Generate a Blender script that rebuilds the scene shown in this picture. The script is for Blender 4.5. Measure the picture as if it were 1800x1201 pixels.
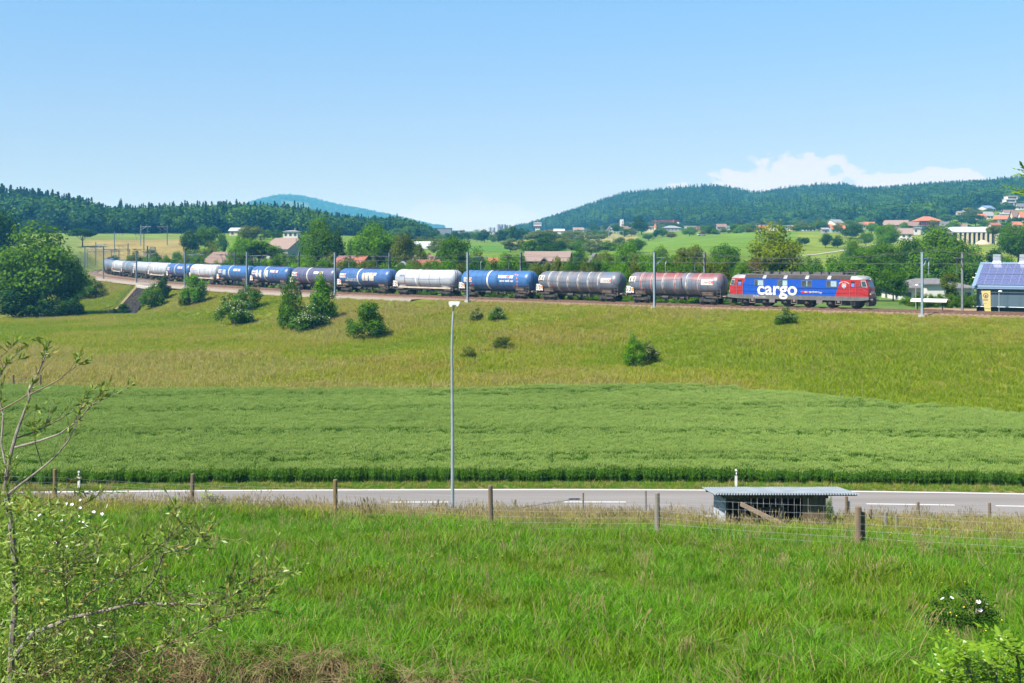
import bpy, bmesh, math, random
import numpy as np
from mathutils import Vector, Matrix

# ------------------------------------------------------------------ scene, camera, light
for o in list(bpy.data.objects): bpy.data.objects.remove(o)
SC = bpy.context.scene
COL = SC.collection
R = math.radians
F, HY, CZ = 2100.0, 445.0, 12.5        # focal length (photo px), horizon row, camera height above the road

cam = bpy.data.cameras.new('camera'); camo = bpy.data.objects.new('camera', cam); COL.objects.link(camo)
camo.location = (0, 0, CZ); camo.rotation_euler = (R(90), 0, 0)
cam.sensor_width = 36; cam.lens = F/1800*36; cam.shift_y = -(600.5-HY)/1800
cam.clip_start = 0.5; cam.clip_end = 60000
SC.camera = camo

SUN_AZ, SUN_EL = math.atan2(-0.80, -0.60), R(54)       # azimuth from +Y towards +X
world = bpy.data.worlds.new('World'); SC.world = world; world.use_nodes = True
WN, WL = world.node_tree.nodes, world.node_tree.links
WN.clear()
sky = WN.new('ShaderNodeTexSky'); sky.sky_type = 'NISHITA'; sky.sun_disc = False
sky.sun_elevation = SUN_EL; sky.sun_rotation = SUN_AZ
sky.air_density = 1.0; sky.dust_density = 0.3; sky.ozone_density = 2.2; sky.altitude = 400
def wmath(op, a, b=None, c=None):
    n = WN.new('ShaderNodeMath'); n.operation = op
    for i, v in enumerate((a, b, c)):
        if v is None: continue
        if isinstance(v, (int, float)): n.inputs[i].default_value = v
        else: WL.new(v, n.inputs[i])
    return n.outputs[0]
tc = WN.new('ShaderNodeTexCoord'); sep = WN.new('ShaderNodeSeparateXYZ'); WL.new(tc.outputs['Generated'], sep.inputs[0])
azi = wmath('ARCTAN2', sep.outputs[0], sep.outputs[1]); ele = wmath('ARCSINE', sep.outputs[2])
noi = WN.new('ShaderNodeTexNoise'); noi.inputs['Scale'].default_value = 36; noi.inputs['Detail'].default_value = 7; noi.inputs['Roughness'].default_value = 0.56
comb = WN.new('ShaderNodeCombineXYZ'); WL.new(azi, comb.inputs[0]); WL.new(wmath('MULTIPLY', ele, 1.35), comb.inputs[1])
WL.new(comb.outputs[0], noi.inputs['Vector'])
nz = wmath('SUBTRACT', noi.outputs['Fac'], 0.5)
# cumulus banks low over the hills: (azimuth, base elevation, half width, height) in radians
banks = [(0.212, 0.030, 0.062, 0.050), (0.295, 0.032, 0.070, 0.0305), (0.155, 0.032, 0.034, 0.028), (0.245, 0.030, 0.055, 0.047), (0.325, 0.056, 0.045, 0.0085),
         (0.348, 0.058, 0.026, 0.010), (-0.030, 0.020, 0.075, 0.026), (0.448, 0.040, 0.030, 0.045), (0.62, 0.03, 0.10, 0.05), (1.0, 0.03, 0.14, 0.06), (1.9, 0.03, 0.12, 0.07),
         (-0.75, 0.03, 0.10, 0.05), (-1.4, 0.03, 0.13, 0.06), (2.8, 0.03, 0.12, 0.05), (-2.4, 0.03, 0.14, 0.06)]
mask = None
for k, (a0, e0, wa, he) in enumerate(banks):
    da = wmath('DIVIDE', wmath('SUBTRACT', azi, a0), wa)
    de = wmath('DIVIDE', wmath('SUBTRACT', ele, e0), he)
    r2 = wmath('ADD', wmath('MULTIPLY', da, da), wmath('MULTIPLY', de, de))
    v = wmath('SUBTRACT', 1.0, wmath('SQRT', r2))
    v = wmath('ADD', v, wmath('MULTIPLY', nz, 1.5))
    v = wmath('MULTIPLY', v, 9.0 if k != 6 else 1.2)
    v = wmath('MINIMUM', wmath('MAXIMUM', v, 0.0), 0.78 if k != 6 else 0.22)
    mask = v if mask is None else wmath('MAXIMUM', mask, v)
tint = WN.new('ShaderNodeMix'); tint.data_type = 'RGBA'; tint.blend_type = 'MULTIPLY'; tint.inputs['Factor'].default_value = 1.0
WL.new(sky.outputs[0], tint.inputs['A']); 
ramp = WN.new('ShaderNodeValToRGB'); WL.new(wmath('MULTIPLY', ele, 2.5), ramp.inputs[0])
ramp.color_ramp.elements[0].position = 0.0; ramp.color_ramp.elements[0].color = (0.46, 0.435, 0.55, 1); ramp.color_ramp.elements[1].position = 0.70; ramp.color_ramp.elements[1].color = (0.72, 0.93, 1.0, 1)
for p_, c_ in ((0.29, (0.66, 0.67, 0.79, 1)), (0.50, (0.695, 0.84, 0.96, 1))): e_ = ramp.color_ramp.elements.new(p_); e_.color = c_
WL.new(ramp.outputs[0], tint.inputs['B'])
cmix = WN.new('ShaderNodeMix'); cmix.data_type = 'RGBA'
WL.new(mask, cmix.inputs['Factor']); WL.new(tint.outputs['Result'], cmix.inputs['A']); cmix.inputs['B'].default_value = (4.75, 4.8, 5.35, 1)
bg = WN.new('ShaderNodeBackground'); bg.inputs['Strength'].default_value = 0.066
WL.new(cmix.outputs['Result'], bg.inputs['Color'])
wo = WN.new('ShaderNodeOutputWorld'); WL.new(bg.outputs[0], wo.inputs['Surface'])

sl = bpy.data.lights.new('sun', 'SUN'); sl.energy = 4.2; sl.angle = R(0.5); sl.color = (1.0, 0.955, 0.88)
so = bpy.data.objects.new('sun', sl); COL.objects.link(so)
to_sun = Vector((math.sin(SUN_AZ)*math.cos(SUN_EL), math.cos(SUN_AZ)*math.cos(SUN_EL), math.sin(SUN_EL)))
so.rotation_euler = to_sun.to_track_quat('Z', 'Y').to_euler(); so.location = (0, 0, 400)

SC.view_settings.view_transform = 'Standard'; SC.view_settings.look = 'None'
SC.view_settings.exposure = 1.45; SC.view_settings.gamma = 1.0; SC.view_settings.use_curve_mapping = False
SC.render.engine = 'CYCLES'; SC.render.resolution_x = 1024; SC.render.resolution_y = 683
SC.cycles.max_bounces = 6; SC.cycles.transparent_max_bounces = 6; SC.cycles.volume_bounces = 0

# ------------------------------------------------------------------ materials
MATS = {}
def newmat(name):
    m = bpy.data.materials.new(name); m.use_nodes = True; n = m.node_tree.nodes; n.clear()
    return m, n, m.node_tree.links
def mat(name, c, c2=None, scale=4.0, rough=0.6, metal=0.0, bump=0.0, spec=0.5, detail=5.0, coords='Object', stretch=(1, 1, 1), lo=0.35, hi=0.65):
    """plain surface: two tones mixed by noise, optional fine relief"""
    if name in MATS: return MATS[name]
    m, n, l = newmat(name)
    out = n.new('ShaderNodeOutputMaterial'); b = n.new('ShaderNodeBsdfPrincipled'); l.new(b.outputs[0], out.inputs[0])
    b.inputs['Roughness'].default_value = rough; b.inputs['Metallic'].default_value = metal; b.inputs['Specular IOR Level'].default_value = spec
    b.inputs['Base Color'].default_value = (*c, 1)
    if c2 or bump:
        t = n.new('ShaderNodeTexCoord'); mp = n.new('ShaderNodeMapping'); mp.inputs['Scale'].default_value = stretch; l.new(t.outputs[coords], mp.inputs[0])
        nt = n.new('ShaderNodeTexNoise'); nt.inputs['Scale'].default_value = scale; nt.inputs['Detail'].default_value = detail; l.new(mp.outputs[0], nt.inputs['Vector'])
        if c2:
            rp = n.new('ShaderNodeValToRGB'); rp.color_ramp.elements[0].position = lo; rp.color_ramp.elements[1].position = hi
            rp.color_ramp.elements[0].color = (*c, 1); rp.color_ramp.elements[1].color = (*c2, 1)
            l.new(nt.outputs['Fac'], rp.inputs[0]); l.new(rp.outputs[0], b.inputs['Base Color'])
        if bump:
            bp = n.new('ShaderNodeBump'); bp.inputs['Strength'].default_value = bump; bp.inputs['Distance'].default_value = 0.02
            l.new(nt.outputs['Fac'], bp.inputs['Height']); l.new(bp.outputs[0], b.inputs['Normal'])
    MATS[name] = m; return m
def leafmat(name, ca, cb, cc=None, trans=0.3, rough=0.6, patch=0.0, patchcol=None, patchscale=0.25, dry=None, spec=0.06):
    """foliage: tone per leaf (island), per plant (object random) and, for turf, per patch of ground"""
    if name in MATS: return MATS[name]
    m, n, l = newmat(name)
    out = n.new('ShaderNodeOutputMaterial'); b = n.new('ShaderNodeBsdfPrincipled'); b.inputs['Roughness'].default_value = rough; b.inputs['Specular IOR Level'].default_value = spec
    geo = n.new('ShaderNodeNewGeometry'); oi = n.new('ShaderNodeObjectInfo')
    r1 = n.new('ShaderNodeMix'); r1.data_type = 'RGBA'; r1.inputs['A'].default_value = (*ca, 1); r1.inputs['B'].default_value = (*cb, 1)
    l.new(geo.outputs['Random Per Island'], r1.inputs['Factor']); col = r1.outputs['Result']
    if cc:
        r2 = n.new('ShaderNodeMix'); r2.data_type = 'RGBA'; r2.inputs['B'].default_value = (*cc, 1)
        mr = n.new('ShaderNodeMath'); mr.operation = 'MULTIPLY'; mr.inputs[1].default_value = 0.75
        l.new(oi.outputs['Random'], mr.inputs[0]); l.new(mr.outputs[0], r2.inputs['Factor']); l.new(col, r2.inputs['A']); col = r2.outputs['Result']
    if patchcol:
        nt = n.new('ShaderNodeTexNoise'); nt.inputs['Scale'].default_value = patchscale; nt.inputs['Detail'].default_value = 3
        l.new(geo.outputs['Position'], nt.inputs['Vector'])
        rp = n.new('ShaderNodeMapRange'); rp.inputs['From Min'].default_value = 0.42; rp.inputs['From Max'].default_value = 0.68; rp.inputs['To Max'].default_value = patch
        l.new(nt.outputs['Fac'], rp.inputs['Value'])
        r3 = n.new('ShaderNodeMix'); r3.data_type = 'RGBA'; r3.inputs['B'].default_value = (*patchcol, 1); l.new(rp.outputs[0], r3.inputs['Factor']); l.new(col, r3.inputs['A']); col = r3.outputs['Result']
    if dry:
        cp = n.new('ShaderNodeMath'); cp.operation = 'GREATER_THAN'; cp.inputs[1].default_value = dry[0]; l.new(geo.outputs['Random Per Island'], cp.inputs[0])
        r4 = n.new('ShaderNodeMix'); r4.data_type = 'RGBA'; r4.inputs['B'].default_value = (*dry[1], 1); l.new(cp.outputs[0], r4.inputs['Factor']); l.new(col, r4.inputs['A']); col = r4.outputs['Result']
    l.new(col, b.inputs['Base Color'])
    tr = n.new('ShaderNodeBsdfTranslucent'); l.new(col, tr.inputs['Color'])
    mx = n.new('ShaderNodeMixShader'); mx.inputs[0].default_value = trans; l.new(b.outputs[0], mx.inputs[1]); l.new(tr.outputs[0], mx.inputs[2])
    l.new(mx.outputs[0], out.inputs[0]); MATS[name] = m; return m

# ------------------------------------------------------------------ mesh helpers
class MB:
    def __init__(s): s.v = []; s.f = []; s.m = []
    def add(s, vs, fs, mi=0):
        k = len(s.v); s.v += [tuple(p) for p in vs]; s.f += [tuple(i+k for i in f) for f in fs]; s.m += [mi]*len(fs); return s
    def box(s, c, d, mi=0, rz=0.0, mtx=None):
        x, y, z = d[0]/2, d[1]/2, d[2]/2
        vs = [Vector(p) for p in ((-x,-y,-z),(x,-y,-z),(x,y,-z),(-x,y,-z),(-x,-y,z),(x,-y,z),(x,y,z),(-x,y,z))]
        M = mtx if mtx else Matrix.Rotation(rz, 3, 'Z')
        return s.add([M @ p + Vector(c) for p in vs], [(0,3,2,1),(4,5,6,7),(0,1,5,4),(1,2,6,5),(2,3,7,6),(3,0,4,7)], mi)
    def tube(s, a, b, r0, r1=None, n=8, mi=0, caps=True):
        a, b = Vector(a), Vector(b); r1 = r0 if r1 is None else r1
        ax = (b-a).normalized(); u = ax.orthogonal().normalized(); w = ax.cross(u)
        vs = []
        for p, r in ((a, r0), (b, r1)):
            for i in range(n):
                t = 2*math.pi*i/n; vs.append(p + (u*math.cos(t)+w*math.sin(t))*r)
        fs = [(i, (i+1) % n, n+(i+1) % n, n+i) for i in range(n)]
        if caps: fs += [tuple(range(n-1, -1, -1)), tuple(range(n, 2*n))]
        return s.add(vs, fs, mi)
    def path(s, pts, rad, n=6, mi=0):
        for i in range(len(pts)-1):
            r0 = rad[i] if hasattr(rad, '__len__') else rad; r1 = rad[i+1] if hasattr(rad, '__len__') else rad
            s.tube(pts[i], pts[i+1], r0, r1, n, mi)
        return s
    def lathe(s, prof, n=24, mi=0, axis='x'):
        """profile [(along, radius)] turned about the x (or z) axis"""
        vs = []; fs = []
        for a, r in prof:
            for i in range(n):
                t = 2*math.pi*i/n
                vs.append((a, r*math.cos(t), r*math.sin(t)) if axis == 'x' else (r*math.cos(t), r*math.sin(t), a))
        for k in range(len(prof)-1):
            for i in range(n): fs.append((k*n+i, k*n+(i+1) % n, (k+1)*n+(i+1) % n, (k+1)*n+i))
        fs += [tuple(range(n-1, -1, -1)), tuple(range((len(prof)-1)*n, len(prof)*n))]
        return s.add(vs, fs, mi)
    def prism(s, poly, y0, y1, mi=0):
        """polygon in x,z pushed along y"""
        n = len(poly)
        vs = [(x, y0, z) for x, z in poly]+[(x, y1, z) for x, z in poly]
        return s.add(vs, [tuple(range(n)), tuple(range(2*n-1, n-1, -1))]+[(i, n+i, n+(i+1) % n, (i+1) % n) for i in range(n)], mi)
    def off(s, d): s.v = [(x+d[0], y+d[1], z+d[2]) for x, y, z in s.v]; return s
    def mesh(s, name, mats, smooth=False):
        me = bpy.data.meshes.new(name); me.from_pydata(s.v, [], s.f)
        for m in (mats if isinstance(mats, (list, tuple)) else [mats]): me.materials.append(m)
        if any(s.m): me.polygons.foreach_set('material_index', s.m)
        bm = bmesh.new(); bm.from_mesh(me); bmesh.ops.recalc_face_normals(bm, faces=bm.faces); bm.to_mesh(me); bm.free()
        if smooth:
            me.polygons.foreach_set('use_smooth', [True]*len(me.polygons)); me.set_sharp_from_angle(angle=R(40))
        return me
    def build(s, name, mats, parent=None, loc=(0, 0, 0), rz=0.0, smooth=False): return obj(name, s.mesh(name, mats, smooth), parent, loc, rz)
def obj(name, me, parent=None, loc=(0, 0, 0), rz=0.0):
    o = bpy.data.objects.new(name, me); COL.objects.link(o); o.location = loc; o.rotation_euler = (0, 0, rz)
    if parent: o.parent = parent
    return o
def tag(o, label=None, cat=None, group=None, kind=None):
    if label: o['label'] = label
    if cat: o['category'] = cat
    if group: o['group'] = group
    if kind: o['kind'] = kind
    return o
def thing(name, label, cat, loc=(0, 0, 0), rz=0.0, group=None, scale=None):
    o = bpy.data.objects.new(name, None); COL.objects.link(o); o.location = loc; o.rotation_euler = (0, 0, rz); o.empty_display_size = 0.3
    if scale: o.scale = scale
    return tag(o, label, cat, group)
def copy_tree(o, parent=None):
    c = o.copy(); COL.objects.link(c)
    if parent: c.parent = parent
    for ch in o.children: copy_tree(ch, c)
    return c
def fastmesh(name, V, quads, mats, uv=None):
    """V (n,3), quads (m,4) numpy -> mesh"""
    me = bpy.data.meshes.new(name); V = np.asarray(V, np.float32); quads = np.asarray(quads, np.int32); m = len(quads)
    me.vertices.add(len(V)); me.vertices.foreach_set('co', V.ravel())
    me.loops.add(m*4); me.loops.foreach_set('vertex_index', quads.ravel())
    me.polygons.add(m); me.polygons.foreach_set('loop_start', np.arange(0, m*4, 4, dtype=np.int32))
    for q in (mats if isinstance(mats, (list, tuple)) else [mats]): me.materials.append(q)
    me.update(calc_edges=True); return me
def leafmesh(name, P, N, size, mats, seed=0, aspect=0.6):
    rng = np.random.default_rng(seed); n = len(P); size = np.broadcast_to(np.asarray(size, float), (n,))
    N = N/np.maximum(np.linalg.norm(N, axis=1, keepdims=True), 1e-6)
    t = rng.normal(size=(n, 3)); t -= N*(t*N).sum(1, keepdims=True); t /= np.maximum(np.linalg.norm(t, axis=1, keepdims=True), 1e-6)
    b = np.cross(N, t); s = size[:, None]
    V = np.stack([P+t*s, P+b*s*aspect, P-t*s, P-b*s*aspect], 1).reshape(-1, 3)
    return fastmesh(name, V, np.arange(4*n).reshape(-1, 4), mats)
def text_mesh(txt, size, mt, name='lettering', bold=0.0, shear=0.0, align='LEFT', space=1.0, cuts=0):
    cu = bpy.data.curves.new('t', 'FONT'); cu.body = txt; cu.size = size; cu.offset = bold; cu.shear = shear; cu.align_x = align; cu.space_character = space; cu.resolution_u = 4
    o = bpy.data.objects.new('t', cu); COL.objects.link(o)
    dg = bpy.context.evaluated_depsgraph_get(); me = bpy.data.meshes.new_from_object(o.evaluated_get(dg)); bpy.data.objects.remove(o); bpy.data.curves.remove(cu)
    if cuts:
        bm = bmesh.new(); bm.from_mesh(me)
        for k in range(-cuts, cuts*2): bmesh.ops.bisect_plane(bm, geom=bm.verts[:]+bm.edges[:]+bm.faces[:], plane_co=(0, size*k/cuts, 0), plane_no=(0, 1, 0))
        bm.to_mesh(me); bm.free()
    me.materials.clear(); me.materials.append(mt); me.name = name; return me

# ------------------------------------------------------------------ the lie of the land
# railway: centre line of the far track (the train's), s metres back from the locomotive's front buffers
_p = (44.531, 146.454, 2.54312, -0.0024813, 5.4109e-07, 3.8402e-09)
def _hd(s):
    if s < 0: return _p[2]+_p[3]*0.9*s
    if s <= 240: return _p[2]+_p[3]*s+_p[4]*s*s+_p[5]*s**3
    return _hd(240)-0.0031*(s-240)
S0, S1 = -260, 470
_ss = np.arange(S0, S1+1).astype(float)
_h = np.array([_hd(s) for s in _ss])
_dx, _dy = np.cos(_h), np.sin(_h)
TX = np.concatenate([[0], np.cumsum((_dx[1:]+_dx[:-1])/2)]); TY = np.concatenate([[0], np.cumsum((_dy[1:]+_dy[:-1])/2)])
TX += _p[0]-TX[-S0]; TY += _p[1]-TY[-S0]
def rail_z(s): return CZ-6.81+0.004973*np.clip(np.asarray(s)-100, 0, 160)+0.008*np.clip(np.asarray(s)-260, 0, 400)
TZ = rail_z(_ss)
def track_pt(s, d=0.0):
    """point at chainage s, d metres to the camera's side of the far track, at rail height"""
    x, y, z, h = (float(np.interp(s, _ss, a)) for a in (TX, TY, TZ, _h))
    return Vector((x-math.sin(h)*d, y+math.cos(h)*d, z)), h
def track_sd(X, Y):
    X = np.asarray(X, float); Y = np.asarray(Y, float); sh = X.shape; X = X.ravel(); Y = Y.ravel()
    S = np.empty(len(X)); D = np.empty(len(X)); px, py = TX[::3], TY[::3]; hh, s3 = _h[::3], _ss[::3]
    for a in range(0, len(X), 20000):
        q = slice(a, a+20000); i = ((X[q, None]-px)**2+(Y[q, None]-py)**2).argmin(1)
        rx, ry = X[q]-px[i], Y[q]-py[i]; c, sn = np.cos(hh[i]), np.sin(hh[i])
        S[q] = s3[i]+rx*c+ry*sn; dn = -rx*sn+ry*c; D[q] = np.where(np.abs(rx*c+ry*sn) > 4, np.sign(dn)*np.hypot(rx, ry), dn)
    return S.reshape(sh), D.reshape(sh)
def road_far(X):
    t = np.clip(np.asarray(X, float), -60, 60)-2.0
    return 63.2-np.where(t < 0, 0.00092, 0.0019)*t*t
# land beyond the railway: row of the ground in the photograph at a given distance
_rows = {
 350: [(0,455),(200,457),(330,463),(400,474),(620,474),(700,468),(800,460),(1000,458),(1150,450),(1250,447),(1400,455),(1600,458),(1800,452)],
 450: [(0,436),(200,440),(330,440),(400,441),(500,437),(600,439),(700,441),(800,441),(1000,442),(1150,437),(1250,430),(1330,429),(1400,437),(1600,440),(1800,436)],
 520: [(0,424),(200,423),(330,422),(400,418),(500,419.5),(600,424),(700,430),(800,436),(1000,438),(1150,433),(1250,420),(1330,418),(1400,424),(1600,433),(1800,430)],
 600: [(0,414),(200,412),(330,412),(500,411),(640,418),(800,428),(1000,432),(1140,427),(1200,418),(1270,412),(1330,409),(1450,411),(1520,414),(1600,423),(1700,428),(1800,424)],
 850: [(0,404),(100,402),(200,409),(400,408),(600,412),(800,424),(900,424),(1000,415),(1050,411),(1100,410),(1200,407),(1400,406),(1500,404),(1600,402),(1700,393),(1750,382),(1800,376)],
 1100: [(0,385),(100,388),(200,405),(400,407),(600,408),(700,412),(800,421),(900,420),(1000,409),(1100,406),(1300,404),(1500,396),(1600,388),(1700,372),(1800,356)],
 1500: [(0,382),(100,388),(200,406),(600,409),(800,415),(900,414),(1000,407),(1100,388),(1200,377),(1330,377),(1420,367),(1500,357),(1600,349),(1700,342),(1800,334)],
 1900: [(0,412),(800,412),(900,411),(925,410),(950,402),(1000,388),(1050,370),(1100,354),(1150,350),(1200,345),(1250,342),(1290,347),(1330,357),(1370,349),(1420,342),(1490,340),(1510,350),(1560,350),(1600,344),(1650,340),(1700,339),(1750,341),(1800,332)],
 2600: [(0,415),(900,415),(1000,400),(1300,380),(1800,365)],
 3600: [(0,414),(300,414),(500,400),(800,412),(1800,395)],
 4500: [(0,400),(150,388),(190,372),(225,369),(280,380),(400,380),(440,361),(470,352),(500,347),(540,352),(570,360),(600,367),(640,374),(670,380),(760,402),(850,410),(1800,400)],
 6000: [(0,416),(1800,416)], 12000: [(0,430),(1800,430)], 30000: [(0,442),(1800,442)]}
_gx = np.arange(-600, 2401, 10.0); _gd = [0, 64, 235, 300]+sorted(_rows)
_gz = [np.zeros_like(_gx), np.zeros_like(_gx), np.zeros_like(_gx), np.full_like(_gx, 4.0)]
for _d in sorted(_rows):
    xs, ys = zip(*_rows[_d]); y = np.interp(_gx, xs, ys)
    y = np.convolve(np.pad(y, 2, mode='edge'), [.1, .2, .4, .2, .1], 'valid'); _gz.append(CZ+(HY-y)/F*_d)
_gz = np.array(_gz); _gl = np.log(np.array(_gd)+60.0)
def base_z(X, Y):
    u = np.clip(900+F*X/np.maximum(Y, 20), -600, 2390); L = np.log(np.clip(Y, 0, 29000)+60.0)
    i = np.clip(((u+600)/10).astype(int), 0, len(_gx)-2); a = (u+600)/10-i
    j = np.clip(np.searchsorted(_gl, L)-1, 0, len(_gd)-2); b = (L-_gl[j])/(_gl[j+1]-_gl[j]); b = b*b*(3-2*b)*0.5+b*0.5
    return (_gz[j, i]*(1-a)+_gz[j, i+1]*a)*(1-b)+(_gz[j+1, i]*(1-a)+_gz[j+1, i+1]*a)*b
def sst(t): t = np.clip(t, 0, 1); return t*t*(3-2*t)
def bank_y(X, Y): return np.interp(900+F*X/np.maximum(Y, 5), [0, 100, 370, 520, 650, 760, 1000, 1800], [16.8, 17.2, 17.3, 16.9, 16.2, 15.2, 14.4, 14.0])
def wob(X, Y, k, s=0): return np.sin(X*k+1.3*np.sin(Y*k*0.8+s)+s)*np.sin(Y*k*1.1+0.9*np.sin(X*k*0.7)+2*s)
def ground_z(X, Y):
    X = np.asarray(X, float); Y = np.asarray(Y, float); X, Y = np.broadcast_arrays(X, Y)
    yn = road_far(X)-7.6                                        # foot of the slope at the road
    yf = np.clip(35-0.572*X, 24, 48)
    zf = 3+0.133*(44.7-yf)
    zn = np.where(Y < yf, 3+0.133*(44.7-Y), zf*(yn-Y)/(yn-yf))+0.10*wob(X, Y, 0.35)*sst((yn-Y)/5)
    yb = bank_y(X, Y); zn = zn-1.5*sst((yb-Y)/1.3)
    zn = np.maximum(zn, 10.9-0.62*np.maximum(Y-1.0, 0))
    s, d = track_sd(X, Y)
    w = np.interp(s, [-100, 35, 93, 145, 228, 300], [36, 34, 21, 13.5, 6.5, 6]); zt = np.interp(s, [-100, 35, 93, 145, 228], [1.2, 1.0, 0.8, 0.5, 0.1])
    B = base_z(X, Y); bed = rail_z(s)-0.40
    toe = np.maximum(B, zt*(1-np.clip((d-7.5-w)/25, 0, 1)))+0.12*wob(X, Y, 0.12)*sst((d-12)/10)*sst((Y-100)/20)
    t = np.clip((d-6.6)/w, 0, 1); t = 0.72*t+0.28*sst(t)
    near = bed*(1-t)+toe*t
    tf = sst((-d-5)/45); far = bed*(1-tf)+np.maximum(B, 4.8)*tf
    zz = np.where(d > 0, near, far); wb = sst((s-315)/70); zz = zz*(1-wb)+np.maximum(B, 0)*wb
    return np.where(Y < yn, zn, np.where(Y < 66, np.where(Y < road_far(X)+0.5, -0.06, -0.02), zz))
def gz(x, y): return float(ground_z(np.array([x]), np.array([y]))[0])
def at(px, py, D): return Vector(((px-900)/F*D, D, CZ+(HY-py)/F*D))
_hd_y = np.concatenate([np.arange(6, 120, 0.25), np.arange(120, 500, 0.7), np.arange(500, 5000, 6)])
def hit(px, py):
    """where the sight line through a photo pixel meets the ground"""
    X = (px-900)/F*_hd_y; z = ground_z(X, _hd_y); r = CZ+(HY-py)/F*_hd_y
    k = np.argmax(z >= r); return Vector((X[k], _hd_y[k], z[k]))

# ground sheet
def _axis(lo, step, k, hi):
    a = [0.0]
    while a[-1] < hi: a.append(a[-1]+max(step, k*a[-1]))
    return np.array(a)
_xa = _axis(0, 0.9, 0.022, 6500); _gxx = np.concatenate([-_xa[:0:-1], _xa])
_gyy = np.concatenate([-_axis(0, 4, 0.2, 300)[:0:-1], np.arange(0, 76, 0.6), 76+_axis(0, 1.0, 0.011, 8500)])
GX, GY = np.meshgrid(_gxx, _gyy); GZ = np.empty_like(GX)
for r in range(0, len(_gyy), 40): GZ[r:r+40] = ground_z(GX[r:r+40], GY[r:r+40])
nx, ny = len(_gxx), len(_gyy)
idx = np.arange(nx*ny).reshape(ny, nx)
gq = np.stack([idx[:-1, :-1], idx[:-1, 1:], idx[1:, 1:], idx[1:, :-1]], -1).reshape(-1, 4)
V = np.stack([GX, GY, GZ], -1).reshape(-1, 3)
def ground_col(X, Y):
    """albedo of the bare ground and distant swards"""
    u = 900+F*X/np.maximum(Y, 10); s, d = track_sd(X, Y)
    C = np.empty(X.shape+(3,)); C[:] = (0.075, 0.115, 0.022)
    def put(m, c, a=1.0):
        m = np.clip(m, 0, 1)[..., None]*a; C[:] = C*(1-m)+np.array(c)*m
    put((Y < 57)*1.0, (0.050, 0.085, 0.014))
    put((Y < bank_y(X, Y)+0.1)*1.0, (0.06, 0.048, 0.024))
    put((Y > road_far(X)+0.2)*(Y < road_far(X)+1.6), (0.14, 0.11, 0.055))
    put((Y > road_far(X)+1.2)*(Y < 112), (0.05, 0.085, 0.022))
    put((Y > 90)*(d > 6.0), (0.085, 0.108, 0.008))
    put((Y > 90)*(d > 7)*sst((wob(X, Y, 0.07, 1)-0.25)*2), (0.11, 0.10, 0.02), 0.5)
    put((d < -4)*(Y < 330), (0.07, 0.12, 0.022))
    far = ((Y > 330)*(d < -20)+(Y > 330)*(X < -120) > 0)*1.0
    put(far*1.0, (0.085, 0.145, 0.010))
    lm = far*(u < 345)*(Y < 640)
    put(lm*1.0, (0.10, 0.135, 0.028)); put(lm*sst((Y-400)/40)*sst((545-Y)/30)*(u > 150), (0.20, 0.155, 0.055), 0.85); put(lm*sst((Y-545)/20), (0.11, 0.16, 0.028))
    put(far*(u > 1130)*(u < 1420)*(Y > 395)*(Y < 620), (0.085, 0.155, 0.010))
    put(far*(u > 1400)*(Y < 700), (0.12, 0.165, 0.016))
    put(far*(u > 780)*(u < 900)*(Y > 440)*(Y < 560), (0.06, 0.15, 0.015)); put(far*(u > 900)*(u < 1120)*(Y > 560)*(Y < 800), (0.24, 0.20, 0.07), 0.7)
    put((Y > 730)*(u < 790)*(Y < 1700), (0.022, 0.035, 0.012)); put((Y > 1120)*(u > 890)*(Y < 3000), (0.028, 0.045, 0.014)); put((Y > 3000)*1.0, (0.03, 0.05, 0.016))
    put((Y > 4000)*(Y < 4300)*(u > 492)*(u < 545), (0.055, 0.085, 0.02))
    return C
GC = np.empty(GX.shape+(3,))
for r in range(0, ny, 40): GC[r:r+40] = ground_col(GX[r:r+40], GY[r:r+40])
mg, n, l = newmat('earth_and_turf')
out = n.new('ShaderNodeOutputMaterial'); b = n.new('ShaderNodeBsdfPrincipled'); l.new(b.outputs[0], out.inputs[0]); b.inputs['Roughness'].default_value = 0.9; b.inputs['Specular IOR Level'].default_value = 0.1
ca = n.new('ShaderNodeVertexColor'); ca.layer_name = 'tone'; gm = n.new('ShaderNodeNewGeometry')
hsv = n.new('ShaderNodeHueSaturation')
fac = None
for sc_, dt in ((0.9, 6), (0.05, 4)):
    nt = n.new('ShaderNodeTexNoise'); nt.inputs['Scale'].default_value = sc_; nt.inputs['Detail'].default_value = dt; nt.inputs['Roughness'].default_value = 0.65; l.new(gm.outputs['Position'], nt.inputs['Vector'])
    mr = n.new('ShaderNodeMapRange'); mr.inputs['From Min'].default_value = 0.3; mr.inputs['From Max'].default_value = 0.7; mr.inputs['To Min'].default_value = 0.72; mr.inputs['To Max'].default_value = 1.28; l.new(nt.outputs['Fac'], mr.inputs['Value'])
    if fac is None: fac = mr.outputs[0]
    else:
        mm = n.new('ShaderNodeMath'); mm.operation = 'MULTIPLY'; l.new(fac, mm.inputs[0]); l.new(mr.outputs[0], mm.inputs[1]); fac = mm.outputs[0]
l.new(ca.outputs['Color'], hsv.inputs['Color']); l.new(fac, hsv.inputs['Value']); l.new(hsv.outputs[0], b.inputs['Base Color'])
gme = fastmesh('ground', V, gq, mg)
at_ = gme.color_attributes.new('tone', 'FLOAT_COLOR', 'POINT')
at_.data.foreach_set('color', np.concatenate([GC.reshape(-1, 3), np.ones((nx*ny, 1))], 1).astype(np.float32).ravel())
gme.polygons.foreach_set('use_smooth', np.ones(len(gme.polygons), bool))
tag(obj('ground', gme), kind='structure')

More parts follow.
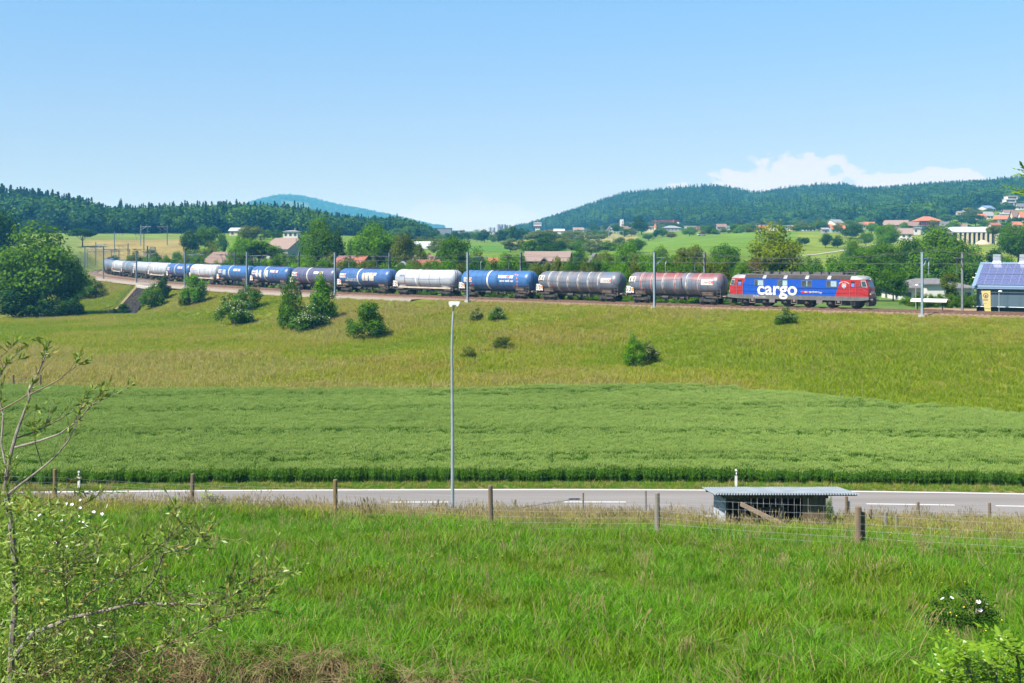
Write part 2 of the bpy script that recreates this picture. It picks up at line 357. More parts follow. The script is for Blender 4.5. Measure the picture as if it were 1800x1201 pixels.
# ------------------------------------------------------------------ road
def ribbon(mb, X0, X1, o0, o1, z, step=1.0):
    xs = np.arange(X0, X1+0.01, step); xs = np.append(xs, X1) if xs[-1] < X1-1e-3 else xs; yf = road_far(xs)
    vs = []; 
    for x, y in zip(xs, yf): vs += [(x, y+o0, z), (x, y+o1, z)]
    mb.add(vs, [(2*i, 2*i+2, 2*i+3, 2*i+1) for i in range(len(xs)-1)]); return mb
asph, n, l = newmat('asphalt')
out = n.new('ShaderNodeOutputMaterial'); b = n.new('ShaderNodeBsdfPrincipled'); l.new(b.outputs[0], out.inputs[0]); b.inputs['Roughness'].default_value = 0.85
gm = n.new('ShaderNodeNewGeometry'); mp = n.new('ShaderNodeMapping'); mp.inputs['Scale'].default_value = (0.05, 1.1, 1); l.new(gm.outputs['Position'], mp.inputs[0])
n1 = n.new('ShaderNodeTexNoise'); n1.inputs['Scale'].default_value = 1.0; n1.inputs['Detail'].default_value = 3; l.new(mp.outputs[0], n1.inputs['Vector'])
n2 = n.new('ShaderNodeTexNoise'); n2.inputs['Scale'].default_value = 14; n2.inputs['Detail'].default_value = 6; l.new(gm.outputs['Position'], n2.inputs['Vector'])
ad = n.new('ShaderNodeMath'); ad.operation = 'MULTIPLY_ADD'; ad.inputs[1].default_value = 0.4; l.new(n2.outputs['Fac'], ad.inputs[0]); l.new(n1.outputs['Fac'], ad.inputs[2])
rp = n.new('ShaderNodeValToRGB'); rp.color_ramp.elements[0].position = 0.5; rp.color_ramp.elements[1].position = 0.9
rp.color_ramp.elements[0].color = (0.132, 0.122, 0.116, 1); rp.color_ramp.elements[1].color = (0.172, 0.160, 0.152, 1); l.new(ad.outputs[0], rp.inputs[0]); l.new(rp.outputs[0], b.inputs['Base Color'])
tag(ribbon(MB(), -75, 75, -7.15, 0.18, 0.0).build('road', asph), kind='structure')
paint = mat('road_paint', (0.52, 0.52, 0.50), (0.44, 0.44, 0.42), 6, 0.6)
mk = obj('road_marking', None); tag(mk, kind='structure')
ribbon(MB(), -75, 75, -0.20, 0.02, 0.006).build('edge_line', paint, mk)
ribbon(MB(), -75, 75, -6.45, -6.27, 0.006).build('edge_line', paint, mk)
for a, b_ in ((-235, -135), (65, 165), (370, 465), (683, 788), (992, 1100), (1301, 1409), (1518, 1668), (1737, 1887), (1960, 2110)):
    ribbon(MB(), (a-900)/F*60.0, (b_-900)/F*60.0, -3.30, -3.12, 0.006, 0.5).build('centre_dash', paint, mk)
steel = mat('galvanised_steel', (0.34, 0.39, 0.43), (0.27, 0.32, 0.36), 3, 0.5, 0.35)
iron = mat('cast_iron', (0.05, 0.055, 0.07), (0.03, 0.035, 0.045), 8, 0.6, 0.5)
for px, py, lb in ((950, 891, 'dark iron drain cover in the road below the street lamp'), (1694, 917, 'dark iron drain cover at the road edge near the right fence')):
    p = Vector(((px-900)/F*57.6, road_far((px-900)/F*57.6)-6.1, 0)); t = thing('drain_cover', lb, 'drain cover', (p.x, p.y, 0.004), group='drain covers')
    fr = MB(); 
    for sx, sy, dx, dy in ((0, .27, 1.0, .06), (0, -.27, 1.0, .06), (.47, 0, .06, .5), (-.47, 0, .06, .5)): fr.box((sx, sy, 0.02), (dx, dy, 0.03))
    fr.build('frame', iron, t)
    gr = MB()
    for k in range(9): gr.box((-0.4+k*0.1, 0, 0.015), (0.05, 0.48, 0.02))
    gr.build('grating', iron, t)
# delineator posts
white = mat('white_plastic', (0.62, 0.62, 0.60), (0.54, 0.54, 0.52), 5, 0.5); black = mat('black_plastic', (0.012, 0.012, 0.013), rough=0.5)
for px, lb in ((145, 'white roadside marker post with black band, left of the lamp post'), (1293, 'white roadside marker post with black band, behind the low shed')):
    x = (px-900)/F*63.9; t = thing('delineator_post', lb, 'marker post', (x, road_far(x)+0.75, -0.03), group='roadside marker posts')
    m = MB(); m.prism([(-.06, 0), (.06, 0), (.055, .94), (0.02, 1.0), (-.055, .96)], -.05, .05); m.build('post', white, t)
    MB().box((0, 0, .78), (.13, .115, .22)).build('band', black, t)
    MB().box((0, -.06, .78), (.05, .012, .12)).build('reflector', mat('reflector', (0.75, 0.78, 0.8), rough=0.2), t)
# street lamp
x = (797-900)/F*57.0; t = thing('street_lamp', 'tall slim grey street lamp at the near edge of the road', 'street lamp', (x, road_far(x)-7.0, -0.02))
m = MB(); pts = [(0, 0, 0), (0, 0, 4), (-0.03, 0, 7.6)]; rd = [0.085, 0.075, 0.058]
for k in range(9):
    a = k/8*R(38); pts.append((-0.03+0.9*(1-math.cos(a))*0.45, 0.5*(1-math.cos(a)), 8.0+2.4*math.sin(a)/math.sin(R(38))*0.9-0.14*k/8)); rd.append(0.055-0.002*k)
m.path(pts, rd, 10); m.tube((0, 0, 0), (0, 0, 0.5), 0.11, n=12); m.build('pole', steel, t, smooth=True)
tp = pts[-1]; hd = MB()
hd.prism([(x*.5, z*.85) for x, z in [(-.52, .03), (-.40, -.14), (-.24, -.16), (-.16, -.04), (.16, -.04), (.26, -.14), (.36, -.12), (.52, .06), (.50, .13), (-.50, .13)]], -.16, .16)
lampw = mat('lamp_housing', (0.66, 0.68, 0.70), rough=0.4)
hd.build('lamp_head', lampw, t, (tp[0]+0.02, tp[1], tp[2]+0.10)); MB().box((0, 0, -.02), (.13, .2, .02)).build('lens', white, t, (tp[0]+0.02, tp[1], tp[2]+0.08))

# ------------------------------------------------------------------ railway
def sweep(prof, s0, s1, step, lift=0.0):
    """cross-section [(d, z below rail)] swept along the line"""
    ss = np.arange(s0, s1+0.1, step); vs = []
    for s in ss:
        p, h = track_pt(s); q, _ = track_pt(s, 1.0); nd = (q-p); nd.z = 0
        vs += [(p.x+nd.x*d, p.y+nd.y*d, p.z+z+lift) for d, z in prof]
    k = len(prof); return MB().add(vs, [(i*k+j, i*k+j+1, i*k+k+j+1, i*k+k+j) for i in range(len(ss)-1) for j in range(k-1)])
ballast, n, l = newmat('ballast')
out = n.new('ShaderNodeOutputMaterial'); b = n.new('ShaderNodeBsdfPrincipled'); l.new(b.outputs[0], out.inputs[0]); b.inputs['Roughness'].default_value = 0.95
gm = n.new('ShaderNodeNewGeometry'); vo = n.new('ShaderNodeTexVoronoi'); vo.inputs['Scale'].default_value = 9; l.new(gm.outputs['Position'], vo.inputs['Vector'])
rp = n.new('ShaderNodeValToRGB'); rp.color_ramp.elements[0].color = (0.085, 0.048, 0.029, 1); rp.color_ramp.elements[1].color = (0.24, 0.155, 0.10, 1)
sp = n.new('ShaderNodeSeparateColor'); l.new(vo.outputs['Color'], sp.inputs[0]); l.new(sp.outputs[0], rp.inputs[0]); l.new(rp.outputs[0], b.inputs['Base Color'])
bp = n.new('ShaderNodeBump'); bp.inputs['Strength'].default_value = 0.9; bp.inputs['Distance'].default_value = 0.05; l.new(vo.outputs['Distance'], bp.inputs['Height']); l.new(bp.outputs[0], b.inputs['Normal'])
tag(sweep([(-3.0, -.42), (-2.0, -.17), (2.0, -.17), (2.4, -.21), (5.6, -.17), (6.5, -.43)], -240, 345, 3).build('track_ballast', ballast), kind='structure')
gravel = mat('path_gravel', (0.15, 0.125, 0.10), (0.23, 0.20, 0.165), 6, 0.95, detail=8, coords='Object')
tag(sweep([(6.3, -.34), (8.4, -.36), (9.0, -.75)], 70, 300, 3).build('service_path', gravel), kind='structure')
rust = mat('rail_rust', (0.16, 0.085, 0.05), (0.10, 0.06, 0.04), 3, 0.7); railtop = mat('rail_head', (0.42, 0.38, 0.35), rough=0.35, metal=0.7)
concrete = mat('sleeper_concrete', (0.30, 0.25, 0.20), (0.22, 0.17, 0.13), 3, 0.9)
for d0, lb in ((0.0, 'railway track carrying the train'), (4.0, 'empty railway track nearest the camera')):
    t = obj('railway_track', None); tag(t, kind='structure')
    for g in (-.75, .75):
        r_ = sweep([(d0+g-.07, -.17), (d0+g-.02, -.14), (d0+g-.035, -.04), (d0+g-.035, 0), (d0+g+.035, 0), (d0+g+.035, -.04), (d0+g+.02, -.14), (d0+g+.07, -.17)], -230, 345, 2).build('rail', rust, t)
        sweep([(d0+g-.034, .003), (d0+g+.034, .003)], -230, 345, 2).build('rail_head', railtop, r_)
    m = MB()
    for s in np.arange(-60, 300, 0.62):
        p, h = track_pt(s, d0); m.box((p.x, p.y, p.z-0.20), (0.26, 2.5, 0.14), rz=h)
    o = m.build('sleepers', concrete, t); o['kind'] = 'stuff'

# catenary masts
mastm = mat('mast_grey', (0.23, 0.31, 0.37), (0.18, 0.24, 0.29), 1.5, 0.55, 0.2); mastdark = mat('mast_old_grey', (0.15, 0.165, 0.18), (0.10, 0.11, 0.12), 1.2, 0.7)
insul = mat('insulator_brown', (0.12, 0.035, 0.02), rough=0.3)
conc2 = mat('footing_concrete', (0.38, 0.36, 0.33), (0.30, 0.28, 0.26), 2, 0.9)
def px_s(px, d, lo=-80, hi=300):
    best = min(np.arange(lo, hi, 0.5), key=lambda s: abs(900+F*track_pt(s, d)[0].x/track_pt(s, d)[0].y-px)); return float(best)
def mast_meshes(m_):
    col = MB(); col.box((0, .13, 4.45), (.24, .03, 9.1)); col.box((0, -.13, 4.45), (.24, .03, 9.1)); col.box((0, 0, 4.45), (.03, .228, 9.1)); col.box((0, 0, 9.03), (.30, .34, .10))
    for z in (1.3, 4.5, 7.2): col.box((0, 0, z), (.235, .229, .08))
    arm = MB(); arm.tube((0, .14, 8.15), (0, 4.1, 8.25), .075); arm.tube((0, .14, 6.85), (0, 2.3, 8.18), .06); arm.tube((0, 3.3, 8.2), (0, 2.75, 7.1), .05); arm.tube((0, 2.75, 7.1), (0, 2.8, 5.95), .04); arm.tube((0, 2.7, 5.9), (0, 3.7, 6.0), .035)
    ins = MB()
    for k in range(5): ins.tube((0, 2.75+k*.09, 8.21), (0, 2.80+k*.09, 8.21), .13)
    return col.mesh('column', m_), arm.mesh('bracket_arm', m_), ins.mesh('insulator', insul), MB().box((0, 0, -.25), (.7, .7, .9)).mesh('footing', conc2)
MM = {0: mast_meshes(mastm), 1: mast_meshes(mastdark)}
def mast(s, d, lb, side, kind=0):
    p, h = track_pt(s, d); zb = p.z-0.42
    if d > 7.5 or d < -3 or s > 315: zb = gz(p.x, p.y)-0.0
    t = thing('catenary_mast', lb, 'catenary mast', (p.x, p.y, zb), h if side < 0 else h+math.pi, 'catenary masts')
    hs = (p.z+6.81-0.05+0.15-zb)/9.08 if s < 200 else 0.93
    for k, me in enumerate(MM[kind]): o = obj(me.name, me, t); o.scale = (1, 1, hs if k < 3 else 1)
    return p
near_px = [(1624, 'pale steel catenary mast standing just right of the locomotive, near side of the track'), (1153, 'pale catenary mast in front of the weathered tank wagon behind the locomotive'),
  (824, 'pale catenary mast in front of the left end of the bright blue tank wagon'), (590, 'catenary mast in front of the gap beside the graffiti blue wagon'),
  (434, 'near catenary mast above the flowering shrub thicket on the embankment'), (325.5, 'near catenary mast behind the leafy shrub with a white elder beside it'),
  (240, 'near catenary mast standing at the end of the bridge railing'), (182, 'near catenary mast at the tightest part of the curve, before the last blue wagon')]
WIREA, WIREB = [], []
for px, lb in near_px:
    s = px_s(px, 7.3); mast(s, 7.3, lb, 1); WIREA.append(s)
for px, lb in ((1690, 'dark older catenary mast left of the blue-grey solar building, far side of the track'), (1237, 'far side catenary mast rising behind the wagon next to the locomotive'), (915, 'far side catenary mast rising behind the bright blue wagon'),
    (684, 'far side catenary mast rising behind the graffiti blue wagon'), (526, 'far side catenary mast rising behind the violet-grey wagon'), (413.5, 'far side catenary mast beside the dark timber chalet'), (259, 'far side catenary mast behind the pale wagons on the curve')):
    s = px_s(px, -3.4); mast(s, -3.4, lb, -1, 1)
for k, (s, d, lb) in enumerate(((300, 7.3, 'leftmost near catenary mast at the bend by the big tree'), (330, -3.4, 'thin far catenary mast at the bend, in front of the tan meadow'), (330, 7.3, 'catenary mast just left of the last blue wagon'),
    (362, -3.4, 'distant catenary mast above the pale wagons, left of the dark bush'), (362, 7.3, 'distant catenary mast right above the last blue wagon'), (396, -3.4, 'distant catenary mast beside the dark bush behind the curve'), (396, 7.3, 'distant catenary mast left of the dark bush behind the curve'))): mast(s, d, lb, 1 if d > 0 else -1, k % 2)
# portal across the yard tracks beyond the bend
def portal(pxa, pxb, D, ytop, lb):
    a = at(pxa, ytop, D); b_ = at(pxb, ytop, D+6); t = thing('gantry', lb, 'gantry', (a.x, a.y, gz(a.x, a.y)), group='railway gantries')
    m = MB()
    for q in (a, b_): q0 = Vector((q.x, q.y, gz(q.x, q.y)-.3)); MB().tube(q0-t.location, Vector((q.x, q.y, a.z))-t.location, .16).build('post', mastdark, t)
    e = Vector((b_.x, b_.y, a.z)); o_ = t.location
    for dz in (0, -.7): m.tube(a-o_+Vector((0, 0, dz)), e-o_+Vector((0, 0, dz)), .07)
    for k in range(13): m.tube(a.lerp(e, k/12)-o_+Vector((0, 0, -.7*(k % 2))), a.lerp(e, min(1, (k+1)/12))-o_+Vector((0, 0, -.7*((k+1) % 2))), .04, n=5)
    m.build('truss', mastdark, t)
portal(153, 209, 395, 439, 'wide lattice gantry over the tracks beyond the bend, above the blue wagon')
portal(196, 228, 430, 438, 'lattice gantry beyond the bend, behind the first gantry')
portal(264, 273, 420, 434, 'narrow gantry in front of the tan meadow')
wirem = mat('overhead_wire', (0.10, 0.09, 0.085), rough=0.5, metal=0.5)
for d, lb in ((0.0, 'overhead wire above the train'), (4.0, 'overhead wire above the empty near track')):
    t = thing('overhead_line', lb, 'overhead wire', tuple(track_pt(0, d)[0]), group='overhead wires'); o_ = t.location
    ms = sorted([-110, -70, -38]+WIREA+[300, 330])
    m1, m2, m3 = MB(), MB(), MB()
    for s0, s1 in zip(ms[:-1], ms[1:]):
        P = []; Q = []
        for k in range(9):
            u = k/8; p, _ = track_pt(s0+(s1-s0)*u, d); P.append(Vector((p.x, p.y, p.z+7.2-1.1*4*u*(1-u)))-o_); Q.append(Vector((p.x, p.y, p.z+5.55))-o_)
        m1.path(P, .017, 4); m2.path(Q, .017, 4)
        for k in range(1, 8): m3.tube(P[k], Q[k], .009, n=3)
    m1.build('messenger_wire', wirem, t); m2.build('contact_wire', wirem, t); m3.build('droppers', wirem, t)['kind'] = 'stuff'

# ------------------------------------------------------------------ rolling stock
soot = mat('bogie_black', (0.022, 0.021, 0.021), (0.055, 0.048, 0.042), 5, 0.75); wheelm = mat('wheel_steel', (0.03, 0.028, 0.027), (0.06, 0.05, 0.042), 6, 0.6, 0.3)
tyre = mat('wheel_tread', (0.35, 0.35, 0.36), rough=0.3, metal=0.8); buffm = mat('buffer_steel', (0.10, 0.10, 0.105), (0.16, 0.14, 0.13), 5, 0.5, 0.4)
def wheel_mesh(r):
    m = MB(); m.lathe([(-.07, .10), (-.07, .16), (-.03, .20), (-.03, r*.80), (-.07, r*.82), (-.07, r), (.05, r), (.07, r+.028), (.09, r+.028), (.09, r*.82), (.05, r*.80), (.05, .2), (.09, .15), (.09, .08)], 20)
    m.v = [(y, x, z) for x, y, z in m.v]; return m.mesh('wheel', wheelm, True)
WH = wheel_mesh(0.46); WHL = wheel_mesh(0.62)
_bf = MB()
for sy in (-1, 1):
    _bf.prism([(-1.25, .62), (-1.15, .48), (-.62, .48), (-.45, .34), (.45, .34), (.62, .48), (1.15, .48), (1.25, .62), (1.1, .78), (.5, .70), (-.5, .70), (-1.1, .78)], sy*1.02-.06, sy*1.02+.06)
    for sx in (-.9, .9):
        _bf.box((sx, sy*1.10, .48), (.34, .16, .30)); _bf.tube((sx, sy*1.10, .48), (sx, sy*1.24, .48), .13, n=10)
        for q in (-.26, .26): _bf.tube((sx+q, sy*1.10, .36), (sx+q, sy*1.10, .66), .075, n=8)
_bf.box((0, 0, .66), (.5, 2.0, .20)); _bf.box((0, 0, .86), (.9, .5, .24))
for sx in (-.9, .9): _bf.tube((sx, -.8, .46), (sx, .8, .46), .08, n=8)
for sx in (-.36, .36):
    for sy in (-1, 1): _bf.box((sx, sy*.75, .45), (.09, .25, .42))
BOGIE = _bf.mesh('bogie', soot)
def bogie(par, x):
    b_ = obj('bogie', BOGIE, par, (x, 0, 0))
    for sx in (-.9, .9):
        for sy in (-1, 1): obj('wheel', WH, b_, (sx, sy*.76, .46), 0 if sy < 0 else math.pi)
    return b_
def tankpaint(name, c, c2, grime=(0.05, 0.04, 0.035), gam=0.45, red=None, streak=0.5):
    """weathered enamel: stained in vertical streaks and blotches, older coat showing at the top"""
    m, n, l = newmat(name); out = n.new('ShaderNodeOutputMaterial'); b = n.new('ShaderNodeBsdfPrincipled'); l.new(b.outputs[0], out.inputs[0]); b.inputs['Roughness'].default_value = 0.42; b.inputs['Specular IOR Level'].default_value = 0.45
    tcn = n.new('ShaderNodeTexCoord'); oi = n.new('ShaderNodeObjectInfo')
    ad = n.new('ShaderNodeVectorMath'); ad.operation = 'ADD'; l.new(tcn.outputs['Object'], ad.inputs[0])
    cx = n.new('ShaderNodeCombineXYZ'); ml = n.new('ShaderNodeMath'); ml.operation = 'MULTIPLY'; ml.inputs[1].default_value = 37; l.new(oi.outputs['Random'], ml.inputs[0]); l.new(ml.outputs[0], cx.inputs[0]); l.new(cx.outputs[0], ad.inputs[1])
    def nz_(scale, st, lo, hi, det=5):
        mp = n.new('ShaderNodeMapping'); mp.inputs['Scale'].default_value = st; l.new(ad.outputs[0], mp.inputs[0])
        t = n.new('ShaderNodeTexNoise'); t.inputs['Scale'].default_value = scale; t.inputs['Detail'].default_value = det; l.new(mp.outputs[0], t.inputs['Vector'])
        r = n.new('ShaderNodeMapRange'); r.inputs['From Min'].default_value = lo; r.inputs['From Max'].default_value = hi; l.new(t.outputs['Fac'], r.inputs['Value']); return r.outputs[0]
    def mixc(a, f, c, k=1.0):
        x = n.new('ShaderNodeMix'); x.data_type = 'RGBA'; x.inputs['B'].default_value = (*c, 1)
        if k != 1.0:
            q = n.new('ShaderNodeMath'); q.operation = 'MULTIPLY'; q.inputs[1].default_value = k; l.new(f, q.inputs[0]); f = q.outputs[0]
        l.new(f, x.inputs['Factor'])
        if isinstance(a, tuple): x.inputs['A'].default_value = (*a, 1)
        else: l.new(a, x.inputs['A'])
        return x.outputs['Result']
    col = mixc(c, nz_(0.8, (1, 1, 1), 0.35, 0.7), c2)
    if red:
        sz = n.new('ShaderNodeSeparateXYZ'); l.new(tcn.outputs['Object'], sz.inputs[0])
        mr = n.new('ShaderNodeMapRange'); mr.inputs['From Min'].default_value = 0.25; mr.inputs['From Max'].default_value = 1.0; l.new(sz.outputs[2], mr.inputs['Value'])
        q = n.new('ShaderNodeMath'); q.operation = 'MULTIPLY'; l.new(mr.outputs[0], q.inputs[0]); l.new(nz_(0.35, (1, .3, .3), 0.38, 0.56, 3), q.inputs[1]); col = mixc(col, q.outputs[0], red, 0.9)
    col = mixc(col, nz_(1.6, (3.2, .25, .25), 0.52, 0.75), grime, streak); col = mixc(col, nz_(6, (1, 1, 1), 0.56, 0.75), grime, gam)
    l.new(col, b.inputs['Base Color']); return m
TP = {'old': tankpaint('tank_old_grey_red', (0.085, 0.120, 0.175), (0.14, 0.155, 0.18), (0.085, 0.055, 0.04), 0.55, (0.20, 0.055, 0.055), 0.65),
      'old2': tankpaint('tank_old_grey', (0.085, 0.120, 0.175), (0.135, 0.132, 0.14), (0.10, 0.062, 0.042), 0.5, None, 0.7),
      'blue': tankpaint('tank_blue', (0.030, 0.105, 0.27), (0.042, 0.12, 0.29), (0.03, 0.045, 0.075), 0.4, None, 0.5),
      'blue2': tankpaint('tank_blue_faded', (0.032, 0.090, 0.25), (0.06, 0.125, 0.28), (0.035, 0.04, 0.06), 0.45, None, 0.6),
      'violet': tankpaint('tank_violet_grey', (0.075, 0.085, 0.155), (0.095, 0.10, 0.165), (0.04, 0.04, 0.05), 0.4, None, 0.5),
      'white': tankpaint('tank_pale_grey', (0.31, 0.35, 0.41), (0.36, 0.39, 0.44), (0.17, 0.15, 0.14), 0.4, None, 0.5),
      'pale': tankpaint('tank_dull_grey', (0.27, 0.31, 0.37), (0.32, 0.35, 0.40), (0.16, 0.15, 0.15), 0.35, None, 0.45),
      'steel': tankpaint('tank_steel_blue', (0.115, 0.155, 0.215), (0.155, 0.19, 0.245), (0.08, 0.07, 0.07), 0.4, None, 0.5)}
line = mat('hoop_dark', (0.03, 0.032, 0.04), rough=0.6); hoopr = mat('hoop_rust', (0.20, 0.15, 0.12), (0.42, 0.42, 0.43), 2.5, 0.6); bandw = mat('band_cream', (0.60, 0.58, 0.53), (0.50, 0.48, 0.44), 3, 0.5)
rustred = mat('hoop_red', (0.34, 0.07, 0.06), (0.30, 0.26, 0.25), 1.2, 0.6)
lw = mat('letter_white', (0.62, 0.61, 0.59), rough=0.5); lo_ = mat('letter_orange', (0.72, 0.19, 0.03), rough=0.5); lr = mat('letter_red', (0.62, 0.03, 0.03), rough=0.5); lk = mat('letter_dark', (0.06, 0.05, 0.06), rough=0.5)
platem = mat('data_plate', (0.60, 0.60, 0.58), (0.05, 0.05, 0.05), 7.0, 0.6, lo=0.5, hi=0.56, detail=2); signw = mat('sign_white', (0.52, 0.51, 0.49), (0.44, 0.43, 0.41), 3, 0.5); orangep = mat('plate_orange', (0.75, 0.25, 0.02), rough=0.5)
tanrust = mat('saddle_buff', (0.16, 0.12, 0.09), (0.07, 0.055, 0.045), 2.5, 0.8); frame_m = mat('underframe_grime', (0.035, 0.032, 0.030), (0.085, 0.062, 0.045), 3, 0.8)
RT, ZT = 1.50, 2.63
def tank_shell():
    pr = [(-7.38, .04), (-7.36, .45), (-7.27, .85), (-7.08, 1.18), (-6.84, 1.38), (-6.55, 1.485), (-6.25, RT)]
    return MB().lathe(pr+[(x, RT) for x in (-3, 0, 3)]+[(-a, r) for a, r in reversed(pr)], 40)
SHELL = tank_shell()
def hoop(x, w, dr, m_): return MB().lathe([(x-w/2, RT-.02), (x-w/2, RT+dr), (x+w/2, RT+dr), (x+w/2, RT-.02)], 40).mesh('hoop', m_, False)
HM = {}
def wrap(me, x, zc, r=RT+.012, size=1.0):
    """lay flat lettering (x, y) onto the camera side of the tank, zc = arc height above the axis"""
    for v in me.vertices:
        a = (v.co.y+zc)/r; v.co = Vector((v.co.x+x, -r*math.cos(a), r*math.sin(a)))
    return me
def patch(x0, x1, a0, a1, m_, name='panel', r=RT+.008, rnd=0.0):
    vs = []; k = 6
    for i in range(k+1):
        a = (a0+(a1-a0)*i/k)/r; q = rnd*(abs(i/k*2-1)**3)
        vs += [(x0+q, -r*math.cos(a), r*math.sin(a)), (x1-q, -r*math.cos(a), r*math.sin(a))]
    return MB().add(vs, [(2*i, 2*i+1, 2*i+3, 2*i+2) for i in range(k)]).mesh(name, m_)
def star(x, a, r_, m_):
    me = bpy.data.meshes.new('star'); vs = []; 
    for k in range(10): q = r_*(1 if k % 2 == 0 else .45); vs.append((math.sin(k*math.pi/5)*q, math.cos(k*math.pi/5)*q, 0))
    me.from_pydata(vs+[(0, 0, 0)], [], [(10, (k+1) % 10, k) for k in range(10)]); me.materials.append(m_); return wrap(me, x, a)
# underframe shared by all wagons
_u = MB()
for sy in (-1, 1): _u.box((0, sy*.42, 1.0), (15.0, .12, .26)); 
_u.box((0, 0, 1.02), (14.9, .7, .14))
for sx in (-1, 1):
    _u.box((sx*7.30, 0, 1.04), (.18, 2.75, .42)); _u.box((sx*6.2, 1.15, .96), (2.4, .12, .22)); _u.box((sx*6.2, -1.15, .96), (2.4, .12, .22)); _u.box((sx*6.7, 0, .93), (.14, 2.6, .2)); _u.box((sx*6.95, 0, 1.20), (.62, 2.7, .05))
UNDER = _u.mesh('underframe', frame_m)
_a = MB(); _a.tube((-1.9, -.75, .78), (-.9, -.75, .78), .23, n=14); _a.tube((.9, -.7, .70), (1.5, -.7, .70), .17, n=12); _a.box((2.0, -.8, .78), (.42, .3, .36)); _a.tube((0, -.95, .55), (0, .0, .9), .08, n=8); _a.box((.35, -.7, .62), (.3, .5, .3)); _a.tube((-3.4, -.6, .85), (3.4, -.6, .85), .03, n=6)
AIR = _a.mesh('brake_gear', soot)
SADD = []
for sx in (-1, 1):
    _s = MB(); x0 = sx*5.25; _s.box((x0, 0, 1.2), (1.7, 2.1, .12))
    for sy in (-1, 1): _s.add([(x0-1.6, sy*.45, 1.30), (x0+1.6, sy*.45, 1.30), (x0+.7, sy*1.10, 1.24), (x0-.7, sy*1.10, 1.24), (x0-1.7, sy*.90, 1.46), (x0+1.7, sy*.90, 1.46), (x0+.9, sy*1.15, 1.62), (x0-.9, sy*1.15, 1.62)], [(0, 1, 2, 3), (4, 7, 6, 5), (3, 2, 6, 7), (0, 3, 7, 4), (1, 5, 6, 2)])
    SADD.append((_s.mesh('saddle', tanrust), _s.mesh('saddle', mat('saddle_white', (0.34, 0.33, 0.31), (0.22, 0.21, 0.20), 2, 0.7))))
_w = MB(); _w.box((0, 0, ZT+RT+.10), (7.4, .62, .035)); 
for k in range(9): _w.box((-3.6+k*.9, 0, ZT+RT+.05), (.06, .5, .10))
_w.tube((0, 0, ZT+RT), (0, 0, ZT+RT+.18), .36, n=16)
WALK = _w.mesh('roof_walkway', frame_m)
_l = MB()
for sy in (-.22, .22): _l.path([(7.42, sy-.7, 1.2), (7.46, sy-.7, 3.9), (7.0, sy-.7, ZT+RT+.12)], .03, 6)
for k in range(10): _l.tube((7.44, -.92, 1.4+k*.27), (7.44, -.48, 1.4+k*.27), .022, n=5)
LADDER = _l.mesh('ladder', mat('ladder_black', (0.025, 0.027, 0.03), rough=0.6))
_h = _h  # heading table stays
HANDR = []
for sx in (-1, 1):
    _hr = MB(); _hr.path([(sx*7.3, -1.33, 1.2), (sx*7.3, -1.33, 2.05), (sx*6.75, -1.33, 2.05), (sx*6.75, -1.33, 1.2)], .025, 5); _hr.tube((sx*7.3, -1.33, 1.65), (sx*6.75, -1.33, 1.65), .02, n=5)
    HANDR.append(_hr.mesh('handrail', mat('handrail_grey', (0.12, 0.12, 0.13), rough=0.6)))
BUFF = {}
def buffer_mesh(d): 
    m = MB(); m.tube((0, 0, 0), (d*.36, 0, 0), .125, n=12); m.tube((d*.3, 0, 0), (d*.52, 0, 0), .085, n=12); m.tube((d*.50, 0, 0), (d*.55, 0, 0), .235, n=18); return m.mesh('buffer', buffm)
BUFF = {1: buffer_mesh(1), -1: buffer_mesh(-1)}
def place(name, label, s_front, L, cat, group):
    a, _ = track_pt(s_front+1.2); b_, _ = track_pt(s_front+L-1.2); c = (a+b_)/2; f = (a-b_)
    t = thing(name, label, cat, c, math.atan2(f.y, f.x), group); t.rotation_euler[1] = -math.atan2(f.z, math.hypot(f.x, f.y)); return t
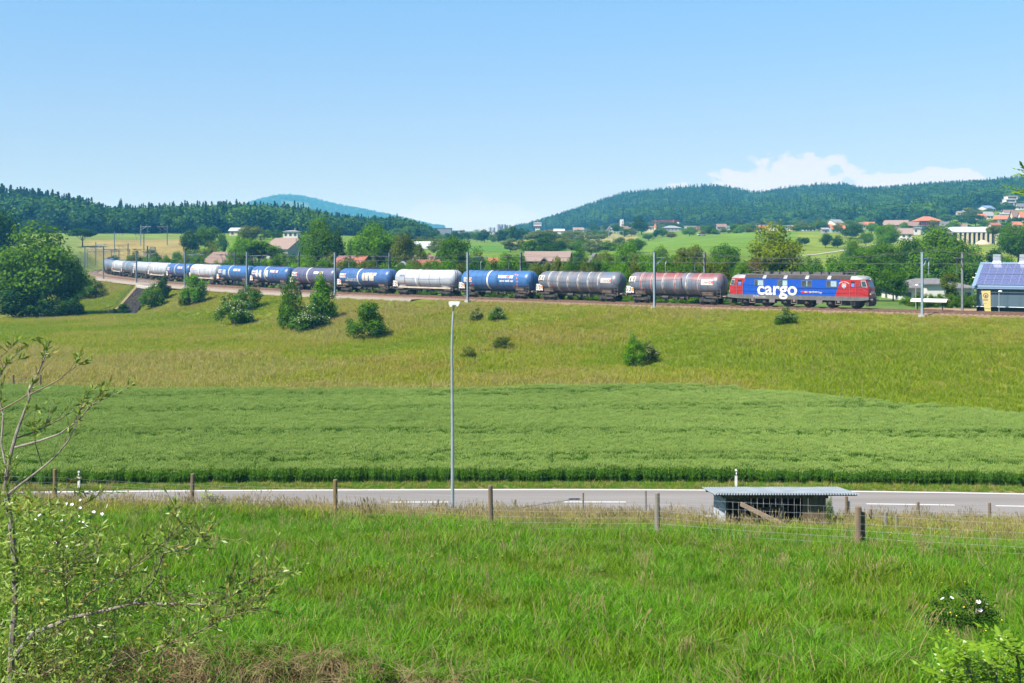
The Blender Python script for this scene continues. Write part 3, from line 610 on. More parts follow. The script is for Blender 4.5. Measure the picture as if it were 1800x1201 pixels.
def wagon(s0, label, paintk, style, deco):
    t = place('tank_wagon', label, s0, 16.07, 'tank wagon', 'tank wagons of the train')
    key = ('shell', paintk)
    if key not in HM: HM[key] = SHELL.mesh('tank', TP[paintk], True)
    tk = obj('tank', HM[key], t, (0, 0, ZT))
    def hp(x, w, dr, m_):
        k = (round(x, 2), w, dr, m_.name)
        if k not in HM: HM[k] = hoop(x, w, dr, m_)
        obj('hoop', HM[k], tk)
    if style == 'ribbed':
        for k, x in enumerate((-5.0, -3.3, -1.5, .35, 2.15, 3.95)): hp(x, .16, .05, rustred if deco.get('red') and k in (0, 1, 3, 5) else hoopr); hp(x+.2, .05, .012, hoopr)
        for x in (-4.2, 1.2, 3.0): hp(x, .03, .008, line)
    elif style == 'band':
        for x in (-5.1, -3.7, -2.3, .55, 2.1, 3.7): hp(x, .055, .012, line)
        hp(-1.15, .30, .03, bandw); hp(-1.45, .05, .014, line)
    elif style == 'lines':
        for x in (-4.3, -.7, 1.8, 4.3): hp(x, .07, .014, line)
        hp(-1.5, .28, .025, mat('band_white', (0.66, 0.66, 0.66), rough=0.5))
    elif style == 'rust':
        for x in (-4.6, -2.4, -.2, 2.0, 4.2): hp(x, .12, .03, hoopr)
    else:
        for x in (-4.4, -2.2, 0, 2.2, 4.4): hp(x, .08, .014, line)
    obj('underframe', UNDER, t); obj('brake_gear', AIR, t); [obj('saddle', q_[1 if style == 'lines' else 0], t) for q_ in SADD]; obj('roof_walkway', WALK, t); obj('ladder', LADDER, t); [obj('handrail', q_, t) for q_ in HANDR]
    if style == 'lines': MB().box((0, -1.2, 1.22), (13.6, .10, .24)).build('side_sill', mat('sill_buff', (0.42, 0.37, 0.30), (0.30, 0.25, 0.20), 2, 0.7), t)
    bogie(t, 5.2); bogie(t, -5.2)
    for sx in (1, -1):
        for sy in (-.88, .88): obj('buffer', BUFF[sx], t, (sx*7.39, sy, 1.06))
    # tank-end data boards on the platform
    bd = MB().box((-6.75, -1.36, 1.78), (1.25, .05, .95)).build('data_board', platem, t); MB().box((-6.32, -1.40, 1.80), (.34, .03, .34)).build('hazard_plate', orangep, bd)
    # signs and lettering
    if 'sign' in deco:
        x, a = deco['sign']; sg = obj('sign', patch(x, x+1.75, a, a+.72, signw, 'sign'), tk)
        obj('lettering', wrap(text_mesh('Chem', .50, lk, cuts=4, space=.9), x+.08, a+.20, RT+.018), sg); obj('lettering', wrap(text_mesh('Oil', .56, lr, cuts=4, bold=.012, space=.9), x+1.14, a+.20, RT+.018), sg)
    if 'logo' in deco:
        o_ = obj('logo', patch(-6.85, -5.85, .1, 1.0, signw, 'logo'), tk); obj('mark', patch(-6.72, -6.5, .35, .9, frame_m, 'mark', RT+.02, .0), o_); obj('mark', patch(-6.2, -5.98, .35, .9, frame_m, 'mark', RT+.02), o_); obj('mark', patch(-6.75, -5.95, .12, .26, frame_m, 'mark', RT+.02), o_)
    if deco.get('word'):
        x = .95; a = .42
        obj('lettering', wrap(text_mesh('wasc', .92, lw, bold=.03, shear=.25, cuts=6, space=1.02), x, a, RT+.025), tk); obj('lettering', wrap(text_mesh('o', .92, lo_, bold=.03, shear=.25, cuts=6), x+1.88, a, RT+.025), tk); obj('lettering', wrap(text_mesh('sa', .92, lw, bold=.03, shear=.25, cuts=6), x+2.42, a, RT+.025), tk)
    if deco.get('sub'):
        obj('lettering', wrap(text_mesh('euro tank car', .46, lw, bold=.016, cuts=4, space=1.1), 1.5, -.16, RT+.025), tk)
        for x, a in ((4.45, 1.05), (4.9, .95), (4.98, .42), (5.1, -.1), (4.98, -.62), (4.8, -.98), (4.2, -.9)): obj('star', star(x, a, .19, lo_), tk)
    for (x0, x1, a0, a1, c, rn) in deco.get('patch', []): obj('paint_patch', patch(x0, x1, a0, a1, mat('patch_%d' % (abs(hash(c)) % 9999), c, tuple(v*.8 for v in c), 4, 0.6), 'paint_patch', RT+.016, rn), tk)
    if deco.get('graf'):
        rg = random.Random(deco['graf']); gm_ = mat('graffiti_pale', (0.55, 0.60, 0.55), rough=0.6); m = None
        for k in range(deco.get('gn', 9)):
            x = deco.get('gx', -4.6)+k*.42; h_ = rg.uniform(.35, .75); o_ = obj('graffiti', patch(x, x+.10, -.75, -.75+h_, gm_, 'graffiti', RT+.02), tk)
            obj('graffiti', patch(x, x+.30, -.75+rg.choice((0, .3))*h_, -.65+rg.choice((0, .3))*h_, gm_, 'graffiti', RT+.021), tk)
    if deco.get('small'):
        obj('lettering', wrap(text_mesh('GATX', .42, lo_ if deco['small'] == 2 else lk, bold=.02, cuts=3), -6.0 if deco['small'] == 2 else -5.6, .35, RT+.02), tk)
        obj('panel', patch(3.6, 5.3, .35, .75, mat('notice_buff', (0.60, 0.52, 0.45), (0.50, 0.50, 0.50), 9, 0.6), 'panel'), tk)
    # small marks low on the side
    obj('mark', patch(-4.55, -4.3, -.75, -.55, lr, 'mark', RT+.02), tk); obj('mark', patch(-4.9, -4.7, -.72, -.6, lw, 'mark', RT+.02), tk)
    return t
L0 = 19.3; LW = 16.073
beige = (0.47, 0.44, 0.39)
specs = [('weathered grey and red ribbed tank wagon coupled right behind the locomotive', 'old', 'ribbed', dict(sign=(4.45, -.05), logo=1, red=1)),
 ('weathered grey-brown ribbed tank wagon, second behind the locomotive', 'old2', 'ribbed', dict(sign=(4.45, -.05), logo=1)),
 ('bright blue tank wagon with a cream band and a ring of orange stars', 'blue', 'band', dict(sign=(-6.2, -.3), word=1, sub=1)),
 ('pale grey tank wagon with thin dark hoops between two blue wagons', 'white', 'lines', dict(small=1)),
 ('blue tank wagon with beige painted-over patches and pale graffiti', 'blue2', 'band', dict(sign=(-6.4, -.1), word=1, graf=3, patch=[(.15, 1.9, -.55, .85, beige, .12), (2.15, 3.55, -.55, .85, beige, .12)])),
 ('violet-grey tank wagon behind the tallest embankment bushes', 'violet', 'band', dict(sign=(-6.4, -.1), word=1)),
 ('blue tank wagon with white oval graffiti patches', 'blue2', 'band', dict(sign=(-6.4, -.1), word=1, patch=[(-4.9, -3.85, -.6, .8, (0.55, 0.62, 0.60), .35), (-3.5, -2.4, -.75, .8, (0.58, 0.63, 0.60), .35), (-.8, .3, -.5, .8, (0.45, 0.55, 0.55), .2)])),
 ('blue tank wagon right of the graffiti-covered pale wagon', 'blue', 'band', dict(sign=(-6.4, -.1), word=1, patch=[(-4.2, -2.6, -.5, .6, (0.30, 0.40, 0.48), .2)])),
 ('pale grey tank wagon with pinkish graffiti along its lower side', 'white', 'lines', dict(small=2, graf=7, gn=14, gx=-3.6, patch=[(-4.0, 4.0, -1.25, -.6, (0.42, 0.27, 0.33), .1)])),
 ('darker blue tank wagon left of the graffiti-covered pale wagon', 'blue2', 'band', dict(sign=(-6.4, -.1), word=1)),
 ('light grey smooth tank wagon with an orange mark, behind the twin shrub', 'white', 'lines', dict(small=2)),
 ('dull grey tank wagon with rusty hoops on the curve', 'pale', 'rust', dict(sign=(-6.4, -.1))),
 ('steel-blue tank wagon fifth from the far end of the train', 'steel', 'band', dict(sign=(-6.4, -.1))),
 ('pale tank wagon with an orange mark near the far end of the train', 'pale', 'lines', dict(small=2)),
 ('steel-grey tank wagon third from the far end of the train', 'steel', 'plain', {}),
 ('steel-grey tank wagon just before the last blue one on the curve', 'steel', 'plain', {}),
 ('last visible blue tank wagon turning away on the curve', 'blue', 'band', {}),
 ('blue tank wagon mostly hidden behind the curve at the train end', 'blue2', 'band', {})]
for k, (lb, pk, st, dc) in enumerate(specs): wagon(L0+k*LW, lb, pk, st, dc)

# ------------------------------------------------------------------ locomotive
LT = place('locomotive', 'red and blue electric locomotive with white cargo lettering heading the train', 0.0, L0, 'locomotive', None)
fwd = Vector((math.cos(LT.rotation_euler[2]), math.sin(LT.rotation_euler[2]))); LC = LT.location
def lx(px, y=-1.48):
    c = Vector((LC.x+fwd.y*-y*1.0, LC.y-fwd.x*-y)); q = px-900
    return (q*c.y-F*c.x)/(F*fwd.x-q*fwd.y)
zx = lambda z: lx(1240+z/5.46)
xl0, xl1, xr0, xr1 = zx(330), zx(383), zx(1242), zx(1300)       # slanted colour borders (bottom, top)
ml, n, l = newmat('locomotive_livery'); out = n.new('ShaderNodeOutputMaterial'); b = n.new('ShaderNodeBsdfPrincipled'); l.new(b.outputs[0], out.inputs[0]); b.inputs['Roughness'].default_value = 0.38
tcn = n.new('ShaderNodeTexCoord'); sp = n.new('ShaderNodeSeparateXYZ'); l.new(tcn.outputs['Object'], sp.inputs[0])
def mth(op, a, b_):
    q = n.new('ShaderNodeMath'); q.operation = op
    for i, v in enumerate((a, b_)):
        if isinstance(v, (int, float)): q.inputs[i].default_value = v
        else: l.new(v, q.inputs[i])
    return q.outputs[0]
zz = mth('DIVIDE', mth('SUBTRACT', sp.outputs[2], 1.46), 2.09)
isb = mth('MULTIPLY', mth('GREATER_THAN', sp.outputs[0], mth('MULTIPLY_ADD', zz, xl1-xl0)), mth('LESS_THAN', sp.outputs[0], mth('MULTIPLY_ADD', zz, xr1-xr0)))
for nd in n:
    if nd.type == 'MATH' and nd.operation == 'MULTIPLY_ADD': nd.inputs[2].default_value = xl0 if abs(nd.inputs[1].default_value-(xl1-xl0)) < 1e-6 else xr0
nt = n.new('ShaderNodeTexNoise'); nt.inputs['Scale'].default_value = 2.0; nt.inputs['Detail'].default_value = 6; mp = n.new('ShaderNodeMapping'); mp.inputs['Scale'].default_value = (2.5, 1, .4); l.new(tcn.outputs['Object'], mp.inputs[0]); l.new(mp.outputs[0], nt.inputs['Vector'])
mx = n.new('ShaderNodeMix'); mx.data_type = 'RGBA'; mx.inputs['A'].default_value = (0.32, 0.018, 0.020, 1); mx.inputs['B'].default_value = (0.004, 0.060, 0.36, 1); l.new(isb, mx.inputs['Factor'])
gr = n.new('ShaderNodeMix'); gr.data_type = 'RGBA'; gr.inputs['B'].default_value = (0.10, 0.09, 0.10, 1); l.new(mx.outputs['Result'], gr.inputs['A'])
mr = n.new('ShaderNodeMapRange'); mr.inputs['From Min'].default_value = 0.5; mr.inputs['From Max'].default_value = 0.85; mr.inputs['To Max'].default_value = 0.35; l.new(nt.outputs['Fac'], mr.inputs['Value']); l.new(mr.outputs[0], gr.inputs['Factor'])
l.new(gr.outputs['Result'], b.inputs['Base Color'])
# stations along x: (x at sill, x at cantrail, half width)
st = [(-9.32, -8.95, .95), (-9.20, -8.80, 1.22), (-8.30, -8.05, 1.46), (-7.6, -7.6, 1.475), (7.6, 7.6, 1.475), (8.30, 8.05, 1.46), (9.20, 8.80, 1.22), (9.32, 8.95, .95)]
m = MB(); vs = []
zs = [1.46, 2.45, 2.50, 3.55]
for xa, xb, w in st:
    for z in zs:
        t_ = 0 if z < 2.46 else (z-2.45)/1.1; x = xa+(xb-xa)*t_
        vs += [(x, -w, z), (x, w, z)]
k = len(zs)*2; fs = []
for i in range(len(st)-1):
    for j in range(len(zs)-1):
        fs += [(i*k+2*j, i*k+2*j+2, (i+1)*k+2*j+2, (i+1)*k+2*j), (i*k+2*j+1, (i+1)*k+2*j+1, (i+1)*k+2*j+3, i*k+2*j+3)]
for e in (0, len(st)-1):
    for j in range(len(zs)-1): fs.append((e*k+2*j, e*k+2*j+1, e*k+2*j+3, e*k+2*j+2))
fs += [tuple([i*k for i in range(len(st))]+[i*k+1 for i in range(len(st)-1, -1, -1)]), tuple([i*k+k-2 for i in range(len(st))]+[i*k+k-1 for i in range(len(st)-1, -1, -1)])]
m.add(vs, fs); body = m.build('body', ml, LT, smooth=True)
loco_grey = mat('loco_frame_grey', (0.115, 0.118, 0.118), (0.085, 0.085, 0.083), 2, 0.55); roofg = mat('loco_roof_grey', (0.22, 0.235, 0.235), (0.16, 0.17, 0.17), 2, 0.5); louv = mat('louvre_brown', (0.055, 0.040, 0.036), (0.035, 0.028, 0.026), 3, 0.7)
MB().prism([(-9.36, 1.46), (9.36, 1.46), (9.36, 1.10), (8.6, .98), (7.4, .93), (-7.4, .93), (-8.6, .98), (-9.36, 1.10)], -1.485, 1.485).build('side_frame', loco_grey, LT)
MB().box((0, -1.479, 2.35), (17.2, .012, .03)).build('rubbing_strip', mat('seam_dark', (0.02, 0.03, 0.10), rough=0.5), LT)
m = MB(); vs = []; rst = [(-9.02, .70, 3.50), (-8.86, .95, 3.80), (-8.45, 1.12, 4.0), (-7.6, 1.16, 4.05), (7.6, 1.16, 4.05), (8.45, 1.12, 4.0), (8.86, .95, 3.80), (9.02, .70, 3.50)]
hw = [.95, 1.22, 1.40, 1.475, 1.475, 1.40, 1.22, .95]
for (x, w, zt), h_ in zip(rst, hw): vs += [(x, -h_, 3.55), (x, -h_+.03, 3.62 if zt > 3.6 else 3.56), (x, -w, max(zt-.08, 3.58)), (x, -w*.5, max(zt, 3.6)), (x, w*.5, max(zt, 3.6)), (x, w, max(zt-.08, 3.58)), (x, h_-.03, 3.62 if zt > 3.6 else 3.56), (x, h_, 3.55)]
m.add(vs, [(i*8+j, i*8+j+1, i*8+j+9, i*8+j+8) for i in range(7) for j in range(7)]+[tuple(range(8)), tuple(range(56, 64))]); m.build('roof', roofg, LT, smooth=True)
pz = [(375, 548), (578, 748), (780, 955), (987, 1168), (1200, 1392)]
for a, b_ in pz:
    x0, x1 = zx(a)+.02, zx(b_)-.02; q = MB()
    for sy in (-1, 1):
        q.add([(x0, sy*1.50, 3.58), (x1, sy*1.50, 3.58), (x1+.05, sy*1.20, 4.03), (x0+.05, sy*1.20, 4.03), (x0, sy*1.40, 3.56), (x1, sy*1.40, 3.56), (x1, sy*1.1, 3.98), (x0, sy*1.1, 3.98)], [(0, 1, 2, 3), (0, 4, 5, 1), (3, 2, 6, 7), (0, 3, 7, 4), (1, 5, 6, 2)])
    lp = q.build('louvre_panel', louv, LT)
    for k in range(7):
        z = 3.61+k*.06; y = 1.50-(z-3.58)*.667; q = MB()
        for sy in (-1, 1): q.box(((x0+x1)/2, sy*(y+.012), z), (x1-x0-.06, .03, .022))
        q.build('slat', louv, lp)
dk = MB(); dk.box((0, 0, 4.08), (15.0, 1.9, .06)); dk.build('roof_deck', mat('roof_deck_grey', (0.10, 0.10, 0.105), (0.16, 0.16, 0.16), 2, 0.7), LT)
eq = mat('roof_gear_grey', (0.07, 0.07, 0.073), (0.13, 0.125, 0.12), 3, 0.6)
for a, b_ in ((545, 600), (635, 690), (700, 805), (815, 890), (900, 975), (1015, 1090), (1100, 1160), (1180, 1300)):
    q = MB(); x0, x1 = zx(a), zx(b_); q.box(((x0+x1)/2, -.35, 4.24), (x1-x0, .9, .26)); q.box(((x0+x1)/2, -.35, 4.39), (x1-x0-.1, .7, .06)); q.box((x0+.1, -.35, 4.3), (.08, .96, .34)); q.box((x1-.1, -.35, 4.3), (.08, .96, .34)); q.build('roof_box', eq, LT)
def panto(x, d, up):
    t = MB(); bs = MB()
    for sx in (-.5, .5):
        for sy in (-.5, .5): bs.tube((x+sx, sy, 4.1), (x+sx, sy, 4.38), .07, n=8)
    bs.box((x, 0, 4.40), (1.5, 1.2, .06)); o_ = bs.build('pantograph', eq, LT)
    kx, kz = (x-d*1.5, 4.62+up*.45); hx, hz = (x+d*.35, 4.62+up*1.2)
    for sy in (-.25, .25): t.tube((x+d*.4, sy, 4.42), (kx, sy*.6, kz), .04, n=6); t.tube((kx, sy*.6, kz), (hx, sy*1.4, hz), .03, n=6)
    t.build('arm', louv, o_); h_ = MB()
    for q in (-.14, .14): h_.path([(hx+q, -.95, hz-.14), (hx+q, -.7, hz+.03), (hx+q, .7, hz+.03), (hx+q, .95, hz-.14)], .03, 6)
    h_.tube((hx-.14, -.3, hz), (hx+.14, -.3, hz), .025, n=5); h_.build('head', louv, o_)
panto(zx(1365), -1, 0.0); panto(zx(480), 1, 0.95)
MB().tube((8.35, -.4, 3.98), (8.35, -.4, 4.16), .09, n=10).build('horn', roofg, LT); MB().tube((-8.3, -.4, 3.98), (-8.3, -.4, 4.16), .09, n=10).build('horn', roofg, LT)
glass = mat('loco_glass', (0.035, 0.05, 0.055), (0.07, 0.09, 0.10), 1.2, 0.08, spec=0.8); gpale = mat('loco_glass_pale', (0.34, 0.46, 0.52), (0.22, 0.32, 0.38), 1.5, 0.15); rubber = mat('window_rubber', (0.10, 0.11, 0.12), rough=0.6)
for a, b_, pl in ((470, 563, (.35, .95)), (693, 790, (.5, .98)), (922, 1023, (.47, .56)), (1160, 1263, (.42, .98))):
    x0, x1 = zx(a), zx(b_); f_ = MB(); f_.box(((x0+x1)/2, -1.484, 2.985), (x1-x0, .02, .80)); fo = f_.build('window', rubber, LT)
    MB().box(((x0+x1)/2, -1.494, 2.985), (x1-x0-.1, .012, .70)).build('pane', glass, fo)
    w = x1-x0-.1; MB().box((x0+.05+w*(pl[0]+pl[1])/2, -1.500, 2.985), (w*(pl[1]-pl[0]), .01, .66)).build('pale_pane', gpale, fo)  # pale strip laid over part of the dark pane
# doors, cab windows, rails at both ends
chrome = mat('handrail_steel', (0.40, 0.30, 0.28), rough=0.35, metal=0.5); bluep = mat('door_glass_blue', (0.10, 0.16, 0.46), (0.13, 0.2, 0.5), 2, 0.2)
dm = mat('door_red', (0.35, 0.016, 0.018), (0.31, 0.016, 0.018), 2, 0.4)
for a, b_, e in ((1390, 1440, 1), (312, 352, -1)):
    x0, x1 = zx(a), zx(b_)
    if e < 0: x0 -= .1; x1 += .05
    d_ = MB().box(((x0+x1)/2, -1.470, 2.45), (x1-x0, .03, 1.90)).build('door', dm, LT)
    MB().box(((x0+x1)/2, -1.490, 2.98), ((x1-x0)*.68, .012, .72)).build('pane', black, d_); MB().box(((x0+x1)/2, -1.499, 2.86), ((x1-x0)*.60, .008, .44)).build('blind', bluep, d_)
    MB().box((x0+.12, -1.500, 2.1), (.10, .03, .05)).build('handle', chrome, d_)
    for x in (x0-.07, x1+.07): MB().tube((x, -1.56, 1.35), (x, -1.56, 3.15), .018, n=6).build('grab_rail', chrome, LT)
    sm = MB()
    for x in (x0+.08, x1-.08): sm.box((x, -1.46, .72), (.04, .06, .7))
    for z in (.40, .68, .95): sm.box(((x0+x1)/2, -1.48, z), (x1-x0-.1, .22, .03))
    sm.build('steps', loco_grey, LT)
for e in (1, -1):
    # quarter light on the side and raked windscreens
    def sp_(xs_, z): # side surface point
        return xs_
    q = [(e*8.02, -1.475, 2.66), (e*8.42, -1.440, 2.66), (e*8.25, -1.418, 3.42), (e*7.98, -1.470, 3.42)]
    MB().add(q+[(x, y+.04, z) for x, y, z in q], [(0, 1, 2, 3), (4, 7, 6, 5), (0, 4, 5, 1), (1, 5, 6, 2), (2, 6, 7, 3), (3, 7, 4, 0)]).build('cab_side_window', glass, LT)
    q = [(e*8.52, -1.432, 2.64), (e*9.10, -1.250, 2.64), (e*8.86, -1.240, 3.42), (e*8.35, -1.424, 3.42)]
    fr_ = MB().add(q+[(x, y+.04, z) for x, y, z in q], [(0, 1, 2, 3), (4, 7, 6, 5), (0, 4, 5, 1), (1, 5, 6, 2), (2, 6, 7, 3), (3, 7, 4, 0)]).build('corner_window', mat('cab_rubber', (0.55, 0.55, 0.55), rough=0.5), LT)
    q2 = [((x-e*8.72)*.86+e*8.72, y-.02, (z-3.03)*.86+3.03) for x, y, z in q]; MB().add(q2, [(0, 1, 2, 3)]).build('pane', glass, fr_)
    q = [(e*9.27, -.92, 2.64), (e*9.27, .92, 2.64), (e*9.02, .90, 3.42), (e*9.02, -.90, 3.42)]
    MB().add(q+[(x-e*.06, y, z) for x, y, z in q], [(0, 1, 2, 3), (4, 7, 6, 5), (0, 4, 5, 1), (1, 5, 6, 2), (2, 6, 7, 3), (3, 7, 4, 0)]).build('windscreen', glass, LT)
    for sy in (-.8, .8):
        h_ = MB().tube((e*9.28, sy, 1.75), (e*9.40, sy, 1.75), .16, n=14).build('headlight', chrome, LT); MB().tube((e*9.40, sy, 1.75), (e*9.415, sy, 1.75), .13, n=14).build('lens', white, h_)
        obj('buffer', BUFF[e], LT, (e*9.12, sy*1.1, 1.06)); 
    h_ = MB().tube((e*9.0, 0, 3.52), (e*9.12, 0, 3.50), .14, n=14).build('headlight', chrome, LT); MB().tube((e*9.12, 0, 3.50), (e*9.13, 0, 3.50), .11, n=14).build('lens', white, h_)
    MB().box((e*9.335, 0, 1.95), (.03, 1.3, .30)).build('number_plate', mat('plate_grey', (0.5, 0.5, 0.5), rough=0.4), LT)
    hs_ = MB()
    for sy in (-.45, .4): hs_.path([(e*9.36, sy, 1.2), (e*9.6, sy, .95), (e*9.62, sy+.1, .6), (e*9.45, sy+.2, .5)], .035, 6)
    hs_.tube((e*9.36, 0, 1.06), (e*9.62, 0, 1.0), .06, n=8); hs_.build('coupling_hose', black, LT)
    MB().add([(e*9.35, -1.3, .95), (e*9.35, 1.3, .95), (e*9.25, 1.25, .28), (e*9.25, -1.25, .28), (e*8.7, -1.3, .95), (e*8.7, 1.3, .95), (e*8.95, 1.25, .28), (e*8.95, -1.25, .28)], [(0, 1, 2, 3), (4, 7, 6, 5), (0, 3, 7, 4), (1, 5, 6, 2), (3, 2, 6, 7), (0, 4, 5, 1)]).build('snow_plough', soot, LT)
wx = [zx(375), zx(560), zx(760), zx(965), zx(1190), zx(1420)]
for i in range(3):
    xc = (wx[2*i]+wx[2*i+1])/2; q = MB()
    for sy in (-1, 1):
        q.prism([(xc-2.2, .92), (xc+2.2, .92), (xc+2.1, .62), (xc+.7, .55), (xc, .42), (xc-.7, .55), (xc-2.1, .62)], sy*1.12-.08, sy*1.12+.08)
        for x in wx[2*i:2*i+2]: q.tube((x, sy*1.0, .62), (x, sy*1.34, .62), .16, n=10); q.box((x, sy*1.22, .62), (.46, .12, .40))
    q.box((xc, 0, .62), (4.2, 1.9, .60)); bo = q.build('bogie', soot, LT)
    for x in wx[2*i:2*i+2]:
        for sy in (-1, 1): obj('wheel', WHL, bo, (x, sy*.76, .62), 0 if sy < 0 else math.pi)
for a, b_ in ((425, 475), (825, 878), (1250, 1305)):
    x0, x1 = zx(a), zx(b_); q = MB()
    q.path([(x0, -1.46, .95), (x0, -1.50, .42), (x1, -1.50, .42), (x1, -1.46, .95)], .045, 6); q.box(((x0+x1)/2, -1.4, .78), (.35, .2, .3)); q.build('spring_hanger', mat('hanger_brown', (0.17, 0.13, 0.115), (0.10, 0.08, 0.07), 3, 0.7), LT)
for a, b_ in ((612, 665), (1065, 1122)):
    x0, x1 = zx(a), zx(b_); MB().box(((x0+x1)/2, -1.36, .72), (x1-x0, .25, .44)).build('sand_box', mat('sandbox_grey', (0.16, 0.14, 0.13), (0.11, 0.1, 0.09), 2, 0.7), LT)
q = MB(); q.box((0, 0, .78), (14.5, 1.0, .3)); q.build('transformer_tank', soot, LT)
# lettering on the side
def side_text(txt, size, x, z, mt, bold=0.0, w=None, space=1.0, y=-1.503):
    me = text_mesh(txt, size, mt, bold=bold, space=space); xs_ = [v.co.x for v in me.vertices]; k = (w/(max(xs_)-min(xs_))) if w else 1.0; x_0 = min(xs_)
    for v in me.vertices: v.co = Vector(((v.co.x-x_0)*k+x, y, v.co.y+z))
    return obj('lettering', me, LT)
side_text('cargo', 2.28, zx(498), 1.52, lw, bold=.05, w=zx(880)-zx(498))
x0 = zx(918); lg = MB().box((x0+.48, -1.492, 1.90), (.96, .012, .24)).build('logo', lr, LT)
MB().box((x0+.62, -1.500, 1.90), (.40, .008, .06)).build('mark', lw, lg); MB().box((x0+.62, -1.502, 1.90), (.08, .008, .17)).build('mark', lw, lg)
side_text('SBB CFF FFS Cargo', .30, x0+1.05, 1.80, lw, bold=.008, w=zx(1092)-zx(968))
side_text('Re 620', .16, zx(460), 1.30, lw, w=.7, y=-1.494); side_text('91 85 4620 CH-SBBC', .13, zx(460), 1.13, lw, w=1.7, y=-1.494)
xs0 = zx(1330); q = MB(); q.add([(xs0-.26, -1.49, 3.03), (xs0+.26, -1.49, 3.03), (xs0+.25, -1.49, 2.66), (xs0, -1.49, 2.42), (xs0-.25, -1.49, 2.66)], [(0, 1, 2, 3, 4)]); cr = q.build('coat_of_arms', lw, LT)
MB().add([(xs0-.20, -1.497, 2.98), (xs0+.20, -1.497, 2.98), (xs0+.20, -1.497, 2.72), (xs0-.20, -1.497, 2.72)], [(0, 1, 2, 3)]).build('field', lr, cr); MB().add([(xs0-.20, -1.497, 2.70), (xs0+.20, -1.497, 2.70), (xs0, -1.497, 2.48)], [(0, 1, 2)]).build('field', mat('crest_blue', (0.10, 0.35, 0.6), rough=0.5), cr)
MB().add([(xs0-.06, -1.503, 2.93), (xs0+.06, -1.503, 2.93), (xs0+.10, -1.503, 2.72), (xs0-.10, -1.503, 2.72)], [(0, 1, 2, 3)]).build('charge', lw, cr)
arc = MB()
for k in range(15):
    a = R(52-k*104/14)
    if k == 6: continue
    c = Vector((xs0-math.sin(a)*.62*1.25, -1.488, 2.72+math.cos(a)*.55)); arc.box(c, (.052, .008, .09), mtx=Matrix.Rotation(-a*.9, 3, 'Y'))
arc.build('name_band', lw, LT)

# ------------------------------------------------------------------ buildings
paneg = mat('house_glass', (0.05, 0.06, 0.075), rough=0.12, spec=0.7)
def rgbm(name, c, v=0.85, sc=1.2, rough=0.8): return mat(name, c, tuple(x*v for x in c), sc, rough)
WALLS = {'white': rgbm('wall_white', (0.55, 0.54, 0.52), .92), 'cream': rgbm('wall_cream', (0.50, 0.43, 0.29), .92), 'grey': rgbm('wall_grey', (0.28, 0.29, 0.31)), 'timber': rgbm('wall_dark_timber', (0.045, 0.045, 0.055), .7, 4),
         'blue': rgbm('wall_pale_blue', (0.26, 0.37, 0.47)), 'red': rgbm('wall_red', (0.42, 0.035, 0.06)), 'brown': rgbm('wall_brown', (0.20, 0.10, 0.07)), 'peach': rgbm('wall_peach', (0.47, 0.26, 0.14)), 'darkgrey': rgbm('wall_slate', (0.16, 0.18, 0.21))}
ROOFS = {'weathered': rgbm('roof_weathered', (0.15, 0.145, 0.15), .65, 2.0), 'orange': rgbm('tiles_orange', (0.37, 0.13, 0.065), .75, 2.5), 'brown': rgbm('tiles_brown', (0.17, 0.115, 0.092), .75, 2.5), 'red': rgbm('tiles_red', (0.26, 0.09, 0.06), .75, 2.5), 'grey': rgbm('roof_grey', (0.21, 0.22, 0.235), .8, 1.5),
         'dark': rgbm('roof_dark', (0.11, 0.11, 0.12), .8, 1.5), 'pale': rgbm('roof_pale_metal', (0.38, 0.41, 0.43), .9, 1.0, .5), 'solar': rgbm('roof_blue', (0.16, 0.24, 0.40), .85, 1.5, .4), 'tan': rgbm('tiles_tan', (0.21, 0.155, 0.13), .8, 2.0)}
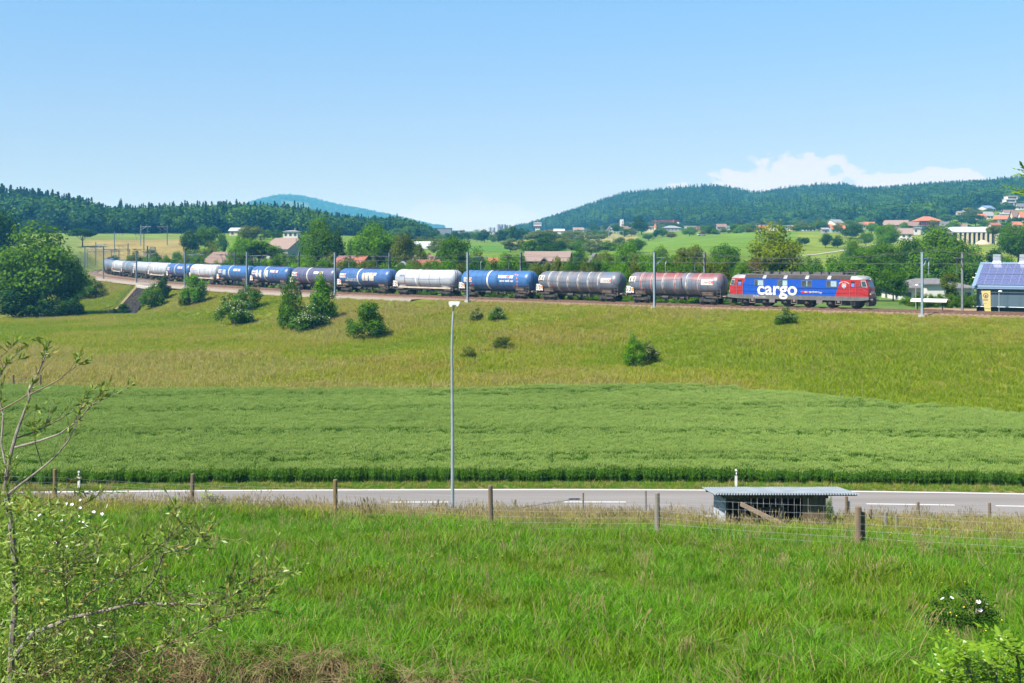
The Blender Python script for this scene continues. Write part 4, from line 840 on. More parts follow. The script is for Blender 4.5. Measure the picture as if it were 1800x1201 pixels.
def house(label, x0, x1, yt, ye, D, wall, roof, rz=0.0, depth=None, style='gable', floors=1, nw=3, name='house', yb=None, chimney=False, half=False, gable_front=False, cat='house', group='houses of the village', over=.5, frames=False):
    """x0..x1, ridge row yt, eaves row ye in the photograph, D metres away"""
    W = (x1-x0)/F*D/max(math.cos(rz), .5); c = at((x0+x1)/2, ye, D); dp = depth or max(5.0, min(W*.7, 11.0))
    cy = D+dp/2; cx = (((x0+x1)/2)-900)/F*cy*1.0; cx = c.x*(cy/D) if False else c.x
    g = ground_z(np.array([cx-W/2, cx+W/2, cx, cx]), np.array([cy, cy, cy-dp/2, cy+dp/2])); z0 = float(g.min())-.3
    ze = max(c.z, float(g.max())+1.9); zr = ze+max(.6, (ye-yt)/F*D)
    t = thing(name, label, cat, (cx, cy, z0), rz, group); H = ze-z0; RH = zr-z0
    hw, hd = W/2, dp/2
    if style == 'gable' and not gable_front:
        m = MB(); m.add([(-hw, -hd, 0), (hw, -hd, 0), (hw, hd, 0), (-hw, hd, 0), (-hw, -hd, H), (hw, -hd, H), (hw, hd, H), (-hw, hd, H), (-hw, 0, RH-.08), (hw, 0, RH-.08)], [(0, 1, 5, 4), (2, 3, 7, 6), (0, 4, 8, 7, 3), (1, 2, 6, 9, 5)]); m.build('wall', WALLS[wall], t)
        r = MB(); s = (RH-H)/hd; e = over; th = .18
        for sy in (-1, 1):
            q = [(-hw-e, sy*(hd+e), H-e*s), (hw+e, sy*(hd+e), H-e*s), (hw+e, 0, RH), (-hw-e, 0, RH)]
            r.add(q+[(x, y, z+th) for x, y, z in q], [(0, 1, 2, 3), (4, 7, 6, 5), (0, 4, 5, 1), (1, 5, 6, 2), (2, 6, 7, 3), (3, 7, 4, 0)])
        ro = r.build('roof', ROOFS[roof], t)
    elif style == 'gable':
        m = MB(); m.add([(-hw, -hd, 0), (hw, -hd, 0), (hw, hd, 0), (-hw, hd, 0), (-hw, -hd, H), (hw, -hd, H), (hw, hd, H), (-hw, hd, H), (0, -hd, RH-.08), (0, hd, RH-.08)], [(0, 1, 5, 8, 4), (2, 3, 7, 9, 6), (0, 4, 7, 3), (1, 2, 6, 5)]); m.build('wall', WALLS[wall], t)
        r = MB(); s = (RH-H)/hw; e = over; th = .2
        for sx in (-1, 1):
            q = [(sx*(hw+e), -hd-e, H-e*s), (sx*(hw+e), hd+e, H-e*s), (0, hd+e, RH), (0, -hd-e, RH)]
            r.add(q+[(x, y, z+th) for x, y, z in q], [(0, 1, 2, 3), (4, 7, 6, 5), (0, 4, 5, 1), (1, 5, 6, 2), (2, 6, 7, 3), (3, 7, 4, 0)])
        ro = r.build('roof', ROOFS[roof], t)
    elif style == 'hip':
        MB().box((0, 0, H/2), (W, dp, H)).build('wall', WALLS[wall], t); e = over; k = min(hw*.7, hd)
        ro = MB().add([(-hw-e, -hd-e, H), (hw+e, -hd-e, H), (hw+e, hd+e, H), (-hw-e, hd+e, H), (-hw+k, 0, RH), (hw-k, 0, RH), (-hw-e, -hd-e, H+.15), (hw+e, -hd-e, H+.15), (hw+e, hd+e, H+.15), (-hw-e, hd+e, H+.15)], [(0, 3, 2, 1), (0, 1, 7, 6), (1, 2, 8, 7), (2, 3, 9, 8), (3, 0, 6, 9), (6, 7, 5, 4), (8, 9, 4, 5), (7, 8, 5), (9, 6, 4)]).build('roof', ROOFS[roof], t)
    else:
        MB().box((0, 0, H/2), (W, dp, H)).build('wall', WALLS[wall], t); ro = MB().box((0, 0, H+.18), (W+.7, dp+.7, .35)).build('roof', ROOFS[roof], t)
    if chimney: MB().box((hw*.3, hd*.25, RH+.1), (.7, .6, 1.6)).build('chimney', ROOFS['brown'], ro)
    fl = min(floors, max(1, int(H/2.3))); ww = min(1.3, W/(nw*1.9)); wm = MB().box((0, 0, 0), (ww, .08, 1.25)).mesh('window', WALLS['white'] if wall != 'white' else ROOFS['grey']); pm = MB().box((0, -.03, 0), (ww*.82, .08, 1.05)).mesh('pane', paneg)
    for f in range(fl):
        zc = H-1.25-f*2.6
        for k in range(nw):
            x = -hw+W*(k+.5)/nw; w_ = obj('window', wm, t, (x, -hd-.03, zc)); obj('pane', pm, w_)
        for k in range(2): y = -hd+dp*(k+.5)/2; w_ = obj('window', wm, t, (-hw-.03, y, zc), -math.pi/2); obj('pane', pm, w_)
    if gable_front and RH-H > 2.0: w_ = obj('window', wm, t, (0, -hd-.03, H+.4)); obj('pane', pm, w_)
    return t
H_ = house
# near the line
H_('dark timber chalet with orange and brown roof beside the railway, left of centre', 366, 420, 444, 462, 335, 'timber', 'brown', rz=R(-28), depth=10, nw=2, chimney=True, name='timber_chalet')
H_('big brown-roofed barn between leafy trees behind the blue wagons', 476, 521, 426, 445, 395, 'grey', 'tan', rz=R(-20), depth=16, nw=2, name='barn', cat='barn')
H_('white two-storey house with blue shutters on the meadow edge', 498, 523, 404.5, 407.5, 520, 'white', 'grey', style='hip', floors=2, nw=3, chimney=True, depth=9)
H_('low pale-roofed shed left of the white house with blue shutters', 403, 425, 410, 415, 560, 'cream', 'pale', depth=9, nw=2, name='shed', cat='shed')
H_('orange-tiled farmhouse with a sweeping roof behind the violet-grey wagon', 592, 640, 451, 471, 262, 'peach', 'red', rz=R(-18), depth=10, nw=2, chimney=True)
H_('small grey shed beside a bare-trunked tree', 700, 713, 461, 466, 255, 'grey', 'pale', gable_front=True, depth=5, nw=1, name='shed', cat='shed')
H_('low red-tiled house behind the pale grey tank wagon', 733, 772, 458, 472, 270, 'white', 'red', rz=R(15), depth=9, nw=3, chimney=True)
H_('brown-roofed house peeping out behind the low red-tiled house', 728, 766, 450, 458, 330, 'cream', 'brown', depth=8, nw=2, chimney=True)
H_('orange roof half hidden behind the bright blue wagon', 862, 882, 455, 465, 250, 'peach', 'orange', depth=8, nw=2)
fh = H_('long brown-roofed farmhouse with a dark front gable, centre of the view', 927, 1003, 443, 459, 290, 'timber', 'tan', rz=R(-6), depth=14, nw=4, name='farmhouse')
q = MB(); q.add([(-2.2, -9.2, 0), (2.2, -9.2, 0), (2.2, -3, 0), (-2.2, -3, 0), (-2.2, -9.2, 4.6), (2.2, -9.2, 4.6), (2.2, -3, 4.6), (-2.2, -3, 4.6), (0, -9.2, 6.6), (0, -3, 6.6)], [(0, 1, 5, 8, 4), (0, 4, 7, 3), (1, 2, 6, 5)]); q.off((-.3, 0, 0)); q.build('front_gable', WALLS['timber'], fh)
q = MB()
for sx in (-1, 1):
    p_ = [(sx*2.75, -9.7, 4.2), (sx*2.75, -1, 4.2), (0, -1, 6.75), (0, -9.7, 6.75)]; q.add(p_+[(x, y, z+.2) for x, y, z in p_], [(0, 1, 2, 3), (4, 7, 6, 5), (0, 4, 5, 1), (1, 5, 6, 2), (2, 6, 7, 3), (3, 7, 4, 0)])
q.off((-.3, 0, 0)); q.build('gable_roof', ROOFS['tan'], fh); w_ = MB().box((-.3, -9.24, 4.5), (1.1, .1, 1.3)).build('window', WALLS['white'], fh); MB().box((-.3, -9.3, 4.5), (.9, .06, 1.1)).build('pane', paneg, w_)
H_('cream gabled house half hidden by trees right of the long farmhouse', 1033, 1062, 447, 468, 250, 'cream', 'dark', gable_front=True, depth=9, nw=2)
H_('orange-roofed house glimpsed through trees behind the first tank wagon', 1155, 1180, 460, 470, 230, 'peach', 'orange', depth=7, nw=2)
# greenhouse
g0, g1 = at(714, 434, 480), at(767, 436, 480); t = thing('greenhouse', 'long white polytunnel greenhouse at the edge of the wood', 'greenhouse', ((g0.x+g1.x)/2, 482, gz((g0.x+g1.x)/2, 482)-.2)); W = g1.x-g0.x
film = mat('polytunnel_film', (0.48, 0.52, 0.55), (0.40, 0.44, 0.47), 1.0, 0.3)
q = MB(); prof = [(-3.2*math.cos(a), 3.0*math.sin(a)) for a in [math.pi*k/10 for k in range(11)]]; vs = [(x, y, z) for x in (-W/2, W/2) for y, z in prof]; q.add(vs, [(i, i+1, 12+i, 11+i) for i in range(10)]+[tuple(range(11)), tuple(range(11, 22))]); q.build('tunnel_cover', film, t, smooth=True)
for k in range(9):
    q = MB(); x = -W/2+W*k/8; q.path([(x, y*1.01, z*1.01) for y, z in prof], .06, 5); q.build('hoop', steel, t)
# factory, silos, tower on the plain
def block(label, x0, x1, yt, D, wall, roof, depth=20, name='factory', nw=4, cat='factory', floors=2, group='industrial buildings on the plain'): return house(label, x0, x1, yt, yt+1.0, D, wall, roof, depth=depth, style='flat', nw=nw, name=name, cat=cat, floors=floors, group=group)
block('dark grey factory block at the right end of the wood', 768, 793, 400.5, 1250, 'darkgrey', 'dark')
block('pale factory with grey roof right of the dark factory block', 798, 816, 404.5, 1300, 'grey', 'pale'); block('low bright works building beside the pale factory', 820, 832, 406, 1400, 'white', 'pale')
silom = mat('silo_metal', (0.34, 0.37, 0.42), (0.26, 0.29, 0.34), .3, 0.45, 0.4, stretch=(1, 1, .1))
for k, (px, yt, w) in enumerate(((861.5, 400, 5), (868, 400, 5), (876, 394.5, 5.2), (881.5, 394.5, 5.2), (886.5, 394.5, 5.2), (891, 395.5, 4))):
    p = at(px, yt, 1350); zb = gz(p.x, 1350); r_ = w/2/F*1350; t = thing('silo', ['leftmost short grey silo of the silo cluster', 'second short grey silo of the cluster', 'tall grey silo next to the short ones', 'second tall grey silo of the cluster', 'third tall grey silo of the cluster', 'slim rightmost silo of the cluster'][k], 'silo', (p.x, 1350+k % 2*3, zb-.5), group='grain silos on the plain')
    MB().lathe([(0, r_), (p.z-zb, r_)], 20, axis='z').build('shell', silom, t, smooth=True); MB().lathe([(p.z-zb, r_*1.04), (p.z-zb+.3, r_*1.04), (p.z-zb+.9, r_*.3)], 20, axis='z').build('roof', silom, t)
block('pale building below the silo cluster', 860, 876, 407, 1330, 'white', 'brown', 12, nw=2)
tw = block('white control tower with an overhanging top storey', 941, 949, 398, 1250, 'white', 'grey', 6, 'control_tower', 2, 'tower', 1); o_ = tw.location
zt_ = at(945, 398, 1250).z-o_.z; MB().box((0, 0, zt_+2.2), (8.2, 8.2, 3.4)).build('top_storey', WALLS['white'], tw); MB().box((0, 0, zt_+2.5), (8.3, 8.3, 1.1)).build('window_band', paneg, tw); MB().box((0, 0, zt_+.2), (8.0, 8.0, .7)).build('ledge', ROOFS['orange'], tw); MB().tube((0, 0, zt_+3.8), (0, 0, zt_+8), .35, n=8).build('mast', ROOFS['orange'], tw)
for k, (a, b_, yt, ye, w, r_) in enumerate(((958, 972, 407, 410, 'white', 'red'), (974, 992, 406.5, 410, 'white', 'pale'), (1008, 1026, 405.5, 409.5, 'cream', 'tan'), (1038, 1051, 408.5, 411.5, 'blue', 'grey'))):
    H_(['low red-roofed house right of the control tower', 'pale low hall right of the control tower', 'tan-roofed house at the hill foot', 'small blue shed at the hill foot'][k], a, b_, yt, ye, 1050, w, r_, nw=2, depth=8)
# church and neighbours
t = thing('church_tower', 'white square church tower with shade painted on its lower face', 'church tower', (at(1093.5, 386, 900).x, 903, gz(at(1093.5, 386, 900).x, 903)-.5)); zt_ = at(0, 386, 900).z-t.location.z
MB().box((0, 0, zt_/2), (2.6, 2.6, zt_)).build('shaft', WALLS['white'], t); MB().box((.45, -1.32, zt_*.5), (1.5, .06, zt_*.42)).build('shade_panel', WALLS['darkgrey'], t); MB().box((.5, -1.33, zt_-1.9), (.7, .05, 1.0)).build('bell_opening', paneg, t); MB().box((0, 0, zt_+.12), (2.8, 2.8, .24)).build('cap', ROOFS['pale'], t)  # dark panel on the front paints in that side's shade
H_('church with a steep brown roof at the foot of the white tower', 1090, 1104, 401, 408, 890, 'white', 'brown', rz=R(25), depth=10, nw=2, name='church', cat='church')
H_('white gabled house left of the church tower', 1067, 1079, 401, 409, 880, 'white', 'brown', gable_front=True, depth=9, nw=2, floors=2)
H_('white steep-gabled house between the church and the tall round tree', 1106, 1117, 401, 409, 880, 'white', 'brown', gable_front=True, depth=9, nw=2, floors=2)
vl = H_('cream villa with an orange-capped corner turret', 1136, 1152, 397.5, 400, 880, 'cream', 'tan', style='hip', floors=2, nw=3, depth=9); zt_ = at(0, 399, 880).z-vl.location.z
MB().tube((3.3, -4.4, 0), (3.3, -4.4, zt_), 1.1, n=8).build('turret', WALLS['cream'], vl); MB().lathe([(zt_, 1.4), (zt_+2.6, .05)], 8, axis='z').off((3.3, -4.4, 0)).build('turret_roof', ROOFS['orange'], vl)
H_('wide grey mansard-roofed block below the red crane', 1166, 1198, 396.5, 401, 920, 'grey', 'grey', style='hip', nw=5, depth=12, floors=2)
H_('white flat block with red stair towers right of the crane', 1206, 1224, 396, 398, 980, 'white', 'pale', style='flat', nw=4, floors=2, depth=10); H_('crimson flat block beside the white flat block', 1225, 1233, 396.5, 398.5, 975, 'red', 'grey', style='flat', nw=2, depth=9)
# crane
p = at(1183.5, 386, 1000); zb = gz(p.x, 1000); t = thing('tower_crane', 'red tower crane with a long jib over the village', 'crane', (p.x, 1000, zb-.3)); redc = mat('crane_red', (0.50, 0.06, 0.04), rough=0.5); hz = p.z-zb+.3; jz = at(0, 390.5, 1000).z-zb+.3
q = MB()
for sx in (-.7, .7):
    for sy in (-.7, .7): q.tube((sx, sy, 0), (sx, sy, jz), .13, n=5)
for k in range(int(jz/1.6)): q.tube((-.7, -.7, k*1.6), (.7, -.7, k*1.6+1.6), .07, n=4); q.tube((-.7, .7, k*1.6+1.6), (-.7, -.7, k*1.6), .07, n=4)
q.build('mast', redc, t); q = MB(); xj = (1145-1183.5)/F*1000; xc = (1193-1183.5)/F*1000
for z, y in ((jz, -.6), (jz, .6), (jz+1.1, 0)): q.tube((xj, 0, z), (xc, y, z), .07, n=5)
for k in range(14): q.tube((xj*(k/14), -.6, jz), (xj*((k+.5)/14), 0, jz+1.1), .045, n=4); q.tube((xj*((k+.5)/14), 0, jz+1.1), (xj*((k+1)/14), -.6, jz), .045, n=4)
q.build('jib', redc, t); MB().tube((0, 0, jz), (0, 0, hz), .5, .15, n=6).build('tower_head', redc, t); MB().box((xc-.6, 0, jz-.8), (1.6, 1.2, 1.8)).build('counterweight', WALLS['white'], t)
q = MB(); q.tube((0, 0, hz), (xj*.6, 0, jz+1.1), .05, n=4); q.tube((0, 0, hz), (xc, 0, jz), .05, n=4); q.build('tie_bar', redc, t)
# village rows
vil = [('brown-roofed house at the field crest, left end of the village', 1261, 1277, 394, 398.5, 800, 'grey', 'brown', {}), ('white cube house right of the brown-roofed one', 1277, 1287, 397.5, 398.3, 790, 'white', 'pale', dict(style='flat', floors=2, nw=2)), ('long pale row with flat roof behind shrubs', 1299, 1318, 397.5, 399, 830, 'white', 'grey', dict(style='flat', nw=5)),
 ('small orange-roofed house on the field crest left of the great maple', 1333, 1350, 400, 405, 690, 'white', 'orange', dict(nw=2, rz=R(20))), ('white terrace with solar roof behind the small orange house', 1334, 1361, 393.5, 396, 820, 'white', 'solar', dict(style='flat', floors=2, nw=5)), ('long white apartment block right of the solar terrace', 1368, 1393, 396, 397, 830, 'white', 'pale', dict(style='flat', floors=2, nw=6)),
 ('orange-roofed house right behind the great maple', 1393, 1402, 397, 401, 760, 'cream', 'orange', {}), ('long orange-tiled row right of the great maple', 1412, 1434, 396, 401.5, 740, 'white', 'orange', dict(nw=4)), ('orange-roofed house below the white gabled farmhouse', 1446, 1464, 395.5, 401, 740, 'peach', 'orange', {}),
 ('tall white gabled farmhouse with a grey roof', 1461, 1482, 386, 394, 770, 'white', 'grey', dict(rz=R(38), depth=10, floors=2)), ('broad orange roof with a round dormer above the orchard', 1462, 1486, 400.5, 406.5, 680, 'blue', 'orange', dict(nw=4)), ('large orange roof with solar panels right of the white farmhouse', 1480, 1503, 392.5, 401, 720, 'peach', 'orange', dict(rz=R(-25))),
 ('grey-roofed shed at the orchard edge', 1446, 1457, 405.5, 408, 650, 'grey', 'grey', dict(nw=1)), ('brown and orange row left of the dark spruce', 1507, 1522, 391, 395, 800, 'cream', 'brown', {}), ('orange-tiled row just left of the dark spruce', 1522, 1538, 390.5, 395.5, 800, 'peach', 'orange', {}), ('brown barn roof just right of the dark spruce', 1552, 1564, 392, 396.5, 780, 'cream', 'brown', {}),
 ('big brown barn with a red gable', 1563, 1600, 387, 395.5, 770, 'brown', 'tan', dict(rz=R(-22), depth=14, name='barn', cat='barn')), ('white gabled house above the long white works', 1597, 1618, 390, 397, 740, 'white', 'brown', dict(rz=R(-30), depth=10, nw=3)), ('long white flat-roofed works among trees', 1570, 1618, 400.5, 402, 690, 'white', 'grey', dict(style='flat', nw=3, depth=14)),
 ('long grey flat-roofed building right of the white works', 1618, 1662, 395.5, 397.5, 720, 'grey', 'grey', dict(style='flat', nw=6, depth=12)), ('white house with brown roof and front gable above the lineside trees', 1577, 1606, 402, 410.5, 590, 'white', 'tan', dict(rz=R(-15), nw=3, floors=2)), ('large red hipped-roof villa in the middle of the village', 1617, 1652, 380, 388.5, 820, 'red', 'orange', dict(style='hip', nw=4, depth=14, over=1.2)),
 ('dark grey roof between village trees', 1655, 1669, 393, 399, 760, 'grey', 'dark', {}), ('brown and orange gabled house left of the grey barn', 1685, 1701, 394.5, 400.5, 660, 'peach', 'brown', dict(rz=R(-20))), ('small white cottage in the trees below the hill wood', 1684, 1692, 371.5, 374, 980, 'white', 'tan', dict(nw=2)), ('small pale cottage right of the white cottage', 1694, 1701, 370, 372.5, 980, 'white', 'grey', dict(nw=2)),
 ('white hillside villa with blue roof', 1730, 1752, 361.5, 367, 960, 'white', 'solar', dict(rz=R(22), depth=12, floors=2, nw=4, chimney=True)), ('orange-roofed house below the blue-roofed villa', 1720, 1734, 379.5, 385, 820, 'cream', 'orange', {}), ('grey-roofed house beside the orange one below the villa', 1731, 1746, 377, 383.5, 840, 'white', 'grey', {}), ('small red-roofed house above the round tree by the grey barn', 1744, 1759, 392, 395.5, 640, 'white', 'red', {}),
 ('orange-roofed house with pale blue gable on the right slope', 1758, 1776, 379.5, 386, 740, 'blue', 'orange', dict(rz=R(-35), depth=10)), ('long grey roof above the pale blue gable house', 1759, 1776, 377, 379.5, 800, 'grey', 'grey', {}), ('brown-roofed long house on the right slope', 1766, 1782, 372, 376, 860, 'white', 'brown', {}), ('large brown roof at the right edge of the village', 1781, 1797, 375, 385, 760, 'cream', 'brown', {}), ('orange roof at the right frame edge', 1795, 1815, 375, 385, 740, 'white', 'orange', {}),
 ('grey-roofed hillside house at the right frame edge', 1789, 1806, 358, 363, 940, 'white', 'dark', {}), ('pale blue roadside house below the orange one', 1704, 1712, 383, 387, 800, 'blue', 'red', dict(nw=2)), ('small white house with orange gable at the right edge', 1783, 1796, 390, 395, 660, 'white', 'orange', dict(nw=2))]
for lb, a, b_, yt, ye, D, w, r_, kw in vil: house(lb, a, b_, yt, ye, D, w, r_, **kw)
tb = house('stepped white terrace apartments high on the right hillside', 1768, 1783, 364, 365, 950, 'cream', 'grey', style='flat', nw=3, depth=9, name='terrace_apartments', cat='apartments')
for k in range(3):
    f_ = MB().box((1.5+k*2.6, 4+k*3.2, (tb.dimensions.z if False else 5.6)+k*2.7), (8, 8, 2.6)).build('storey', WALLS['white'], tb); MB().box((1.0+k*2.6, -.1+k*3.2, 5.8+k*2.7), (6.5, .2, 1.5)).build('pane', paneg, f_); MB().box((1.5+k*2.6, 3.8+k*3.2, 7.0+k*2.7), (8.6, 8.8, .25)).build('slab', WALLS['white'], f_)
# grey barn with piers
bt = house('long pale-grey-roofed barn with dark bays between cream piers', 1676, 1748, 399, 407.5, 560, 'darkgrey', 'pale', nw=1, depth=16, name='barn', cat='barn', floors=0)
W = 72/F*560; Hh = at(0, 407.5, 560).z-bt.location.z
MB().box((-1.2, -9.6, Hh-.35), (W+1.0, 4.2, .18)).build('lean_to_roof', ROOFS['pale'], bt)
for k in range(9): MB().box((-W/2+1+k*(W-2)/8, -11.3, (Hh-.5)/2), (.9, .6, Hh-.5)).build('pier', WALLS['cream'], bt)
for k in range(8): MB().box((-W/2+1+(k+.5)*(W-2)/8, -8.06, (Hh-.8)/2), (1.5, .1, Hh-.8)).build('door', WALLS['timber'], bt)
gp = at(1727, 423, 545); g_ = gz(gp.x, 545); q = MB(); q.lathe([(0, 3.6), (.8, 2.9), (1.6, 1.7), (2.1, .5)], 12, axis='z'); tag(q.build('sand_heap', mat('sand', (0.42, 0.34, 0.24), (0.34, 0.27, 0.19), 3, 0.95), None, (gp.x, 545, g_-.05)), 'pale sand heap in front of the grey barn', 'sand heap')
# parked cars, substation frames
def car(label, px, D, rz, c):
    x = (px-900)/F*D; t = thing('parked_car', label, 'car', (x, D, gz(x, D)), rz, 'cars parked in the village'); pm_ = mat('car_paint_%s' % label.split()[0], c, rough=.3)
    MB().prism([(-2.1, .35), (2.1, .35), (2.15, .70), (1.9, .88), (1.0, .95), (-1.9, .98), (-2.15, .75)], -.85, .85).build('body', pm_, t); MB().prism([(-1.85, .96), (.95, .94), (.35, 1.42), (-1.3, 1.45)], -.72, .72).build('cabin', paneg, t); MB().prism([(-1.25, 1.45), (.30, 1.42), (.2, 1.49), (-1.2, 1.51)], -.70, .70).build('roof', pm_, t)
    for sx in (-1.3, 1.3):
        for sy in (-.8, .8): MB().tube((sx, sy-.1, .32), (sx, sy+.1, .32), .32, n=14).build('wheel', black, t)
car('dark car parked before the grey barn beside the sand heap', 1720, 548, R(70), (0.03, 0.035, 0.05)); car('silver car parked at the upper left edge of the hill field', 1233, 600, R(20), (0.30, 0.31, 0.33))
for k in range(3):
    x = (1070+k*9-900)/F*570; t = thing('substation_frame', '%s steel frame of the small substation left of the church' % ['left', 'middle', 'right'][k], 'steel frame', (x, 570, gz(x, 570)), group='substation frames')
    for sx in (0, 2.0): MB().tube((sx, 0, -.2), (sx, 0, 6.5), .10, n=6).build('post', steel, t)
    MB().tube((-.2, 0, 6.4), (2.2, 0, 6.4), .10, n=6).build('beam', steel, t); MB().tube((-.2, 0, 4.4), (2.2, 0, 4.4), .07, n=6).build('beam', steel, t)
# white bungalow by the line
bg_ = house('white bungalow with a wide weathered grey hipped roof behind the hedge', 1586, 1712, 494.5, 511, 196, 'white', 'weathered', style='hip', depth=11, nw=6, name='bungalow', cat='house', group=None, over=.7)
MB().box((-1.0, -6.6, 1.4), (3.4, 2.4, 2.8)).build('porch', WALLS['white'], bg_); MB().box((-1.0, -6.7, 2.9), (4.0, 3.0, .18)).build('porch_roof', ROOFS['dark'], bg_)
# blue-grey solar building
sA, _ = track_pt(px_s(1716, -6.5), -6.5); hB = _hd(px_s(1716, -6.5)); slate = mat('cladding_slate', (0.062, 0.10, 0.135), (0.052, 0.088, 0.118), .6, 0.5, stretch=(6, 6, .2)); trim = mat('trim_pale_blue', (0.13, 0.20, 0.29), rough=0.75, spec=.2)
Lb, Db, Eb, Rb = 30.0, 9.5, 3.25, 5.95
bz = gz(sA.x, sA.y)-.05; t = thing('industrial_building', 'blue-grey metal building with a roof full of solar panels at the right edge', 'building', (sA.x, sA.y, bz), hB+math.pi)
# local: x along the line to the right, y away from the line
q = MB(); q.add([(0, 0, .7), (Lb, 0, .7), (Lb, Db, 0), (0, Db, 0), (0, 0, Eb), (Lb, 0, Eb), (Lb, Db, Eb), (0, Db, Eb), (0, Db/2, Rb), (Lb, Db/2, Rb), (0, 0, 0), (0, .4, 0)], [(0, 1, 5, 4), (2, 3, 7, 6), (0, 4, 8, 7, 3, 11, 10), (1, 2, 6, 9, 5)]); q.build('wall', slate, t)
MB().box((Lb/2, .8, .35), (Lb-.4, .2, .7)).build('plinth', iron, t)
for k in range(21): MB().box((1.4*k+.7, -.012, 2.0), (.05, .03, 2.4)).build('cladding_rib', slate, t)
sl_ = math.atan2(Rb-Eb, Db/2); q = MB()
for sy in (0, 1):
    y0, y1 = (-.35, Db/2) if sy == 0 else (Db+.35, Db/2); z0 = Eb-.35*math.tan(sl_); p_ = [(-.5, y0, z0), (Lb+.5, y0, z0), (Lb+.5, y1, Rb), (-.5, y1, Rb)]; q.add(p_+[(x, y, z+.16) for x, y, z in p_], [(0, 1, 2, 3), (4, 7, 6, 5), (0, 4, 5, 1), (1, 5, 6, 2), (2, 6, 7, 3), (3, 7, 4, 0)])
rf = q.build('roof', trim, t)
cell, n, l = newmat('solar_cell'); out = n.new('ShaderNodeOutputMaterial'); b = n.new('ShaderNodeBsdfPrincipled'); l.new(b.outputs[0], out.inputs[0]); b.inputs['Roughness'].default_value = 0.15
tcn = n.new('ShaderNodeTexCoord'); br = n.new('ShaderNodeTexBrick'); br.offset = 0; br.inputs['Color1'].default_value = (0.045, 0.06, 0.16, 1); br.inputs['Color2'].default_value = (0.055, 0.07, 0.19, 1); br.inputs['Mortar'].default_value = (0.35, 0.38, 0.45, 1); br.inputs['Scale'].default_value = 6.0; br.inputs['Mortar Size'].default_value = 0.03; br.inputs['Brick Width'].default_value = 1.0; br.inputs['Row Height'].default_value = 1.0
l.new(tcn.outputs['Object'], br.inputs['Vector']); l.new(br.outputs['Color'], b.inputs['Base Color'])
pf = mat('panel_frame', (0.28, 0.31, 0.36), rough=0.4, metal=0.3); sl_len = math.hypot(Db/2+.35, Rb-Eb+.2)
PW, PH = 0.94, 1.22
pmF = MB().box((0, 0, 0), (PW, PH, .05)).mesh('solar_panel', pf); pmC = MB().box((0, 0, .03), (PW-.05, PH-.05, .02)).mesh('cell_face', cell)
for r_ in range(4):
    for c_ in range(30):
        u = .20+PH/2+r_*(PH+.04)+(.08 if r_ > 1 else 0); o_ = obj('solar_panel', pmF, rf, (.42+c_*(PW+.015), -.35+u*math.cos(sl_), Eb-.35*math.tan(sl_)+u*math.sin(sl_)+.25)); o_.rotation_euler = (sl_, 0, 0); obj('cell_face', pmC, o_)
for x in (1.5, 4.6, 13, 20):
    v_ = MB(); v_.add([(x-.65, Db/2-.5, Rb-.1), (x+.65, Db/2-.5, Rb-.1), (x+.65, Db/2+.5, Rb-.1), (x-.65, Db/2+.5, Rb-.1), (x-.45, Db/2-.4, Rb+.35), (x+.45, Db/2-.4, Rb+.35), (x+.45, Db/2+.4, Rb+.35), (x-.45, Db/2+.4, Rb+.35)], [(0, 1, 5, 4), (1, 2, 6, 5), (2, 3, 7, 6), (3, 0, 4, 7), (4, 5, 6, 7)]); v_.box((x, Db/2, Rb+.75), (.9, .8, .8)); v_.build('roof_vent', steel, rf)
MB().tube((-.4, -.42, Eb-.30), (Lb, -.42, Eb-.30), .07, n=8).build('gutter', trim, t)
MB().path([(.5, -.4, Eb-.3), (.7, -.12, Eb-.5), (.75, -.1, .9)], .06, 8).build('downpipe', steel, t); MB().path([(6.6, -.4, Eb-.2), (7.1, -.12, .9)], .06, 8).build('downpipe', steel, t)
MB().tube((-.3, -.5, .75), (Lb, -.5, .75), .05, n=8).build('rail', steel, t); MB().box((-.02, 3.2, 2.0), (.08, .8, 1.3)).build('window', WALLS['white'], t); MB().box((-.02, 1.4, 1.9), (.08, .5, 1.2)).build('window', trim, t)
for y, z in ((2.0, 4.25), (3.6, 4.7)): MB().tube((-.9, y, z), (0, y, z-.2), .07, n=8).build('wall_lamp', WALLS['white'], t)
# banner sign, lamps, canopy, hedge
def lineside(px, d): s = px_s(px, d); p, h = track_pt(s, d); return Vector((p.x, p.y, gz(p.x, p.y))), h
p, h = lineside(1737, -4.6); t = thing('banner_sign', 'tall tapering yellow sign with a round dark emblem before the solar building', 'sign', (p.x, p.y, p.z-.05), h+math.pi)
yel = mat('sign_yellow', (0.48, 0.39, 0.16), (0.42, 0.34, 0.13), 2, 0.6); MB().prism([(-.1, 0), (.55, 0), (.50, 2.75), (-.55, 2.70)], -.04, .04).build('board', yel, t)
q = MB(); q.add([(-.02+.30*math.cos(a), -.05, 2.15+.30*math.sin(a)) for a in [2*math.pi*k/20 for k in range(20)]], [tuple(range(20))]); em = q.build('emblem', lk, t); q = MB(); q.add([(-.02+.20*math.cos(a), -.056, 2.15+.22*math.sin(a)) for a in [2*math.pi*k/20 for k in range(20)]], [tuple(range(20))]); q.build('ring', yel, em); MB().box((-.02, -.062, 2.12), (.16, .01, .26)).build('mark', lk, em)
for k, (w_, z) in enumerate(((.62, 1.70), (.66, 1.57), (.40, 1.22))):
    q = MB()
    for j in range(int(w_/.085)): q.box((-.02-w_/2+.04+j*.085, -.05, z), (.05, .012, .07 if k < 2 else .035))
    q.build('lettering', lk, t)
